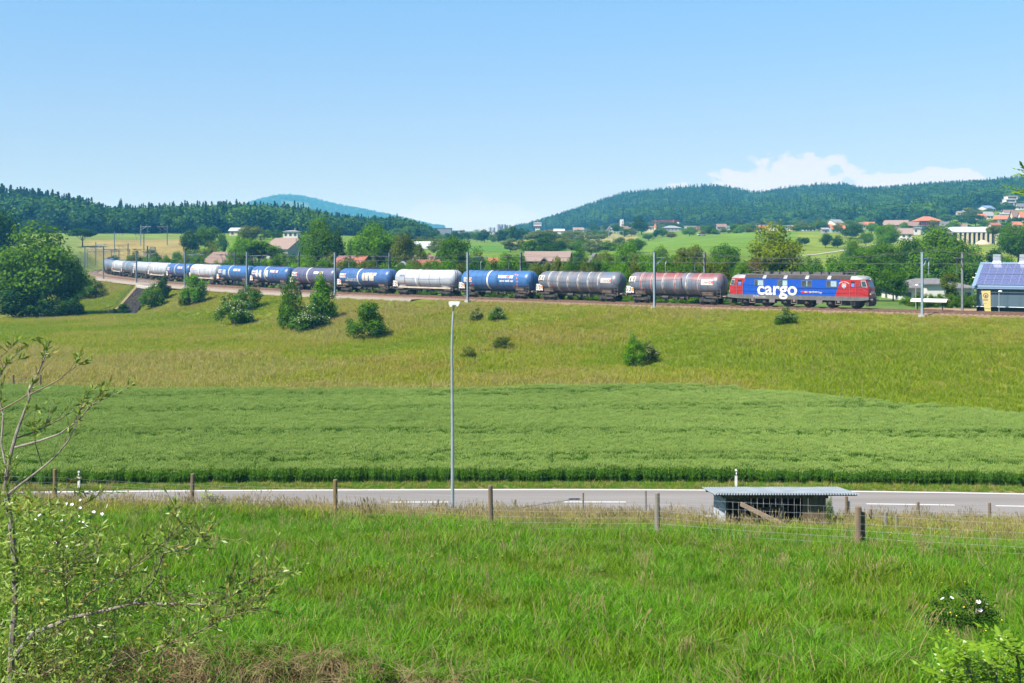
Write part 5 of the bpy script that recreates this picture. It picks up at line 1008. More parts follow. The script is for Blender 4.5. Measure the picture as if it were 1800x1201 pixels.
for px, d, hgt, lb in ((1756, -4.5, 2.6, 'short lamp post before the solar building, right of the yellow sign'), (1612, -14, 3.0, 'short lamp post beside the clipped hedge')):
    p, h = lineside(px, d); t = thing('lamp_post', lb, 'lamp post', (p.x, p.y, p.z-.05), h+math.pi, 'short lamp posts'); MB().tube((0, 0, 0), (0, 0, hgt), .05, .04, 8).build('post', steel, t); MB().lathe([(hgt-.02, .10), (hgt+.05, .24), (hgt+.16, .20), (hgt+.22, .03)], 14, axis='z').off((.14, 0, 0)).build('lamp_head', white, t)
p, h = lineside(1634, -8.2); t = thing('bicycle_shelter', 'low white curved canopy on short posts beside the hedge', 'shelter', (p.x, p.y, p.z-.05), h+math.pi)
q = MB(); prof = [(-1.1, 1.12), (-.9, 1.38), (-.3, 1.52), (.5, 1.50), (1.1, 1.32), (1.12, 1.24), (.5, 1.42), (-.3, 1.44), (-.88, 1.30), (-1.02, 1.12)]
vs = [(x, y, z) for x in (-2.2, 2.2) for y, z in prof]; q.add(vs, [(i, (i+1) % 10, 10+(i+1) % 10, 10+i) for i in range(10)]+[tuple(range(10)), tuple(range(10, 20))]); q.build('canopy', WALLS['white'], t); MB().box((0, -1.04, 1.13), (4.3, .06, .10)).build('edge_beam', iron, t)
for x in (-1.7, 1.4): MB().box((x, .3, .65), (.1, .1, 1.4)).build('post', iron, t)
# dirt yard behind the line
ya, yb_ = [], []
for s in np.linspace(px_s(1715, -7), px_s(1605, -7), 12):
    a, _ = track_pt(s, -5.5); b_, _ = track_pt(s, -15.5); ya.append((a.x, a.y, gz(a.x, a.y)+.06)); yb_.append((b_.x, b_.y, gz(b_.x, b_.y)+.06))
q = MB(); q.add(ya+yb_, [(i, i+1, 12+i+1, 12+i) for i in range(11)]); tag(q.build('dirt_yard', mat('dry_earth', (0.27, 0.17, 0.095), (0.20, 0.135, 0.08), 2, 0.95)), kind='structure')
# field track on the right hill
pp = [(1380, 453.5), (1405, 450.5), (1430, 448.5), (1455, 445), (1480, 441.5), (1500, 438), (1520, 434), (1541, 431), (1580, 429)]
vs = []
for x, y in pp:
    p = hit(x, y); vs += [(p.x, p.y-1.7, gz(p.x, p.y-1.7)+.15), (p.x, p.y+1.7, gz(p.x, p.y+1.7)+.15)]
q = MB(); q.add(vs, [(2*i, 2*i+2, 2*i+3, 2*i+1) for i in range(len(pp)-1)]); tag(q.build('field_path', mat('path_pale', (0.30, 0.285, 0.26), (0.25, 0.24, 0.22), 1, 0.9)), kind='structure')

# ------------------------------------------------------------------ bridge wing on the left embankment
tl, tr_, br_, bl = hit(243, 508), hit(263, 511), hit(238, 553), hit(190, 553)
t = thing('bridge_abutment', 'stone-paved bridge abutment, its shade painted dark, on the embankment at left', 'abutment', tuple(bl))
stonem = mat('shaded_stone', (0.016, 0.014, 0.015), (0.036, 0.032, 0.031), 1.5, 0.95, spec=.08); o_ = t.location; rs = random.Random(4); blocks = [MB() for _ in range(1)]  # stone coloured very dark to stand for the wall's shaded face
rows_, cols_ = 22, 9; sid = 0; stones = [MB().box((0, 0, 0), (1, 1, 1)).mesh('stone', stonem) for _ in range(1)]
def bil(u, v): p = tl.lerp(tr_, u).lerp(bl.lerp(br_, u), v); return Vector((p.x, p.y, gz(p.x, p.y)))
m = MB()
for r_ in range(rows_):
    for c_ in range(cols_):
        u0 = (c_+(.5 if r_ % 2 else 0))/cols_; u1 = min(1, u0+1/cols_*.92); v0, v1 = r_/rows_, (r_+.84)/rows_; k = rs.uniform(.18, .42)
        if u0 >= 1: continue
        q = [bil(u0, v0), bil(u1, v0), bil(u1, v1), bil(u0, v1)]; top = [p+Vector((.02, -.05, k+.25*(1-i//2))) - o_ for i, p in enumerate(q)]; bot = [p-Vector((0, 0, .2)) - o_ for p in q]
        m.add(top+bot, [(0, 1, 2, 3), (0, 4, 5, 1), (1, 5, 6, 2), (2, 6, 7, 3), (3, 7, 4, 0)])
so_ = m.build('stone_courses', stonem, t); so_['kind'] = 'stuff'
q = MB(); cop = mat('coping_ochre', (0.20, 0.15, 0.06), (0.12, 0.11, 0.05), 3, 0.9)
for k in range(12): a, b_ = bil(0, k/12), bil(0, (k+.94)/12); q.box((a+b_)/2-o_+Vector((-.25, 0, .45)), ((b_-a).length*1.05, .6, .35), mtx=(b_-a).to_track_quat('X', 'Z').to_matrix())
q.build('coping', cop, t)
q = MB(); q.box((tl+tr_)/2-o_+Vector((0, 0, .5)), ((tr_-tl).length+1.0, 1.0, .6), mtx=(tr_-tl).to_track_quat('X', 'Z').to_matrix()); q.build('bridge_sill', conc2, t)
t = thing('bridge_railing', 'thin steel railing on the little bridge beside the near track', 'railing', tuple(tl)); o_ = t.location; q = MB(); e0, e1 = tl+Vector((0, 1, .75)), tr_+Vector((1, 1, .75))
for z in (.55, 1.1): q.tube(e0-o_+Vector((0, 0, z)), e1-o_+Vector((0, 0, z)), .04, n=5)
q.build('rail', steel, t)
for k in range(9): p = e0.lerp(e1, k/8)-o_; MB().tube(p-Vector((0, 0, .4)), p+Vector((0, 0, 1.12)), .035, n=5).build('post', steel, t)
t = thing('slope_railing', 'long handrail running down the embankment beside the stone abutment', 'railing', tuple(bil(0, 1))); o_ = t.location; pts = []
for k in range(9):
    p = bil(0, k/8)+Vector((-1.5, .6, 0)); p.z = gz(p.x, p.y); pts.append(p-o_+Vector((0, 0, 1.0))); MB().tube(p-o_-Vector((0, 0, .2)), p-o_+Vector((0, 0, 1.0)), .035, n=5).build('post', iron, t)
MB().path(pts, .045, 5).build('rail', iron, t)

# ------------------------------------------------------------------ trees and shrubs
bark = mat('bark', (0.075, 0.060, 0.045), (0.12, 0.10, 0.08), 6, 0.95); barkd = mat('bark_dark', (0.04, 0.033, 0.028), (0.07, 0.058, 0.048), 6, 0.95)
LF = {'green': leafmat('leaf_green', (0.026, 0.085, 0.002), (0.080, 0.185, 0.006), (0.090, 0.185, 0.005), .36), 'dark': leafmat('leaf_dark', (0.012, 0.045, 0.005), (0.030, 0.085, 0.008), (0.036, 0.095, 0.007), .25), 'bright': leafmat('leaf_bright', (0.050, 0.150, 0.002), (0.130, 0.275, 0.006), (0.095, 0.22, 0.004), .38),
      'olive': leafmat('leaf_olive', (0.050, 0.090, 0.004), (0.120, 0.170, 0.009), (0.12, 0.145, 0.012), .32), 'yellow': leafmat('leaf_yellowgreen', (0.075, 0.115, 0.002), (0.180, 0.225, 0.007), (0.14, 0.19, 0.005), .32), 'silver': leafmat('leaf_silver', (0.085, 0.135, 0.045), (0.14, 0.19, 0.075), (0.11, 0.155, 0.055), .25),
      'plum': leafmat('leaf_plum', (0.035, 0.018, 0.022), (0.06, 0.03, 0.03), None, .2), 'spruce': leafmat('needle_dark', (0.006, 0.028, 0.008), (0.018, 0.052, 0.013), (0.020, 0.056, 0.011), .15), 'rusty': leafmat('leaf_rusty', (0.11, 0.07, 0.010), (0.10, 0.12, 0.012), None, .25)}
petal = mat('blossom_petal', (0.42, 0.36, 0.33), (0.52, 0.47, 0.42), 9, 0.7)
def rdir(rng, n): v = rng.normal(size=(n, 3)); return v/np.linalg.norm(v, axis=1, keepdims=True)
def crown_pts(seed, n, kind):
    """leaf positions/normals in a unit tree (height 1, base at 0)"""
    rng = np.random.default_rng(seed)
    if kind == 'broad':
        k = 26; c = rdir(rng, k)*np.array([.34, .34, .36])*rng.uniform(.45, 1.0, (k, 1)); c[:, 2] += .56; r = rng.uniform(.10, .19, k); c[0] = (0, 0, .62); r[0] = .24
    elif kind == 'tall':
        k = 24; z = np.linspace(.22, .90, k); w = .30*np.sin(np.clip((z-.08)/.95, 0, 1)*math.pi)**.6; a = rng.uniform(0, 6.28, k); c = np.stack([np.cos(a)*w*rng.uniform(.2, 1, k), np.sin(a)*w*rng.uniform(.2, 1, k), z], 1); r = rng.uniform(.10, .15, k)
    elif kind == 'umbrella':
        k = 20; a = rng.uniform(0, 6.28, k); q = np.sqrt(rng.uniform(0, 1, k)); c = np.stack([np.cos(a)*q*.40, np.sin(a)*q*.40, .66+.22*(1-q**2)-.10*q*rng.uniform(0, 1, k)], 1); r = rng.uniform(.09, .15, k)
    elif kind == 'egg':
        k = 30; c = rdir(rng, k)*np.array([.22, .22, .34])*rng.uniform(.6, 1, (k, 1)); c[:, 2] += .58; r = rng.uniform(.11, .15, k)
    else:  # bush: dome from the ground
        k = 28; a = rng.uniform(0, 6.28, k); q = np.sqrt(rng.uniform(0, 1, k)); c = np.stack([np.cos(a)*q*.42, np.sin(a)*q*.42, .14+.72*rng.uniform(.05, 1, k)**1.2*np.sqrt(1-q**2*.75)], 1); r = rng.uniform(.08, .21, k)
    i = rng.choice(len(c), n, p=r**2/(r**2).sum()); d = rdir(rng, n); rad = r[i]*(rng.uniform(0, 1, n)**.33)*rng.uniform(.85, 1.25, n)
    P = c[i]+d*rad[:, None]*np.array([1.05, 1.05, .85]); P[:, 2] = np.maximum(P[:, 2], .01)
    rq_ = np.percentile(np.hypot(P[:, 0], P[:, 1]), 97); kz = 1.0/np.percentile(P[:, 2], 99.3); P = P*np.array([.5/rq_, .5/rq_, kz]); c = c*np.array([.5/rq_, .5/rq_, kz])
    N = d*.9+np.array([0, 0, .55])+rng.normal(size=(n, 3))*.55
    return P, N, c, r
def limb_mesh(seed, c, r, trunk_r, th, name='trunk', m_=None):
    rng = random.Random(seed); m = MB(); top = (rng.uniform(-.02, .02), rng.uniform(-.02, .02), th)
    m.path([(0, 0, -.03), (rng.uniform(-.01, .01), 0, th*.5), top], [trunk_r*1.25, trunk_r*.95, trunk_r*.75], 8)
    for k in range(0, len(c), 2):
        q = Vector(c[k]); s = Vector(top)*(.75+.25*rng.random()); mid = s.lerp(q, .5)+Vector((0, 0, .03)); m.path([s, mid, q], [trunk_r*.42, trunk_r*.25, trunk_r*.08], 5)
    return m.mesh(name, m_ or bark)
TREES = {}
def proto(kind, seed, n, leaf, size, th=.30, tr=.022, blossom=0):
    P, N, c, r = crown_pts(seed, n, kind); rng = np.random.default_rng(seed+5)
    cm = leafmesh('crown', P, N, size*rng.uniform(.6, 1.25, n), LF[leaf], seed, .62); tm = limb_mesh(seed, c, r, tr, th)
    bl_ = None
    if blossom:
        out = P[:, 2]+np.hypot(P[:, 0], P[:, 1])*.6; k = np.argsort(-out)[:int(n*.35)]; k = rng.choice(k, blossom, replace=False); bl_ = leafmesh('blossom', P[k]*1.03, N[k], size*.5, petal, seed, .9)
    return cm, tm, bl_
def PR(kind, leaf, v=0, hi=False):
    key = (kind, leaf, v, hi)
    if key not in TREES:
        s = {'broad': 10, 'tall': 30, 'umbrella': 50, 'egg': 70, 'bush': 90, 'bloom': 110}[kind]+v*3+hash(leaf[:1]+str(len(leaf))) % 1
        if kind in ('bush', 'bloom'): TREES[key] = proto('bush', s, 6000 if hi else 2600, leaf, .028 if hi else .042, .25, .02, (420 if hi else 200) if kind == 'bloom' else 0)
        else: TREES[key] = proto(kind, s, 14000 if hi else 5200, leaf, .0195 if hi else .0285, .30 if kind != 'umbrella' else .42)
    return TREES[key]
def tree(label, px, ytop, w, D, kind='broad', leaf='green', v=0, hi=False, group=None, name=None, cat=None, ybase=None, z0=None, depth=1.0, rz=None):
    """crown centre column px, top row, crown width in photo px, at distance D"""
    x = (px-900)/F*D; zg = gz(x, D) if z0 is None else z0
    Hh = max(1.0, CZ+(HY-ytop)/F*D-zg); W = w/F*D; Hh = max(Hh, .55*W)
    nm = name or {'bush': 'shrub', 'bloom': 'flowering_shrub'}.get(kind, 'tree'); cat = cat or ('shrub' if kind in ('bush', 'bloom') else 'tree')
    wf = 1.0
    rz = (px*1.7 % 6.28) if rz is None else rz
    t = thing(nm, label, cat, (x, D, zg-.05), rz, group)
    cm, tm, bl_ = PR(kind, leaf, v, hi); sx = W/wf
    for me in (cm, tm)+((bl_,) if bl_ else ()):
        o = obj(me.name, me, t); o.scale = (sx, sx*depth, Hh)
    return t
WAGX = [1540, 1283, 1103, 945, 811, 701, 600, 519, 448, 388, 343, 301, 267, 241, 222, 206, 192, 180]
ORD = ['', 'first', 'second', 'third', 'fourth', 'fifth', 'sixth', 'seventh', 'eighth', 'ninth', 'tenth', 'eleventh', 'twelfth', 'thirteenth', 'fourteenth', 'fifteenth', 'sixteenth', 'seventeenth', 'eighteenth', 'nineteenth', 'twentieth', 'twenty-first', 'twenty-second', 'twenty-third', 'twenty-fourth', 'twenty-fifth', 'twenty-sixth']
_used = {}
def by_wagon(px):
    """which vehicle of the train stands before this photo column, and which part of it"""
    k = sum(1 for x in WAGX if x > px); k = max(1, min(k, len(WAGX)-1)); a, b_ = WAGX[k], WAGX[k-1]; f = (px-a)/max(1, b_-a); part = 'left end' if f < .25 else 'left half' if f < .5 else 'right half' if f < .75 else 'right end'
    return '%s of the %s' % (part, 'locomotive' if k == 1 else '%s tank wagon' % ORD[k-1])
def uniq(lb):
    n = _used.get(lb, 0); _used[lb] = n+1
    return lb if n == 0 else lb+[', further back', ', lower one', ', taller one', ', third one', ', fourth one'][min(n-1, 4)]
# large individual trees (photo column, top row, width, distance)
T = tree
T('huge leafy tree with a dark trunk left of the bridge abutment', 62, 399, 165, 232, 'broad', 'green', 0, True, z0=0.0)
T('large dark tree at the left frame edge behind the huge one', 5, 374, 70, 330, 'broad', 'dark', 1)
T('lower half-shaded tree spilling right of the huge left tree', 118, 452, 70, 236, 'broad', 'green', 2, True, z0=0.0)
T('dark shrub at the foot of the huge left tree', 40, 505, 110, 226, 'bush', 'dark', 0, True, z0=0.0); T('dark shrub below the huge left tree, nearest the abutment', 115, 515, 70, 228, 'bush', 'dark', 1, True, z0=0.0)
T('lone round-crowned tree on the tan meadow', 145, 402, 52, 470, 'umbrella', 'dark', 0, True)
T('tall spruce-like dark tree standing above the left wood', 211, 352, 12, 800, 'tall', 'spruce', 0)
T('leafy round tree at the meadow edge, dark side left', 335, 405, 36, 430, 'broad', 'dark', 2); T('bright rounded tree right of the meadow', 368, 398, 46, 440, 'broad', 'green', 1); T('small tree right of the bright rounded one', 393, 412, 22, 430, 'broad', 'green', 2)
T('olive-green tree above the dark timber chalet', 372, 425, 42, 370, 'broad', 'olive', 0); T('rust-tinged round tree in front of the wood, left of the white house', 442, 398, 48, 480, 'broad', 'olive', 1); T('small round tree beside the white house with blue shutters', 487, 404, 22, 500, 'broad', 'dark', 0); T('small round tree left of the one beside the white house', 470, 404, 20, 505, 'broad', 'green', 2)
T('spreading bright tree in front of the brown-roofed barn', 452, 425, 92, 300, 'umbrella', 'green', 1, True); T('bright crown left of the spreading tree', 424, 418, 52, 320, 'broad', 'bright', 1); T('leafy crown under the brown barn roof', 500, 448, 60, 280, 'broad', 'green', 0)
T('tall vigorous tree with upswept crown behind the violet-grey wagon', 554, 386, 72, 275, 'broad', 'green', 2, True); T('dark crown right of the tall vigorous tree', 592, 405, 34, 285, 'broad', 'dark', 1); T('bushy tree below the tall vigorous tree', 535, 450, 60, 255, 'broad', 'bright', 0)
T('tall bright green tree behind the graffiti blue wagon', 660, 396, 78, 270, 'broad', 'bright', 2, True); T('thin tree with a pale bare trunk beside the small shed', 708, 412, 44, 262, 'tall', 'olive', 1); T('small tree left of the tall bright one', 625, 420, 34, 300, 'broad', 'green', 1)
T('slim birch-like trees right of the pale trunk', 736, 430, 30, 290, 'tall', 'olive', 0); T('weeping pale tree near the greenhouse', 775, 420, 36, 330, 'tall', 'silver', 1); T('dense round tree left of the near mast by the bright blue wagon', 803, 418, 66, 250, 'broad', 'green', 1, True); T('bushy tree just right of that mast', 838, 436, 42, 255, 'broad', 'green', 0)
T('bright bushy tree behind the bright blue wagon', 900, 446, 60, 235, 'broad', 'bright', 1, True)
T('pale silvery willow on the plain', 955, 405, 62, 480, 'umbrella', 'silver', 0, True); T('dark green round tree in front of the pale willow', 960, 408, 36, 455, 'broad', 'dark', 0); T('dark narrow tree left of the pale willow', 935, 425, 26, 440, 'tall', 'dark', 0)
T('greyish poplar trees left of the willow', 897, 420, 30, 430, 'tall', 'silver', 0); T('round dark tree right of the pale willow', 988, 424, 22, 440, 'broad', 'dark', 2); T('silvery grey willow further right on the plain', 1005, 405, 46, 560, 'broad', 'silver', 1); T('dark tree right of the silvery grey willow', 1027, 420, 28, 450, 'broad', 'dark', 1); T('pale silver willow next to the substation', 1050, 412, 40, 560, 'umbrella', 'silver', 2)
T('tall bright tree right of the long farmhouse', 1102, 428, 78, 235, 'broad', 'bright', 0, True); T('olive tree left of the tall bright one', 1065, 445, 54, 225, 'broad', 'olive', 2, True); T('small green tree behind the long farmhouse', 1018, 434, 36, 330, 'broad', 'green', 0)
T('tall egg-shaped dark tree near the church', 1122, 380, 20, 820, 'egg', 'dark', 0, True); T('broad dark tree below the egg-shaped one', 1128, 402, 40, 760, 'broad', 'dark', 1); T('round tree before the church tower', 1085, 399, 24, 820, 'broad', 'dark', 2); T('green tree at the field corner right of the church', 1140, 420, 22, 640, 'broad', 'green', 1)
T('bright bush-like tree at the left end of the hill field', 1212, 400, 30, 640, 'broad', 'bright', 2); T('grey-brown bare-looking tree left of the hill field', 1180, 412, 20, 640, 'broad', 'rusty', 0); T('small trees left of the bright bush-like tree', 1165, 408, 30, 680, 'broad', 'green', 2)
T('great yellow-green maple behind the locomotive', 1363, 396, 110, 210, 'broad', 'yellow', 0, True, depth=.9); T('rust-coloured shrub left of the great maple', 1325, 455, 34, 205, 'bush', 'rusty', 0, True)
T('dark green tree left of the great maple', 1270, 432, 64, 222, 'broad', 'green', 1, True); T('leafy tree behind the mast next to the locomotive', 1216, 434, 64, 228, 'broad', 'olive', 1, True); T('small tree right of the tall bright one by the farmhouse', 1165, 436, 54, 232, 'broad', 'green', 2, True)
T('small orchard tree right of the maple, first from left', 1405, 417, 14, 478, 'broad', 'dark', 0); T('small orchard tree right of the maple, second from left', 1415, 418, 16, 476, 'broad', 'dark', 1); T('orchard tree above the pale path, third from left', 1451, 411, 26, 464, 'broad', 'dark', 2); T('orchard tree above the pale path, fourth from left', 1472, 414, 24, 462, 'broad', 'dark', 0); T('orchard tree beside the big lineside trees', 1522, 409, 26, 482, 'broad', 'green', 1); T('broad orchard tree behind the others', 1496, 403, 42, 560, 'broad', 'dark', 2)
T('dark pointed spruce among village roofs', 1546, 382, 14, 760, 'tall', 'spruce', 1); T('bright round tree below the village, left of the white gabled house', 1555, 396, 46, 420, 'broad', 'bright', 1, True)
T('leafy tree at the path end right of the locomotive', 1500, 420, 46, 330, 'broad', 'green', 0, True); T('tall bushy tree behind the locomotive cab', 1515, 440, 70, 220, 'broad', 'green', 2, True); T('large leafy tree left of the near mast beside the cab', 1560, 428, 80, 250, 'broad', 'green', 1, True); T('lower leafy tree beside the bungalow', 1570, 458, 54, 190, 'broad', 'green', 0, True)
T('very large round tree behind the right masts', 1640, 402, 110, 265, 'broad', 'green', 2, True); T('dense dark tree left of the very large one', 1600, 420, 64, 262, 'broad', 'dark', 0, True); T('tall tree between the two right masts', 1668, 432, 60, 232, 'broad', 'green', 1, True); T('light-leaved slender tree above the bungalow roof', 1668, 480, 32, 186, 'tall', 'olive', 1)
T('mid-sized tree left of the open meadow gap', 1712, 432, 44, 300, 'broad', 'green', 0); T('round tree in front of the grey barn', 1748, 397, 30, 520, 'umbrella', 'olive', 0, True); T('big leafy tree at the right frame edge', 1790, 396, 70, 330, 'broad', 'green', 1, True); T('dark bushy tree before the right meadow', 1752, 438, 40, 320, 'broad', 'dark', 2); T('low bushy trees above the solar building roof', 1765, 452, 60, 260, 'bush', 'green', 1, True)
# village greenery
rv = random.Random(12)
vt = [(1248, 398, 12), (1290, 395, 14), (1296, 402, 16), (1312, 403, 18), (1325, 399, 14), (1400, 402, 16), (1408, 404, 18), (1424, 402, 16), (1440, 389, 22), (1438, 402, 14), (1457, 398, 12), (1473, 392, 12), (1505, 398, 22), (1492, 388, 16), (1515, 381, 16), (1532, 393, 16), (1588, 392, 12), (1626, 397, 14), (1640, 388, 12), (1660, 366, 20), (1664, 378, 24), (1676, 390, 22), (1655, 400, 18), (1690, 381, 26), (1702, 366, 24), (1712, 374, 22), (1722, 370, 20), (1715, 390, 34), (1700, 402, 22), (1738, 371, 16), (1752, 374, 24), (1758, 360, 18), (1745, 388, 22), (1764, 391, 20), (1778, 388, 18), (1776, 366, 20), (1786, 368, 22), (1790, 392, 22), (1797, 366, 18), (1768, 356, 14), (1610, 371, 22), (1598, 398, 10), (1240, 397, 14), (1375, 401, 14), (1343, 398, 8), (1560, 398, 16), (1730, 391, 22)]
nb = ['behind the field crest', 'among the orange roofs', 'between the village houses', 'on the right hillside gardens', 'beside the grey barn']
for k, (px, yt, w) in enumerate(vt):
    D = 690+rv.uniform(-30, 60)+(160 if yt < 385 else 0)+(60 if yt < 375 else 0)
    q = min(vil, key=lambda v: abs((v[1]+v[2])/2-px)+abs(v[3]+4-yt)*1.5); xm = (q[1]+q[2])/2; side = 'left of' if px < xm-4 else 'right of' if px > xm+4 else ('above' if yt < q[3] else 'before'); kd = rv.choice(['broad', 'broad', 'tall', 'egg']); lf_ = rv.choice(['green', 'dark', 'dark', 'green', 'olive', 'bright'])
    lb = ' '.join(('%s %s tree %s the %s' % ({'broad': 'round', 'tall': 'narrow', 'egg': 'oval'}[kd], lf_, side, q[0])).split()[:15])
    T(uniq(lb), px, yt-1, w*(1.5 if px < 1650 else 1.15), D, kd, lf_, rv.randrange(3), group='garden trees on the right hillside' if px > 1650 else 'garden trees of the village')
T('copper-red beech among the village roofs', 1299, 390, 16, 850, 'broad', 'plum', 0); T('second copper-red tree behind the white terrace', 1340, 391, 14, 860, 'broad', 'plum', 1); T('dark red bush below the pale blue gable house', 1763, 386, 9, 720, 'bush', 'plum', 0)
rh = random.Random(31)
for k in range(26):
    px = 1050+k*18+rh.uniform(-5, 5)
    T('%s tree from the left in the row behind the village roofs' % ORD[k+1], px, 396.5+rh.uniform(-4, 3), rh.uniform(20, 30), 985+rh.uniform(0, 50), rh.choice(['broad', 'bush', 'broad']), rh.choice(['dark', 'green', 'dark', 'olive']), k % 3, group='tree row behind the village roofs')
for k in range(26):
    px = 1236+k*11+rh.uniform(-4, 4)
    if px > 1335: continue
    T('%s bush from the left in the hedgerow along the field crest' % ORD[k+1], px, 404.5+rh.uniform(-2, 2.5)-(px < 1280)*1.5, rh.uniform(12, 20), 640+rh.uniform(-10, 40), rh.choice(['bush', 'broad']), rh.choice(['green', 'dark', 'olive', 'silver', 'bright']), k % 3, group='hedgerow along the field crest')
# plain in the centre
PLAIN = [(812, 405, 16), (824, 408, 18), (838, 404, 18), (852, 404, 20), (846, 412, 18), (866, 413, 14), (880, 405, 18), (890, 402, 16), (900, 397, 14), (908, 403, 16), (918, 401, 16), (926, 404, 14), (945, 409, 18), (760, 408, 22), (775, 412, 20), (788, 410, 18), (800, 406, 12), (1035, 404, 14), (1057, 406, 16), (1046, 404, 12), (1012, 408, 12), (995, 410, 14), (700, 402, 22), (722, 398, 24), (744, 402, 22), (1152, 404, 12), (1068, 416, 18), (1098, 415, 22), (1110, 420, 20)]
for k, (px, yt, w) in enumerate(PLAIN):
    rk = sorted(q[0] for q in PLAIN if (q[0] > 980) == (px > 980)).index(px)+1
    T('%s tree from the left in the belt %s' % (ORD[rk], 'before the church' if px > 980 else 'between the wood and the silos'), px, yt, w*1.2, 700+rv.uniform(-40, 60), rv.choice(['broad', 'tall', 'broad']), rv.choice(['dark', 'dark', 'green', 'silver' if px > 930 else 'dark']), rv.randrange(3), group='tree belt before the church' if px > 980 else 'tree belt below the silos')
# hedge-like belt right behind the track, all along the train
rb_ = random.Random(5)
for k, px in enumerate(np.arange(205, 1320, 15.5)):
    px = float(px)+rb_.uniform(-5, 5); d = -rb_.uniform(8.5, 15); s = px_s(px, d); p, h = track_pt(s, d); yt = np.interp(px, [205, 300, 420, 560, 700, 820, 1000, 1250, 1320], [458, 452, 458, 462, 466, 462, 460, 462, 470])+rb_.uniform(-7, 7); w = np.interp(px, [205, 1320], [22, 40])*rb_.uniform(.8, 1.25)
    where = 'left half of the train' if px < 700 else 'right half of the train'
    T(uniq('leafy lineside bush behind the %s' % by_wagon(px)), px, yt, w, p.y, 'bush', rb_.choice(['green', 'green', 'olive', 'bright', 'dark']), rb_.randrange(3), True, group='lineside bushes behind the %s' % where)
for k, px in enumerate(np.arange(240, 1300, 15.0)):
    px = float(px)+rb_.uniform(-4, 4); d = -rb_.uniform(3.7, 5.0); s = px_s(px, d); p, h = track_pt(s, d)
    where = 'left half of the train' if px < 700 else 'right half of the train'
    T(uniq('low weeds showing under the %s' % by_wagon(px)), px, HY+F*(CZ-(p.z+.55+rb_.uniform(-.2, .5)))/p.y, rb_.uniform(14, 22)*180/p.y, p.y, 'bush', rb_.choice(['bright', 'green', 'bright']), rb_.randrange(3), group='weeds along the %s' % where, name='weed', cat='weed')
for k, (px, yt, w, D) in enumerate([(340, 440, 50, 360), (300, 455, 40, 350), (270, 452, 30, 355), (238, 440, 22, 345), (420, 452, 40, 300), (610, 452, 40, 262), (690, 450, 50, 262), (770, 460, 50, 245), (860, 462, 40, 240), (985, 462, 60, 235), (1035, 462, 50, 228), (1130, 455, 60, 222), (1190, 452, 50, 222), (1240, 455, 50, 215), (1300, 462, 50, 206), (1410, 468, 40, 205), (1480, 462, 50, 205), (1530, 470, 60, 190), (1600, 466, 70, 215), (1700, 462, 60, 215), (720, 460, 40, 250), (950, 466, 40, 240), (560, 458, 50, 245), (640, 462, 40, 240)]):
    T(uniq('rounded tree above the lineside bushes, behind the %s' % by_wagon(px)), px, yt, w*1.1, D, 'broad', rv.choice(['green', 'green', 'olive', 'bright']), k % 3, group='thicket trees beyond the lineside hedge')
rc = random.Random(21)
for k in range(74):
    px = 205+k*15.2+rc.uniform(-6, 6) if k < 74 else 0; s_ = px_s(px, -14); D = track_pt(s_, -14)[0].y+rc.uniform(12, 62); yt = float(np.interp(px, [205, 300, 420, 500, 560, 700, 830, 1000, 1150, 1320], [455, 446, 448, 450, 446, 452, 452, 455, 450, 462]))+rc.uniform(-5, 12)
    if 365 < px < 425 or 925 < px < 1005 or 588 < px < 645 or 860 < px < 885 or 728 < px < 775: yt += 14
    T(uniq('mid-green tree in the thicket behind the %s' % by_wagon(px)), px, yt, rc.uniform(26, 46)*230/D, D, rc.choice(['broad', 'bush', 'broad']), rc.choice(['green', 'green', 'olive', 'dark', 'bright']), k % 3, group='thicket trees beyond the lineside hedge')
for k in range(22):
    px = 1405+k*18.5+rc.uniform(-6, 6); D = rc.uniform(215, 330); yt = rc.uniform(440, 466)+(12 if px > 1700 else 0)
    T('%s tree from the left in the copse right of the maple' % ORD[k+1], px, yt, rc.uniform(40, 64)*230/D, D, rc.choice(['broad', 'bush']), rc.choice(['green', 'green', 'dark', 'bright']), k % 3, group='copse right of the maple')
for k in range(30):
    px = 640+k*16.5+rc.uniform(-6, 6); D = rc.uniform(370, 520); yt = rc.uniform(420, 438)
    if 780 < px < 905: continue
    T('%s low tree from the left along the brook across the plain' % ORD[min(k+1, 26)] if k < 26 else 'low tree at the right end of the brook line, number %s from the end' % ORD[30-k], px, yt, rc.uniform(30, 48), D, rc.choice(['broad', 'bush', 'bush']), rc.choice(['green', 'dark', 'silver', 'olive']), k % 3, group='brookside trees on the plain')
# clipped hedge and round bush before the bungalow
t_ = []
for k in range(9): px = 1612+k*12.5; s = px_s(px, -17); p, h = track_pt(s, -17); T('%s section from the left of the clipped hedge before the bungalow' % ORD[k+1], px, 517+rb_.uniform(-.6, .6), 23, p.y, 'bush', 'green', k % 3, True, group='clipped hedge before the bungalow', name='hedge', cat='hedge')
T('pale rounded bush at the left end of the clipped hedge', 1592, 521, 26, 172, 'bush', 'bright', 1, True); T('low yellowish bush before the pale rounded one', 1602, 532, 20, 166, 'bush', 'olive', 2, True)
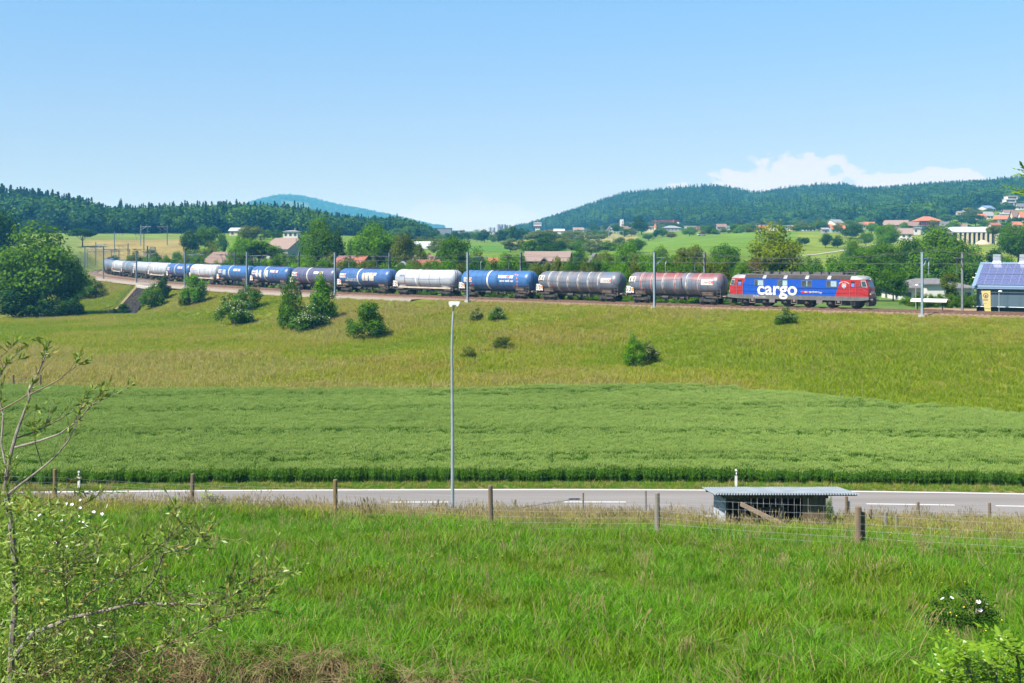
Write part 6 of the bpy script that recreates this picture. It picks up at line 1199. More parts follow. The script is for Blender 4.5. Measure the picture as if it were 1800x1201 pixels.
# embankment shrubs: foot pixel, top row, width
for lb, px, yb, yt, w, kind, leaf, v in [('dark dense shrub standing alone mid-embankment, left of the street lamp', 648, 598, 532, 74, 'bush', 'green', 0), ('tall twin shrub on the embankment, left stem', 512, 582, 490, 46, 'bush', 'green', 1), ('tall twin shrub on the embankment, right stem', 566, 568, 484, 52, 'bush', 'bright', 2), ('flowering bramble between the tall twin shrubs', 545, 583, 535, 70, 'bloom', 'green', 1),
    ('broad flowering thicket on the embankment', 408, 576, 520, 66, 'bloom', 'green', 0), ('right lobe of leafy growth above the flowering thicket', 436, 548, 503, 50, 'bush', 'green', 2), ('leafy shrub with bright crown above the flowering elder', 344, 537, 484, 46, 'bush', 'bright', 0), ('white-flowering elder left of the bright shrub', 326, 540, 506, 24, 'bloom', 'olive', 2),
    ('bushy shrub right of the stone abutment', 266, 545, 500, 42, 'bush', 'green', 1), ('darker upright shrub right behind the one by the abutment', 287, 530, 487, 28, 'bush', 'dark', 2), ('small round bush at the foot of the stone abutment', 216, 553, 538, 32, 'bush', 'dark', 0), ('dark round bush on the slope left of the abutment', 168, 527, 488, 36, 'bush', 'olive', 1), ('bright shrub left of the dark round slope bush', 146, 528, 486, 40, 'bush', 'bright', 2),
    ('small flowering bush upper right of the lamp head', 837, 566, 540, 26, 'bloom', 'olive', 1), ('compact bush beside the small flowering one', 872, 566, 539, 32, 'bloom', 'green', 2), ('low dry-looking bramble on the slope right of the lamp', 882, 617, 594, 40, 'bush', 'olive', 0), ('small bush next to the lamp pole', 824, 634, 609, 28, 'bush', 'olive', 1),
    ('upright bright bush alone on the right meadow slope', 1117, 647, 588, 38, 'bush', 'bright', 1), ('flowering bramble leaning on the upright bright bush', 1140, 640, 600, 36, 'bloom', 'olive', 0), ('small flowering bush below the locomotive', 1383, 573, 540, 40, 'bloom', 'green', 1)]:
    p = hit(px, yb); D = p.y+w/F*p.y*.25
    T(lb, px, yt, w*1.05, D, kind, leaf, v, True)
# ------------------------------------------------------------------ woods seen as one mass
def far_broad(seed, leaf, n=420):
    P, N, c, r = crown_pts(seed, n, 'egg' if seed % 2 else 'broad'); return leafmesh('far_crown', P, N, .058, LF[leaf], seed, .75)
def conifer(seed, n, leaf='spruce', bare=.18, w=.17, size=.03, trunk=True):
    rng = np.random.default_rng(seed); z = bare+(1-bare)*rng.uniform(0, 1, n)**1.25; a = rng.uniform(0, 6.28, n); lay = .75+.35*np.sin(z*62+a*1.0); q = w*(1.02-z)/(1-bare)**.9*np.sqrt(rng.uniform(.15, 1, n))*lay+.004
    P = np.stack([np.cos(a)*q, np.sin(a)*q, z-.25*q], 1); N = np.stack([np.cos(a)*.5, np.sin(a)*.5, np.full(n, .8)], 1)+rng.normal(size=(n, 3))*.35
    me = leafmesh('conifer_crown', P, N, size*(1.25-z*.7), LF[leaf], seed, .6); return me
def protoset(lst): return [bpy.data.objects.new('wood_tree', me) for me in lst]
FARP = protoset([far_broad(3, 'dark'), far_broad(4, 'green'), far_broad(6, 'dark'), conifer(1, 420, size=.045), conifer(2, 420, size=.045), conifer(5, 380, w=.13, size=.04)])
mt_ = MB(); mt_.tube((0, 0, 0), (0, 0, .75), .010, .006, 5); _tr = mt_.mesh('tall_trunk', bark)
def instancer(name, P, rot, scl, idx, protos, label=None, cat=None, tilt=None):
    """one mass of plants: points carrying rotation, scale and kind"""
    me = bpy.data.meshes.new(name); n = len(P); me.vertices.add(n); me.vertices.foreach_set('co', np.asarray(P, np.float32).ravel())
    a = me.attributes.new('rot', 'FLOAT_VECTOR', 'POINT'); a.data.foreach_set('vector', np.asarray(rot, np.float32).ravel())
    a = me.attributes.new('scl', 'FLOAT_VECTOR', 'POINT'); a.data.foreach_set('vector', np.asarray(scl, np.float32).ravel())
    a = me.attributes.new('idx', 'INT', 'POINT'); a.data.foreach_set('value', np.asarray(idx, np.int32))
    o = obj(name, me); g = bpy.data.node_groups.new(name, 'GeometryNodeTree'); g.interface.new_socket('Geometry', in_out='INPUT', socket_type='NodeSocketGeometry'); g.interface.new_socket('Geometry', in_out='OUTPUT', socket_type='NodeSocketGeometry')
    N_, L_ = g.nodes, g.links; gi = N_.new('NodeGroupInput'); go = N_.new('NodeGroupOutput'); jo = N_.new('GeometryNodeGeometryToInstance')
    for p in reversed(protos):
        oi = N_.new('GeometryNodeObjectInfo'); oi.inputs['Object'].default_value = p; oi.inputs['As Instance'].default_value = False; L_.new(oi.outputs['Geometry'], jo.inputs[0])
    ip = N_.new('GeometryNodeInstanceOnPoints'); ip.inputs['Pick Instance'].default_value = True; L_.new(gi.outputs[0], ip.inputs['Points']); L_.new(jo.outputs[0], ip.inputs['Instance'])
    for nm, ty, sk in (('rot', 'FLOAT_VECTOR', 'Rotation'), ('scl', 'FLOAT_VECTOR', 'Scale'), ('idx', 'INT', 'Instance Index')):
        na = N_.new('GeometryNodeInputNamedAttribute'); na.data_type = ty; na.inputs['Name'].default_value = nm
        if sk == 'Rotation':
            er = N_.new('FunctionNodeEulerToRotation'); L_.new(na.outputs['Attribute'], er.inputs[0]); L_.new(er.outputs[0], ip.inputs[sk])
        else: L_.new(na.outputs['Attribute'], ip.inputs[sk])
    L_.new(ip.outputs[0], go.inputs[0]); md = o.modifiers.new('plants', 'NODES'); md.node_group = g
    return tag(o, label, cat, kind='stuff')
def wood(name, label, x0, x1, d0, d1, n, hfun, mixf, keep=None, seed=0):
    rng = np.random.default_rng(seed); px = rng.uniform(x0, x1, n); a0 = d0(px) if callable(d0) else np.full(n, d0); a1 = d1(px) if callable(d1) else np.full(n, d1)
    D = a0+(a1-a0)*rng.uniform(0, 1, n)**.8; X = (px-900)/F*D; Z = ground_z(X, D); y = HY-(Z-CZ)/D*F
    k = np.ones(n, bool) if keep is None else keep(px, D, y, rng); px, D, X, Z = px[k], D[k], X[k], Z[k]; m = len(px)
    h = hfun(px, D)*rng.uniform(.78, 1.15, m); con = rng.uniform(0, 1, m) < mixf(px, D); idx = np.where(con, rng.integers(3, 6, m), rng.integers(0, 3, m)); h = h*np.where(con, 1.08, .88)
    wd = h*np.where(con, rng.uniform(.9, 1.2, m), rng.uniform(.85, 1.15, m)); rot = np.zeros((m, 3)); rot[:, 2] = rng.uniform(0, 6.28, m)
    return instancer(name, np.stack([X, D, Z-.12*h], 1), rot, np.stack([wd, wd, h], 1), idx, FARP, label, 'wood')
I_ = lambda xs, ys: (lambda p: np.interp(p, xs, ys))
wood('mixed_wood', 'dark mixed wood along the left skyline', -420, 768, I_([-420, 100, 330, 560, 640, 768], [665, 660, 665, 650, 690, 740]), 1000, 4600, lambda p, D: np.interp(p, [-400, 0, 130, 200, 400, 520, 560, 600, 650, 700, 740, 768], [27, 28, 22, 17, 20, 19, 16, 13, 13, 15, 12, 7])*np.interp(D, [650, 760, 1000], [.82, 1.0, 1.0]), lambda p, D: np.where(D < 760, .28, .72)*np.interp(p, [600, 640], [1, .45]), seed=1)
wood('hillside_wood', 'wooded blue-green hill behind the village', 905, 2350, lambda p: np.interp(p, [905, 1000, 1200, 1500, 1620, 1700, 1800, 2300], [1850, 1500, 1180, 1000, 960, 1040, 1060, 1050]), 2080, 15500, lambda p, D: np.interp(p, [905, 1000, 1300], [14, 17, 18])+0*D, lambda p, D: np.interp(D, [1000, 1300, 1700, 1950], [.15, .25, .5, .8]), keep=lambda p, D, y, r: ~(((p > 1585)*(p < 1606)*(y > 373)*(y < 386)) | ((p > 1648)*(p < 1666)*(y > 362)*(y < 371))), seed=2)
wood('distant_hill_wood', 'far blue wooded hill in the gap above the left wood', 120, 780, 3900, 4750, 5200, lambda p, D: np.full(len(p), 19.0), lambda p, D: np.full(len(p), .3), keep=lambda p, D, y, r: ~((p > 492)*(p < 545)*(D < 4320)*(D > 3980)), seed=3)

# ------------------------------------------------------------------ grass and crop
def blades(seed, n, rad, hmin, hmax, width, lean, mats, seg=3, droop=1.0):
    rng = np.random.default_rng(seed); a = rng.uniform(0, 6.28, n); q = rad*np.sqrt(rng.uniform(0, 1, n)); B = np.stack([np.cos(a)*q, np.sin(a)*q, np.zeros(n)], 1)
    h = rng.uniform(hmin, hmax, n); d = rng.uniform(0, 6.28, n); le = lean*rng.uniform(.2, 1.0, n)*h; wd = width*rng.uniform(.7, 1.3, n)
    dv = np.stack([np.cos(d), np.sin(d), np.zeros(n)], 1); f = rng.uniform(0, 6.28, n); sv = np.stack([np.cos(f), np.sin(f), np.zeros(n)], 1)
    V = []; 
    for k in range(seg+1):
        t = k/seg; c = B+dv*(le*t**1.8)[:, None]; c[:, 2] = h*(t-.28*droop*lean*t**3)-.03; w_ = (wd*(1-t**1.5)*.5+.0006)[:, None]; V += [c-sv*w_, c+sv*w_]
    V = np.stack(V, 1); m = 2*(seg+1); q = np.array([(2*k, 2*k+1, 2*k+3, 2*k+2) for k in range(seg)]); Q = (np.arange(n)[:, None, None]*m+q[None]).reshape(-1, 4)
    return fastmesh('tuft', V.reshape(-1, 3), Q, mats)
def merge(name, parts):
    """several meshes -> one mesh with several materials"""
    bm = bmesh.new(); ms = []
    for p in parts:
        k = len(bm.faces); bm.from_mesh(p); bm.faces.ensure_lookup_table(); mi = len(ms); ms.append(p.materials[0])
        for f_ in bm.faces[k:]: f_.material_index = mi
    me = bpy.data.meshes.new(name); bm.to_mesh(me); bm.free()
    for q in ms: me.materials.append(q)
    return me
gA = leafmat('grass_lush', (0.026, 0.120, 0.001), (0.185, 0.410, 0.010), (0.110, 0.275, 0.003), .42, .55, .7, (0.150, 0.225, 0.006), .35, (0.95, (0.26, 0.23, 0.08)), .2)
gB = leafmat('grass_coarse', (0.050, 0.165, 0.004), (0.160, 0.350, 0.030), (0.095, 0.25, 0.006), .40, .5, .4, (0.12, 0.23, 0.006), .3, (0.95, (0.28, 0.25, 0.10)), .15)
gM = leafmat('grass_meadow', (0.145, 0.215, 0.003), (0.330, 0.370, 0.012), (0.245, 0.305, 0.007), .38, .7, .75, (0.300, 0.260, 0.040), .055, (0.92, (0.38, 0.31, 0.12)))
gG = leafmat('grass_meadow_green', (0.085, 0.165, 0.002), (0.260, 0.360, 0.010), (0.175, 0.265, 0.004), .38, .7, .5, (0.20, 0.26, 0.01), .09, (0.95, (0.34, 0.29, 0.11)))
gT = leafmat('grass_straw', (0.25, 0.21, 0.06), (0.44, 0.36, 0.15), (0.33, 0.29, 0.09), .35, .8)
gS = leafmat('grass_seed_heads', (0.24, 0.20, 0.085), (0.34, 0.28, 0.14), None, .3, .8); gD = leafmat('grass_dead', (0.17, 0.125, 0.065), (0.30, 0.235, 0.13), (0.14, 0.10, 0.05), .2, .8)
def stems(seed, n, rad, h0, h1, mats):
    rng = np.random.default_rng(seed); m = MB()
    for k in range(n):
        a = rng.uniform(0, 6.28); q = rad*math.sqrt(rng.uniform()); x, y = math.cos(a)*q, math.sin(a)*q; h = rng.uniform(h0, h1); d = rng.uniform(-.5, 1.3); le = rng.uniform(.08, .35)*h; dx, dy = math.cos(d), math.sin(d)*.6
        P = [Vector((x+dx*le*t**2, y+dy*le*t**2, h*t-.02)) for t in (0, .5, .85)]; m.path(P, .0028, 3)
        e = P[-1]+Vector((dx*.05, dy*.05, h*.16)); m.tube(P[-1], P[-1].lerp(e, .5), .004, .010, 4, caps=False); m.tube(P[-1].lerp(e, .5), e, .010, .002, 4, caps=False)
    return m.mesh('seed_stems', mats)
def scatter(rng, n, y0, y1, margin=4.0, power=1.0):
    """even cover of the wedge of ground in view (and a margin) between two distances"""
    Y = np.sqrt(rng.uniform(y0**2, y1**2, n)); X = rng.uniform(-1, 1, n)*(Y*.4286+margin); return X, Y
tuftP = [bpy.data.objects.new('tuft', m_) for m_ in (blades(1, 26, .18, .22, .46, .017, .75, gA), blades(2, 23, .17, .28, .54, .019, .95, gA), blades(3, 28, .19, .16, .40, .016, .6, gA), merge('tuft', [blades(4, 20, .16, .25, .5, .018, .8, gA), stems(5, 4, .15, .45, .75, gS)]))]
coarseP = [bpy.data.objects.new('tussock', m_) for m_ in (blades(11, 60, .14, .40, .80, .013, 1.1, gB, 4, 1.3), blades(12, 56, .15, .35, .70, .014, 1.2, gB, 4, 1.4), merge('tussock', [blades(13, 40, .14, .4, .7, .012, 1.2, gB, 4, 1.3), blades(14, 26, .16, .35, .65, .010, 1.4, gD, 4, 1.5)]))]
deadP = [bpy.data.objects.new('dead_grass', m_) for m_ in (blades(21, 60, .18, .45, .8, .011, 1.6, gD, 4, 2.4), blades(22, 50, .2, .35, .7, .012, 1.7, gD, 4, 2.6))]
stemP = [bpy.data.objects.new('seed_stems', m_) for m_ in (stems(31, 16, .30, .55, .95, gS), stems(32, 12, .35, .5, .85, gS), merge('seed_stems', [stems(33, 10, .3, .5, .9, gS), blades(34, 22, .25, .3, .55, .012, .7, gM)]))]
meadP = [bpy.data.objects.new('meadow_tuft', m_) for m_ in (blades(41, 34, .42, .30, .62, .030, .8, gM), blades(42, 30, .45, .35, .70, .032, .9, gM), merge('meadow_tuft', [blades(43, 24, .4, .3, .6, .03, .8, gM), blades(44, 10, .4, .45, .75, .028, .7, gS)]), blades(45, 34, .42, .30, .62, .032, .8, gG), blades(46, 32, .44, .35, .66, .034, .9, gG), merge('meadow_tuft', [blades(47, 18, .42, .3, .6, .03, .8, gM), blades(48, 16, .42, .4, .72, .026, .8, gT)]))]
yel_ = mat('buttercup', (0.75, 0.50, 0.02), rough=0.5); pnk = mat('pale_petal', (0.78, 0.66, 0.70), rough=0.6)
def flower(seed, n, mt, h0, h1, r_):
    rng = np.random.default_rng(seed); m = MB()
    for k in range(n):
        x, y = rng.uniform(-.5, .5, 2); h = rng.uniform(h0, h1); m.tube((x, y, 0), (x, y, h), .003, n=3, mi=0); m.lathe([(h, .004), (h+r_*.5, r_), (h+r_*.55, r_*.3)], 6, 1, 'z') if False else m.add([(x+r_*math.cos(a), y+r_*math.sin(a), h+r_*.4) for a in [k2*math.pi/3 for k2 in range(6)]]+[(x, y, h)], [(i, (i+1) % 6, 6) for i in range(6)], 1)
    return m.mesh('flowers', [gA, mt])
flowP = [bpy.data.objects.new('flowers', flower(51, 3, yel_, .35, .5, .011))]
rng = np.random.default_rng(77)
def field_of(name, label, X, Y, protos, smin, smax, hz=1.0, cat='grass', tiltamp=.15, wts=None, lift=0.0):
    n = len(X); Z = ground_z(X, Y)+lift; rot = np.stack([rng.normal(0, tiltamp, n), rng.normal(0, tiltamp, n), rng.uniform(0, 6.28, n)], 1); s = rng.uniform(smin, smax, n); idx = rng.choice(len(protos), n, p=wts)
    return instancer(name, np.stack([X, Y, Z], 1), rot, np.stack([s, s, s*hz], 1), idx, protos, label, cat)
def lush(X, Y): return .80+.28*wob(X, Y, .55, 1)+.16*wob(X, Y, 1.7, 2)
X, Y = scatter(rng, 27000, 14.5, 40); k = (Y > bank_y(X, Y)-.1)*(Y < road_far(X)-8); X, Y = X[k], Y[k]
n_ = len(X); Z = ground_z(X, Y); s = np.clip(lush(X, Y), .45, 1.25)*rng.uniform(.8, 1.2, n_)*np.interp(Y, [15, 26, 40], [.95, 1.0, 1.15]); rot = np.stack([rng.normal(0, .15, n_), rng.normal(0, .15, n_), rng.uniform(0, 6.28, n_)], 1)
instancer('meadow_grass', np.stack([X, Y, Z], 1), rot, np.stack([s, s, s], 1), rng.choice(4, n_, p=[.35, .32, .31, .02]), tuftP, 'lush green grass of the near meadow', 'grass')
X, Y = scatter(rng, 26000, 38, 58); k = (Y < road_far(X)-7.45)*(np.abs(X-10.2) > 2.2+0*Y) | ((Y < 43)) ; k = k*(Y < road_far(X)-7.4); k &= ~((X > 7.9)*(X < 12.6)*(Y > 45.6)*(Y < 49.5)); X, Y = X[k], Y[k]
right = (X > 11)*(Y > 46); field_of('slope_grass', 'long grass on the slope above the road', X, Y, [tuftP[0], tuftP[1], tuftP[3], meadP[0]], .75, 1.2, 1.0, wts=[.35, .35, .2, .1])
X, Y = scatter(rng, 1700, 37, 57); yf_ = 35-.572*X; k = (Y > yf_-1.0)*(Y < road_far(X)-7.8)*((rng.uniform(0, 1, len(X)) < .8)*(X < 8) | (rng.uniform(0, 1, len(X)) < .30)); k &= ~((X > 7.9)*(X < 12.6)*(Y > 45.4)*(Y < 49.5)); X, Y = X[k], Y[k]
field_of('seeding_grass', 'tall tan seeding grasses along the fence', X, Y, stemP, .8, 1.15, 1.0)
X, Y = scatter(rng, 4200, 14.6, 38); dn = np.clip((24-Y)/7, 0.16, 1)*(.5+.5*wob(X, Y, .8, 3)); k = (rng.uniform(0, 1, len(X)) < dn)*(Y > bank_y(X, Y)-.3); X, Y = X[k], Y[k]
field_of('coarse_grass', 'coarse tussock grass at the front of the meadow', X, Y, coarseP, .7, 1.1, 1.0, wts=[.4, .4, .2])
X, Y = scatter(rng, 9000, 13.2, 22); yb = bank_y(X, Y); k = (Y > yb-1.6)*(Y < yb+.25)*(rng.uniform(0, 1, len(X)) < np.interp(900+F*X/Y, [0, 250, 500, 640, 720, 1800], [.35, .6, .8, .6, .15, .05])); X, Y = X[k], Y[k]
field_of('dead_bank_grass', 'brown dead grass hanging over the bank edge', X, Y, [deadP[0], deadP[1], coarseP[1]], .6, 1.0, .85, tiltamp=.45, wts=[.42, .38, .2])
X, Y = scatter(rng, 260, 17, 36); k = wob(X, Y, .5, 5) > .15; field_of('buttercups', 'tiny yellow buttercups in the near meadow', X[k], Y[k], flowP, .8, 1.2, 1.0, cat='flowers')
X, Y = scatter(rng, 320, 16, 40); field_of('dry_tufts', 'scattered tan dry stems in the near meadow', X, Y, stemP[:2], .45, .8, .9)
# verge across the road
n_ = 7000; X = rng.uniform(-34, 34, n_); Y = road_far(X)+rng.uniform(.25, 1.9, n_); field_of('verge_grass', 'short grass verge across the road', X, Y, [tuftP[0], tuftP[2], meadP[2]], .3, .62, .9, wts=[.45, .45, .1])
# wheat
wS = leafmat('wheat_stalk', (0.060, 0.160, 0.012), (0.115, 0.250, 0.024), (0.085, 0.205, 0.016), .40, .5); wE = leafmat('wheat_ear', (0.170, 0.290, 0.050), (0.350, 0.480, 0.120), (0.340, 0.450, 0.12), .35, .6, .4, (0.190, 0.300, 0.06), .08)
def wheat(seed, n=30):
    r_ = random.Random(seed); m = MB(); e = MB()
    for k in range(n):
        x, y = r_.uniform(-.22, .22), r_.uniform(-.22, .22); h = r_.uniform(.70, .86); dx, dy = r_.uniform(-.06, .06), r_.uniform(-.06, .06); a = r_.uniform(0, 3.14); c_, s_ = math.cos(a)*.006, math.sin(a)*.006; tp = Vector((x+dx, y+dy, h))
        m.add([(x-c_, y-s_, 0), (x+c_, y+s_, 0), tp+Vector((c_*.6, s_*.6, 0)), tp-Vector((c_*.6, s_*.6, 0))], [(0, 1, 2, 3)])
        for j in range(2):
            zb = h*r_.uniform(.35, .8); b_ = r_.uniform(0, 6.28); L = r_.uniform(.14, .26); ux, uy = math.cos(b_), math.sin(b_); w_ = .011; p0 = Vector((x+dx*.6, y+dy*.6, zb)); p1 = p0+Vector((ux*L*.55, uy*L*.55, L*.45)); p2 = p0+Vector((ux*L, uy*L, L*.15)); sv = Vector((-uy, ux, 0))*w_
            m.add([p0-sv, p0+sv, p1+sv, p1-sv, p2], [(0, 1, 2, 3), (3, 2, 4)])
        q = Vector((r_.uniform(-.025, .025), r_.uniform(-.025, .025), .12)); u = Vector((.015, 0, 0)); w = Vector((0, .015, 0)); mid = tp+q*.4
        e.add([tp, mid+u, mid+w, mid-u, mid-w, tp+q], [(0, 1, 2), (0, 2, 3), (0, 3, 4), (0, 4, 1), (5, 2, 1), (5, 3, 2), (5, 4, 3), (5, 1, 4)])
    return merge('wheat_clump', [m.mesh('a', wS), e.mesh('b', wE)])
wheatP = [bpy.data.objects.new('wheat_clump', wheat(k)) for k in (1, 2, 3)]
def wheat_back(X, Y): u = 900+F*X/Y; return np.interp(u, [-400, 0, 60, 250, 1180, 1300, 1500, 1800, 2200], [107, 106, 105, 103, 102.5, 99.5, 92.5, 84, 75])
n_ = 62000; Y = np.sqrt(rng.uniform(64**2, 112**2, n_)); X = rng.uniform(-1, 1, n_)*(Y*.4286+5)
vv = Y-road_far(X); k = (vv > 2.0+.15*wob(X, Y, 1.1))*(Y < wheat_back(X, Y)+.5*wob(X, Y, .3))
for c in (5.6, 15.4, 27.0, 36.5):
    for o_ in (-.85, .85): k &= ~((np.abs(vv-c-o_) < .52+.08*wob(X, Y, .7)))
X, Y = X[k], Y[k]; hz = 1.0+.07*wob(X, Y, .25, 2)+.05*wob(X, Y, .9, 1)
n_ = len(X); instancer('wheat_crop', np.stack([X, Y, ground_z(X, Y)-.02], 1), np.stack([rng.normal(0, .05, n_), rng.normal(0, .05, n_), rng.uniform(0, 6.28, n_)], 1), np.stack([np.full(n_, 1.1)]*2+[hz*rng.uniform(.86, 1.10, n_)], 1), rng.integers(0, 3, n_), wheatP, 'even green wheat crop across the road', 'wheat')
# meadow and embankment
n_ = 125000; Y = np.sqrt(rng.uniform(88**2, 300**2, n_)); X = rng.uniform(-1, 1, n_)*(Y*.4286+5); s_, d_ = track_sd(X, Y)
k = (d_ > 5.9)*(Y > wheat_back(X, Y)+.2)*((s_ < 66) | (d_ > 8.7)); k &= ~((Y > 225)*(900+F*X/Y < 140)); X, Y, d_, s_ = X[k], Y[k], d_[k], s_[k]
n_ = len(X); sz = 1.15*np.clip(1.0+.25*wob(X, Y, .16, 1)+.15*wob(X, Y, .5), .6, 1.4)*np.interp(d_, [6, 9, 14, 30], [.62, .75, .85, 1.0]); wt = rng.uniform(0, 1, n_); f1 = wob(X, Y, .047, 1)+.6*wob(X, Y, .13, 2)+.35*wob(X, Y, .31, 4)+rng.normal(0, .22, n_)-.75*np.exp(-(Y-wheat_back(X, Y))/5.0); f1 = f1+.2*(s_ < 45)*(d_ < 26)*(d_ > 9); idx = np.where(f1 > .28, np.where(wt < .5, 3, 4), np.where(f1 < -.40, np.where(wt < .75, 5, 2), np.where(wt < .5, 0, np.where(wt < .93, 1, 2))))
instancer('hay_meadow', np.stack([X, Y, ground_z(X, Y)-.02], 1), np.stack([rng.normal(.1, .15, n_), rng.normal(.1, .15, n_), rng.uniform(0, 6.28, n_)], 1), np.stack([sz, sz, sz*rng.uniform(.75, 1.1, n_)], 1), idx, meadP, 'pale yellow-green hay meadow up to the railway', 'grass')

# ------------------------------------------------------------------ fences
wood1 = mat('post_wood', (0.115, 0.085, 0.055), (0.20, 0.155, 0.10), 5, 0.95, bump=.4, stretch=(1, 1, .2)); wood2 = mat('post_wood_grey', (0.15, 0.135, 0.11), (0.22, 0.20, 0.165), 5, 0.95, bump=.4, stretch=(1, 1, .2)); lich = mat('post_wood_lichen', (0.20, 0.14, 0.045), (0.12, 0.09, 0.05), 4, 0.95)
wirem2 = mat('fence_wire', (0.36, 0.40, 0.42), rough=0.5, metal=0.4)
def post(par, p, h, r, m_, seed, lean=.02, name='post', lab=None):
    rr = random.Random(seed); q = MB(); a, b_ = rr.uniform(-lean, lean), rr.uniform(-lean, lean); pts = [(0, 0, -.25), (a*h*.5, b_*h*.5, h*.5), (a*h, b_*h, h*.98), (a*h, b_*h, h)]; q.path(pts, [r*1.05, r, r*.95, r*.8], 10); o = q.build(name, m_, par, p)
    if lab: o['label'] = lab
    return Vector(p)+Vector((a*h, b_*h, h))
def wires(par, P, heights, step, r=.0024, jitter=.01, seed=0):
    """stock netting between post feet P"""
    rr = random.Random(seed)
    for z in heights:
        q = MB()
        for a, b_ in zip(P[:-1], P[1:]):
            pts = [a.lerp(b_, k/6)+Vector((0, -.06, z-.03*math.sin(math.pi*k/6)+rr.uniform(-jitter, jitter))) for k in range(7)]; q.path(pts, r, 4)
        q.build('wire', wirem2, par)
    if step:
        q = MB()
        for a, b_ in zip(P[:-1], P[1:]):
            L = (b_-a).length; n = int(L/step)
            for k in range(n):
                u = (k+.5)/n; c = a.lerp(b_, u)+Vector((0, -.06, 0)); pts = [c+Vector((rr.uniform(-.02, .02), 0, z)) for z in heights]; q.path(pts, r*.65, 3)
        q.build('netting', wirem2, par)
fp = []
for px, D in ((97, 44.7), (337, 42.9), (590, 40.0), (863, 37.2), (1155, 33.9), (1508, 30.0)): x = (px-900)/F*D; fp.append(Vector((x, D, gz(x, D))))
t = thing('stock_fence', 'wooden post and wire netting fence across the near meadow', 'fence', tuple(fp[0])); o_ = t.location
ext = [Vector((-23.5, 48.3, gz(-23.5, 48.3)))]+fp+[Vector((14.0, 27.0, gz(14.0, 27.0)))]
hts = [1.42, 1.36, 1.34, 1.30, 1.22, 1.28]
for k, p in enumerate(ext):
    h = 1.4 if k in (0, 7) else hts[k-1]; ytop = {1: 825, 2: 833, 3: 843, 4: 853, 5: 866, 6: 890}.get(k)
    if ytop: h = CZ+(HY-ytop)/F*p.y-p.z
    post(t, p-o_, h, .075 if k != 6 else .085, [wood1, lich, wood1, lich, wood1, wood2][k % 6] if k != 6 else wood1, k)
x2 = ext[6]+Vector((.17, .12, 0)); post(t, x2-o_, 1.0, .05, wood1, 44)
wires(t, [p-o_ for p in ext], [.08, .24, .40, .56, .74, .95, 1.15], .36, seed=3)
# roadside fence
rp_ = []
for px, D in ((600, 55.3), (770, 55.2), (905, 55.0), (1025, 54.5), (1135, 54.2)): x = (px-900)/F*D; rp_.append(Vector((x, D, gz(x, D))))
t = thing('roadside_fence', 'low post and wire fence along the road left of the shed', 'fence', tuple(rp_[0])); o_ = t.location
for k, p in enumerate(rp_): post(t, p-o_, [.95, 1.05, 1.05, 1.35, 1.45][k], .05, wood2, 60+k)
wires(t, [p-o_ for p in rp_], [.3, .6, .9], 0, seed=5)
rq = []
for px, D in ((1487, 53.5), (1614, 54.0), (1740, 53.8), (1870, 53.0)): x = (px-900)/F*D; rq.append(Vector((x, D, gz(x, D))))
t = thing('roadside_fence', 'post and netting fence along the road right of the shed', 'fence', tuple(rq[0])); o_ = t.location
for k, p in enumerate(rq): post(t, p-o_, 1.28 if k == 0 else 1.05, .07, wood1, 70+k)
post(t, rq[0]-o_+Vector((.14, .05, 0)), 1.05, .05, wood2, 77); wires(t, [p-o_ for p in rq], [.1, .3, .5, .7, .9, 1.0], .33, seed=6)
sa, sb = Vector(((1476-900)/F*51.5, 51.5, gz((1476-900)/F*51.5, 51.5))), Vector(((1455-900)/F*51.8, 51.8, gz((1455-900)/F*51.8, 51.8)+1.05)); q = MB(); q.tube(sa-o_, sb-o_, .035, .035, 6); q.build('brace', wood2, t); post(t, Vector((sb.x, sb.y, gz(sb.x, sb.y)))-o_, 1.1, .05, wood2, 78)
cl = []
for px, D, yt in ((1531, 46.0, 907), (1557, 43.0, 910), (1577, 40.5, 915)): x = (px-900)/F*D; cl.append((Vector((x, D, gz(x, D))), CZ+(HY-yt)/F*D))
t = thing('cross_fence', 'three short leaning posts joining the two fences right of the shed', 'fence', tuple(cl[0][0])); o_ = t.location
for k, (p, zt_) in enumerate(cl): post(t, p-o_, max(.8, zt_-p.z), .06, [wood1, wood2, wood2][k], 80+k, .05)
wires(t, [p-o_ for p, _ in cl], [.2, .5, .8], 0, seed=9)
p = hit(1740, 893); 
# far left field fence
t0 = [Vector(((px-900)/F*108, 108, gz((px-900)/F*108, 108))) for px in (-40, 24, 71)]; t = thing('pasture_fence', 'short dark post fence at the far left corner of the wheat', 'fence', tuple(t0[0])); o_ = t.location
for k, p in enumerate(t0): post(t, p-o_, 1.5, .10, wood1, 90+k)
wires(t, [p-o_ for p in t0], [.4, .8, 1.15], .5, r=.006, seed=11)
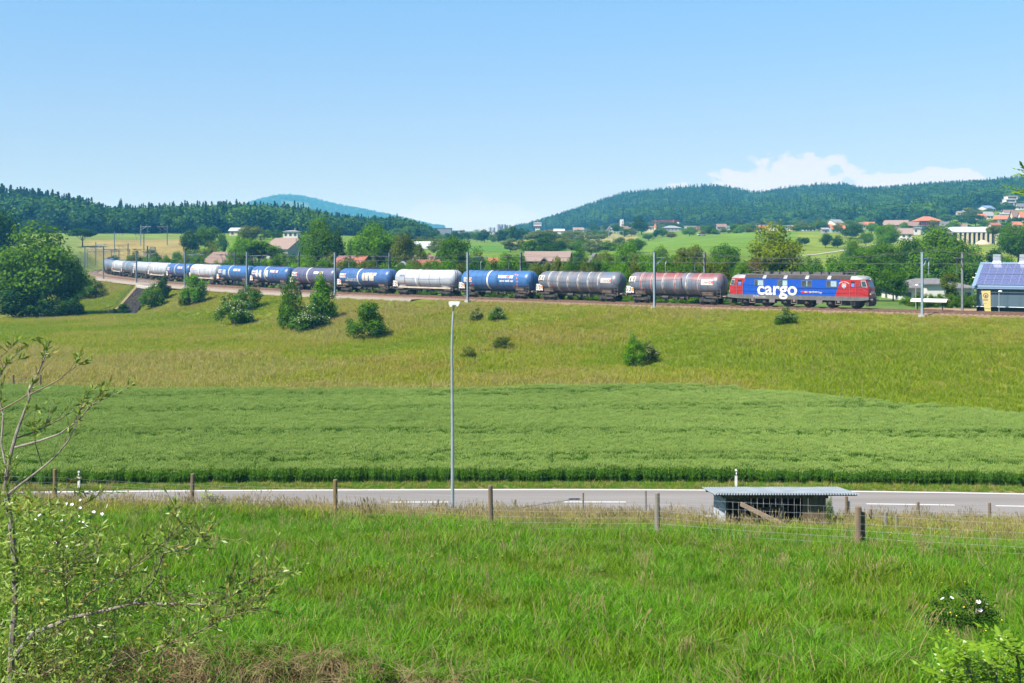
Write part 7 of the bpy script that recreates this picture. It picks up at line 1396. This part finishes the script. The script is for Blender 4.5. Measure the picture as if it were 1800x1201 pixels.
# ------------------------------------------------------------------ shed
D = 45.8; xl, xr = (1275-900)/F*D, (1451-900)/F*D; zg = 1.55; hF, hBk, dp = CZ+(HY-869)/F*D-zg, CZ+(HY-863.5)/F*(D+2.6)-zg, 2.6
t = thing('field_shed', 'low open-fronted field shed with a corrugated roof beside the road', 'shed', (xl, D, zg)); W = xr-xl
pw = mat('plank_sunlit_pale', (0.42, 0.44, 0.47), (0.28, 0.30, 0.33), 3, 0.9, stretch=(1, .3, 3)); pb = mat('plank_brown', (0.13, 0.095, 0.055), (0.075, 0.055, 0.035), 3, 0.95, stretch=(3, 1, .3)); pd = mat('plank_dark', (0.055, 0.043, 0.032), (0.09, 0.07, 0.05), 3, 0.95)  # left wall planks paler: the sunlit look is put into their colour
nP = 9; ph = hF/nP
for k in range(nP):
    zt_ = ph*(k+1)-.05; dk_ = dp if zt_ < hBk else max(.25, dp*(hF-zt_)/(hF-hBk)); MB().box((0, dk_/2, 0), (.03, dk_, ph*.93)).build('plank', pw, t, ((k % 2)*.008, 0, ph*(k+.5)-.05))
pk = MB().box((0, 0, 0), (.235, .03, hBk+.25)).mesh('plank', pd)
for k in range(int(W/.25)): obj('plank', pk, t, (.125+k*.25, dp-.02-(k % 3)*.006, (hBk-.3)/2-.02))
for k in range(int(dp/.25)):
    y_ = .13+k*.25; h_ = hF+(hBk-hF)*(y_+.12)/dp-.02; MB().box((0, 0, 0), (.03, .24, h_+.25)).build('plank', pb, t, (W-(k % 2)*.008, y_, (h_-.25)/2))
pf_ = MB().box((0, 0, 0), (.20, .03, hF+.1)).mesh('plank', pb)
for k in range(4): obj('plank', pf_, t, (W-.12-k*.215, .03+(k % 2)*.01, (hF-.2)/2))
for x in (.06, W*.55): MB().box((x, .08, (hF-.2)/2), (.10, .10, hF+.15)).build('post', pd, t)
MB().box((W/2, -.02, hF-.07), (W+.2, .04, .16)).build('fascia', pb, t)
for k, (z, x0, x1) in enumerate(((.95, .2, 1.4), (.62, 1.8, 2.9))): MB().box(((x0+x1)/2, dp-.12, z), (x1-x0, .05, .12)).build('rail', mat('rail_pale_wood', (0.26, 0.22, 0.16), rough=0.9), t)
roofc = mat('corrugated_sheet', (0.30, 0.33, 0.355), (0.22, 0.25, 0.27), 2, 0.45, 0.3); xa, xb = -.45, W+1.22; ns = 6; sw = (xb-xa)/ns; pitch = .105
zf_, zk_ = hF+.06, hBk+.10
for k in range(ns):
    x0 = xa+k*sw-.03; x1 = xa+(k+1)*sw+.03; q = MB(); nn = int((x1-x0)/pitch*6); vs = []
    for i in range(nn+1):
        x = x0+(x1-x0)*i/nn; c = .026*math.sin(2*math.pi*x/pitch); vs += [(x, -.30, zf_+c-.012), (x, dp+.35, zk_+c-.012+(k % 2)*.006)]
    q.add(vs, [(2*i, 2*i+2, 2*i+3, 2*i+1) for i in range(nn)]); q.build('roof_sheet', roofc, t)
for y, z in ((.0, hF-.01), (dp, hBk+.02)): MB().box(((xa+xb)/2+.05, y, z), (xb-xa-.15, .07, .09)).build('roof_beam', pd, t)
pa, pb_ = at(1302, 886, D-.3), at(1404, 936, D-2.6); pb_.z = gz(pb_.x, pb_.y)+.05
q = MB(); dv = pb_-pa; q.box((0, 0, 0), (dv.length, .05, .16), mtx=dv.to_track_quat('X', 'Z').to_matrix()); o_ = q.build('leaning_plank', mat('plank_old_brown', (0.19, 0.14, 0.10), (0.13, 0.10, 0.075), 3, 0.9), None, (pa+pb_)/2); tag(o_, 'weathered plank leaning diagonally across the open front of the shed', 'plank')
# ------------------------------------------------------------------ foreground shrubs
wbark = mat('willow_bark', (0.24, 0.22, 0.19), (0.12, 0.10, 0.08), 14, 0.9, bump=.4, detail=6); ylich = mat('willow_twig', (0.19, 0.155, 0.075), (0.13, 0.11, 0.07), 10, 0.9)
wl = leafmat('willow_leaf', (0.115, 0.205, 0.016), (0.250, 0.345, 0.060), None, .35, .45, dry=(.93, (0.30, 0.26, 0.05)), spec=.4)
lance = MB(); lv = [(0, 0, 0), (.35, .12, .015), (.35, -.12, .015), (.7, .10, .0), (.7, -.10, .0), (1, 0, -.05)]; lance.add(lv, [(0, 2, 4, 3, 1), (3, 4, 5)])
def leaf_soup(rng, A, Dv, size, mats, name='foliage'):
    """lance-shaped leaves at points A pointing along Dv"""
    n = len(A); L = rng.uniform(.7, 1.3, n)*size; Dv = Dv/np.linalg.norm(Dv, axis=1, keepdims=True); s = rdir(rng, n); s -= Dv*(s*Dv).sum(1, keepdims=True); s /= np.linalg.norm(s, axis=1, keepdims=True); nrm = np.cross(Dv, s)
    w = (L*.13)[:, None]; Lc = L[:, None]; V = np.stack([A, A+Dv*Lc*.45+s*w-nrm*w*.2, A+Dv*Lc-nrm*w*.5, A+Dv*Lc*.45-s*w-nrm*w*.2], 1).reshape(-1, 3); return fastmesh(name, V, np.arange(4*n).reshape(-1, 4), mats)
Dw = 12.0
def wp(px, py, dd=0.0): return at(px, py, Dw+dd)
main = [([(14, 1420), (17, 1260), (20, 1160), (27, 1050), (26, 980), (19, 920), (10, 860), (12, 830)], .040, .024, 0), ([(12, 832), (20, 795), (28, 765), (35, 745), (52, 700), (50, 688), (65, 660), (80, 625), (86, 600)], .020, .004, .1), ([(26, 787), (70, 775), (105, 763), (140, 737), (160, 712), (222, 683)], .012, .003, -.2), ([(28, 770), (60, 760), (100, 740), (140, 715), (185, 692)], .010, .003, .3),
 ([(52, 694), (100, 670), (125, 650), (155, 633)], .008, .003, .1), ([(-30, 735), (0, 722), (40, 700), (52, 690), (75, 640), (84, 606)], .010, .003, .4), ([(15, 868), (45, 845), (75, 822), (100, 800), (120, 775), (135, 745), (142, 715)], .012, .003, -.3), ([(75, 822), (62, 780), (60, 740)], .006, .003, -.3), ([(12, 830), (2, 780), (6, 730), (-8, 680), (10, 640), (40, 612)], .012, .004, .5), ([(-20, 640), (10, 620), (30, 600)], .006, .003, .2),
 ([(20, 1160), (60, 1112), (100, 1097), (122, 1086), (180, 1075), (235, 1060), (290, 1062), (370, 1063), (440, 1030), (478, 1004)], .026, .004, -.5), ([(235, 1060), (270, 1020), (288, 972), (330, 965), (366, 940)], .012, .003, -.8), ([(120, 1086), (115, 1040), (118, 1010), (140, 985)], .010, .003, -.4), ([(140, 1062), (152, 1045), (200, 1020), (245, 990), (290, 955), (318, 918)], .010, .003, -.7), ([(150, 1080), (160, 1100), (200, 1112), (205, 1150), (180, 1198)], .010, .004, -.6), ([(180, 1200), (200, 1165), (260, 1145), (330, 1120), (400, 1085), (470, 1060)], .010, .003, -1.0),
 ([(20, 1165), (60, 1140), (110, 1105), (160, 1040), (175, 965)], .010, .003, .2), ([(25, 1010), (60, 1000), (90, 1004), (118, 1008)], .009, .006, -.1), ([(19, 920), (45, 905), (80, 885), (120, 855), (150, 868)], .008, .003, .4), ([(100, 950), (120, 920), (140, 890), (180, 865)], .007, .003, .1), ([(115, 1040), (100, 950)], .007, .006, .0), ([(20, 1180), (70, 1190), (120, 1160), (160, 1130)], .010, .004, -.5), ([(288, 972), (280, 1010), (310, 1070), (300, 1120)], .006, .003, -.7), ([(370, 1063), (410, 1060), (450, 1075)], .005, .002, -.5), ([(330, 1045), (400, 1040), (440, 1022), (485, 1010)], .006, .002, -.9)]
tw = wp(16, 1330); t = thing('willow', 'sprawling young willow with thin bare branches at the left foreground', 'tree', (tw.x, Dw, gz(tw.x, Dw)-.1)); o_ = t.location; rr = random.Random(3); A, Dv = [], []
for k, (pts, r0, r1, dd) in enumerate(main):
    P = [wp(x, y, dd*(i/len(pts)+.2)*1.2) for i, (x, y) in enumerate(pts)]
    if k == 0: P[0] = Vector((o_.x, o_.y, o_.z))
    rd = [r0+(r1-r0)*(i/(len(P)-1)) for i in range(len(P))]; q = MB(); q.path([p-o_ for p in P], rd, 7); ob = q.build('trunk' if k == 0 else 'branch', wbark if r0 > .011 else ylich, t, smooth=True)
    tg = MB(); low = pts[-1][1] > 900
    L = sum((b_-a).length for a, b_ in zip(P[:-1], P[1:]))
    for i in range(int(L*(20 if low else 9))):
        j = rr.randrange(max(0, len(P)//3 if k else 3), len(P)-1); b0 = P[j].lerp(P[j+1], rr.random()); d = ((P[j+1]-P[j]).normalized()*.6+Vector((rr.uniform(-.7, .9), rr.uniform(-.7, .7), rr.uniform(-.2, 1.0)))).normalized(); ln = rr.uniform(.10, .42)*(1.25 if low else .7); mid = b0+d*ln*.5+Vector((0, 0, .02)); e = b0+d*ln; tg.path([b0-o_, mid-o_, e-o_], [.0035, .0028, .0015], 4)
        if rr.random() < (.8 if low else .55):
            for u in range(rr.randrange(5, 13)): f_ = rr.uniform(.35, 1.05); A.append(b0.lerp(e, f_)-o_); v = d*.8+Vector((rr.gauss(0, .6), rr.gauss(0, .6), rr.gauss(.15, .6))); Dv.append(v)
    if tg.v: tg.build('twigs', ylich, ob)
    if k:
        for u in range(16 if low else 22): p = P[-1].lerp(P[-2], rr.random()*.8); A.append(p-o_); Dv.append((P[-1]-P[-2]).normalized()*.8+Vector((rr.gauss(0, .6), rr.gauss(0, .6), rr.gauss(.2, .5))))
for u in range(5200):   # dense leafy lower left
    x = abs(rr.gauss(0, 130)); y = rr.uniform(850, 1210)+x*.30; p = wp(x-20, min(y, 1215), rr.uniform(-1.0, 1.2)); A.append(p-o_); Dv.append(Vector((rr.gauss(.2, .7), rr.gauss(0, .6), rr.gauss(.3, .6))))
A = np.array([tuple(a) for a in A]); Dv = np.array([tuple(a) for a in Dv]); rgw = np.random.default_rng(5); sel = rgw.permutation(len(A)); big, rest = sel[:240], sel[240:]
fo = obj('foliage', leaf_soup(rgw, A[rest], Dv[rest], .075, wl), t); fo['kind'] = 'stuff'
LM = leaf_soup(np.random.default_rng(1), np.zeros((1, 3)), np.array([[1., 0, 0]]), .075, wl, 'leaf')
for i in big:
    o2 = obj('leaf', LM, t, tuple(A[i])); o2.rotation_euler = Vector(Dv[i]).to_track_quat('X', 'Z').to_euler()
# ash sprouts: pinnate leaves, each a leaf of its own
al = leafmat('ash_leaf', (0.12, 0.24, 0.004), (0.20, 0.33, 0.012), (0.16, 0.29, 0.008), .4, .35, spec=.5)
def pinnate(seed, n=5, L=.30):
    r_ = random.Random(seed); q = MB(); q.path([(0, 0, 0), (L*.5, 0, .03), (L, 0, -.01)], [.003, .002, .001], 4)
    def lf(x, y, z, dx, dy, l_):
        u = Vector((dx, dy, r_.uniform(-.35, .1))).normalized(); s = Vector((-dy, dx, 0)).normalized(); b_ = Vector((x, y, z)); w_ = l_*.21; q.add([b_, b_+u*l_*.35+s*w_+Vector((0, 0, -.01)), b_+u*l_*.35-s*w_+Vector((0, 0, -.01)), b_+u*l_*.7+s*w_*.8, b_+u*l_*.7-s*w_*.8, b_+u*l_, b_+u*l_*.4+Vector((0, 0, .006)), b_+u*l_*.72+Vector((0, 0, .004))], [(0, 6, 1), (0, 2, 6), (1, 6, 7, 3), (6, 2, 4, 7), (3, 7, 5), (7, 4, 5)])
    for k in range(n):
        x = L*(.25+.62*k/(n-1))
        for sy in (-1, 1): lf(x, 0, .03*math.sin(math.pi*x/L), .55, sy*1.0, L*r_.uniform(.26, .34)*(1-.25*abs(k/(n-1)-.45)))
    lf(L, 0, -.01, 1, 0, L*.30); return q.mesh('leaf', al)
PIN = [pinnate(k) for k in range(4)]
def ash(label, stems_, name, seed, Dd, size=1.0):
    r_ = random.Random(seed); b0 = at(*stems_[0][0][0], Dd); t = thing(name, label, 'shrub' if 'sprout' in name else 'tree', (b0.x, b0.y, gz(b0.x, b0.y)-.05)); o_ = t.location
    for pts, r0 in stems_:
        P = [at(x, y, Dd+(i % 3-1)*.1) for i, (x, y) in enumerate(pts)]; P = [Vector((P[0].x, P[0].y, o_.z))]+P; q = MB(); q.path([p-o_ for p in P], [r0]*2+[r0*(1-.75*i/len(P)) for i in range(len(P)-2)], 6); q.build('stem', mat('ash_bark', (0.16, 0.15, 0.10), (0.11, 0.10, 0.07), 6, 0.9), t)
        for i in range(2, len(P)):
            n = 7 if i == len(P)-1 else 4
            for k in range(n):
                a = 6.28*k/n+r_.uniform(-.4, .4); el = r_.uniform(.1, .8); p = P[i].lerp(P[i-1], r_.random()*.5); d = Vector((math.cos(a)*math.cos(el), math.sin(a)*math.cos(el), math.sin(el))); o2 = obj('leaf', r_.choice(PIN), t, tuple(p-o_)); o2.rotation_euler = d.to_track_quat('X', 'Z').to_euler(); s = size*r_.uniform(.75, 1.25); o2.scale = (s, s, s)
    return t
ash('bright yellow-green ash sprouts in the bottom right corner', [([(1715, 1290), (1718, 1220), (1700, 1170), (1696, 1148)], .012), ([(1745, 1290), (1748, 1220), (1752, 1180)], .010), ([(1800, 1290), (1795, 1220), (1790, 1165), (1786, 1152)], .012), ([(1690, 1290), (1688, 1230), (1672, 1195)], .010), ([(1825, 1290), (1825, 1210), (1815, 1180)], .010), ([(1770, 1300), (1768, 1240), (1765, 1215)], .009)], 'ash_sprout', 4, 10.5)
ash('overhanging ash tree whose leaf tips enter at the upper right edge', [([(1990, 1300), (1980, 800), (1965, 420), (1900, 352), (1850, 345), (1812, 349)], .05), ([(1965, 420), (1900, 300), (1860, 305), (1815, 322)], .03)], 'ash_tree', 8, 12.5, .8)
# low flowering shrubs in the near meadow
def lowbush(label, px, py, w, h, leaf, seed, bloom, D=None):
    p = hit(px, py) if D is None else Vector(((px-900)/F*D, D, gz((px-900)/F*D, D))); t = thing('wild_rose' if bloom else 'meadow_bush', label, 'shrub', tuple(p)); rng_ = np.random.default_rng(seed); P, N, c, r_ = crown_pts(seed, 2600, 'bush'); sc_ = np.array([w, w*.8, h]); obj('crown', leafmesh('crown', P*sc_, N, .022*rng_.uniform(.6, 1.3, 2600), LF[leaf], seed, .55), t); m = limb_mesh(seed, c, r_, .012, .2, 'stem'); o = obj('stem', m, t); o.scale = tuple(sc_)
    if bloom:
        k = np.argsort(-(P[:, 2]-P[:, 1]*.8))[:700]; k = rng_.choice(k, bloom, replace=False)
        for i in k:
            q = MB(); R_ = .030
            for j in range(5): a = j*1.2566; q.add([(0, 0, 0), (R_*math.cos(a-.55), R_*math.sin(a-.55), .012), (R_*1.15*math.cos(a), R_*1.15*math.sin(a), .008), (R_*math.cos(a+.55), R_*math.sin(a+.55), .012)], [(0, 1, 2, 3)])
            o2 = q.build('blossom', pnk, t, tuple(P[i]*sc_*1.03)); o2.rotation_euler = Vector(N[i]+np.array([0, -1.0, .6])).to_track_quat('Z', 'Y').to_euler()
    return t
lowbush('wild rose with pale pink blossoms behind the willow', 105, 1020, 2.0, 1.7, 'green', 201, 24, 22.5); lowbush('small dark wild rose with white blossoms, lower right meadow', 1690, 1125, 1.1, .8, 'dark', 205, 6)
lowbush('low leafy weed clump on the left bank', 250, 1110, 1.8, .8, 'green', 207, 0, 19.4); lowbush('small bush poking above the grass by the left fence', 377, 905, 1.0, .9, 'dark', 209, 0, 43.6); lowbush('dark leafy clump in the left corner below the willow', 60, 1160, 2.6, 1.3, 'dark', 211, 0, 17.0); lowbush('leafy nettle clump left of the bank edge', 170, 1180, 2.2, .9, 'green', 213, 0, 16.6); lowbush('leafy clump at the bottom centre-left bank', 330, 1190, 1.5, .6, 'bright', 215, 0, 15.9)
lowbush('climbing greenery on the post at the right end of the shed', 1455, 930, .5, 1.3, 'green', 217, 0, 51.0)
# ------------------------------------------------------------------ air
hz, n, l = newmat('haze_air'); out = n.new('ShaderNodeOutputMaterial'); pv = n.new('ShaderNodeVolumePrincipled'); pv.inputs['Color'].default_value = (0.12, 0.54, 1.0, 1); pv.inputs['Absorption Color'].default_value = (1, 1, 1, 1); pv.inputs['Density'].default_value = 0.00021; pv.inputs['Anisotropy'].default_value = 0.0; l.new(pv.outputs[0], out.inputs['Volume'])
q = MB(); q.box((0, 4250, 110), (14000, 9600, 330)); HZ = tag(q.build('haze', hz), 'thin blue summer haze', 'haze', kind='stuff')
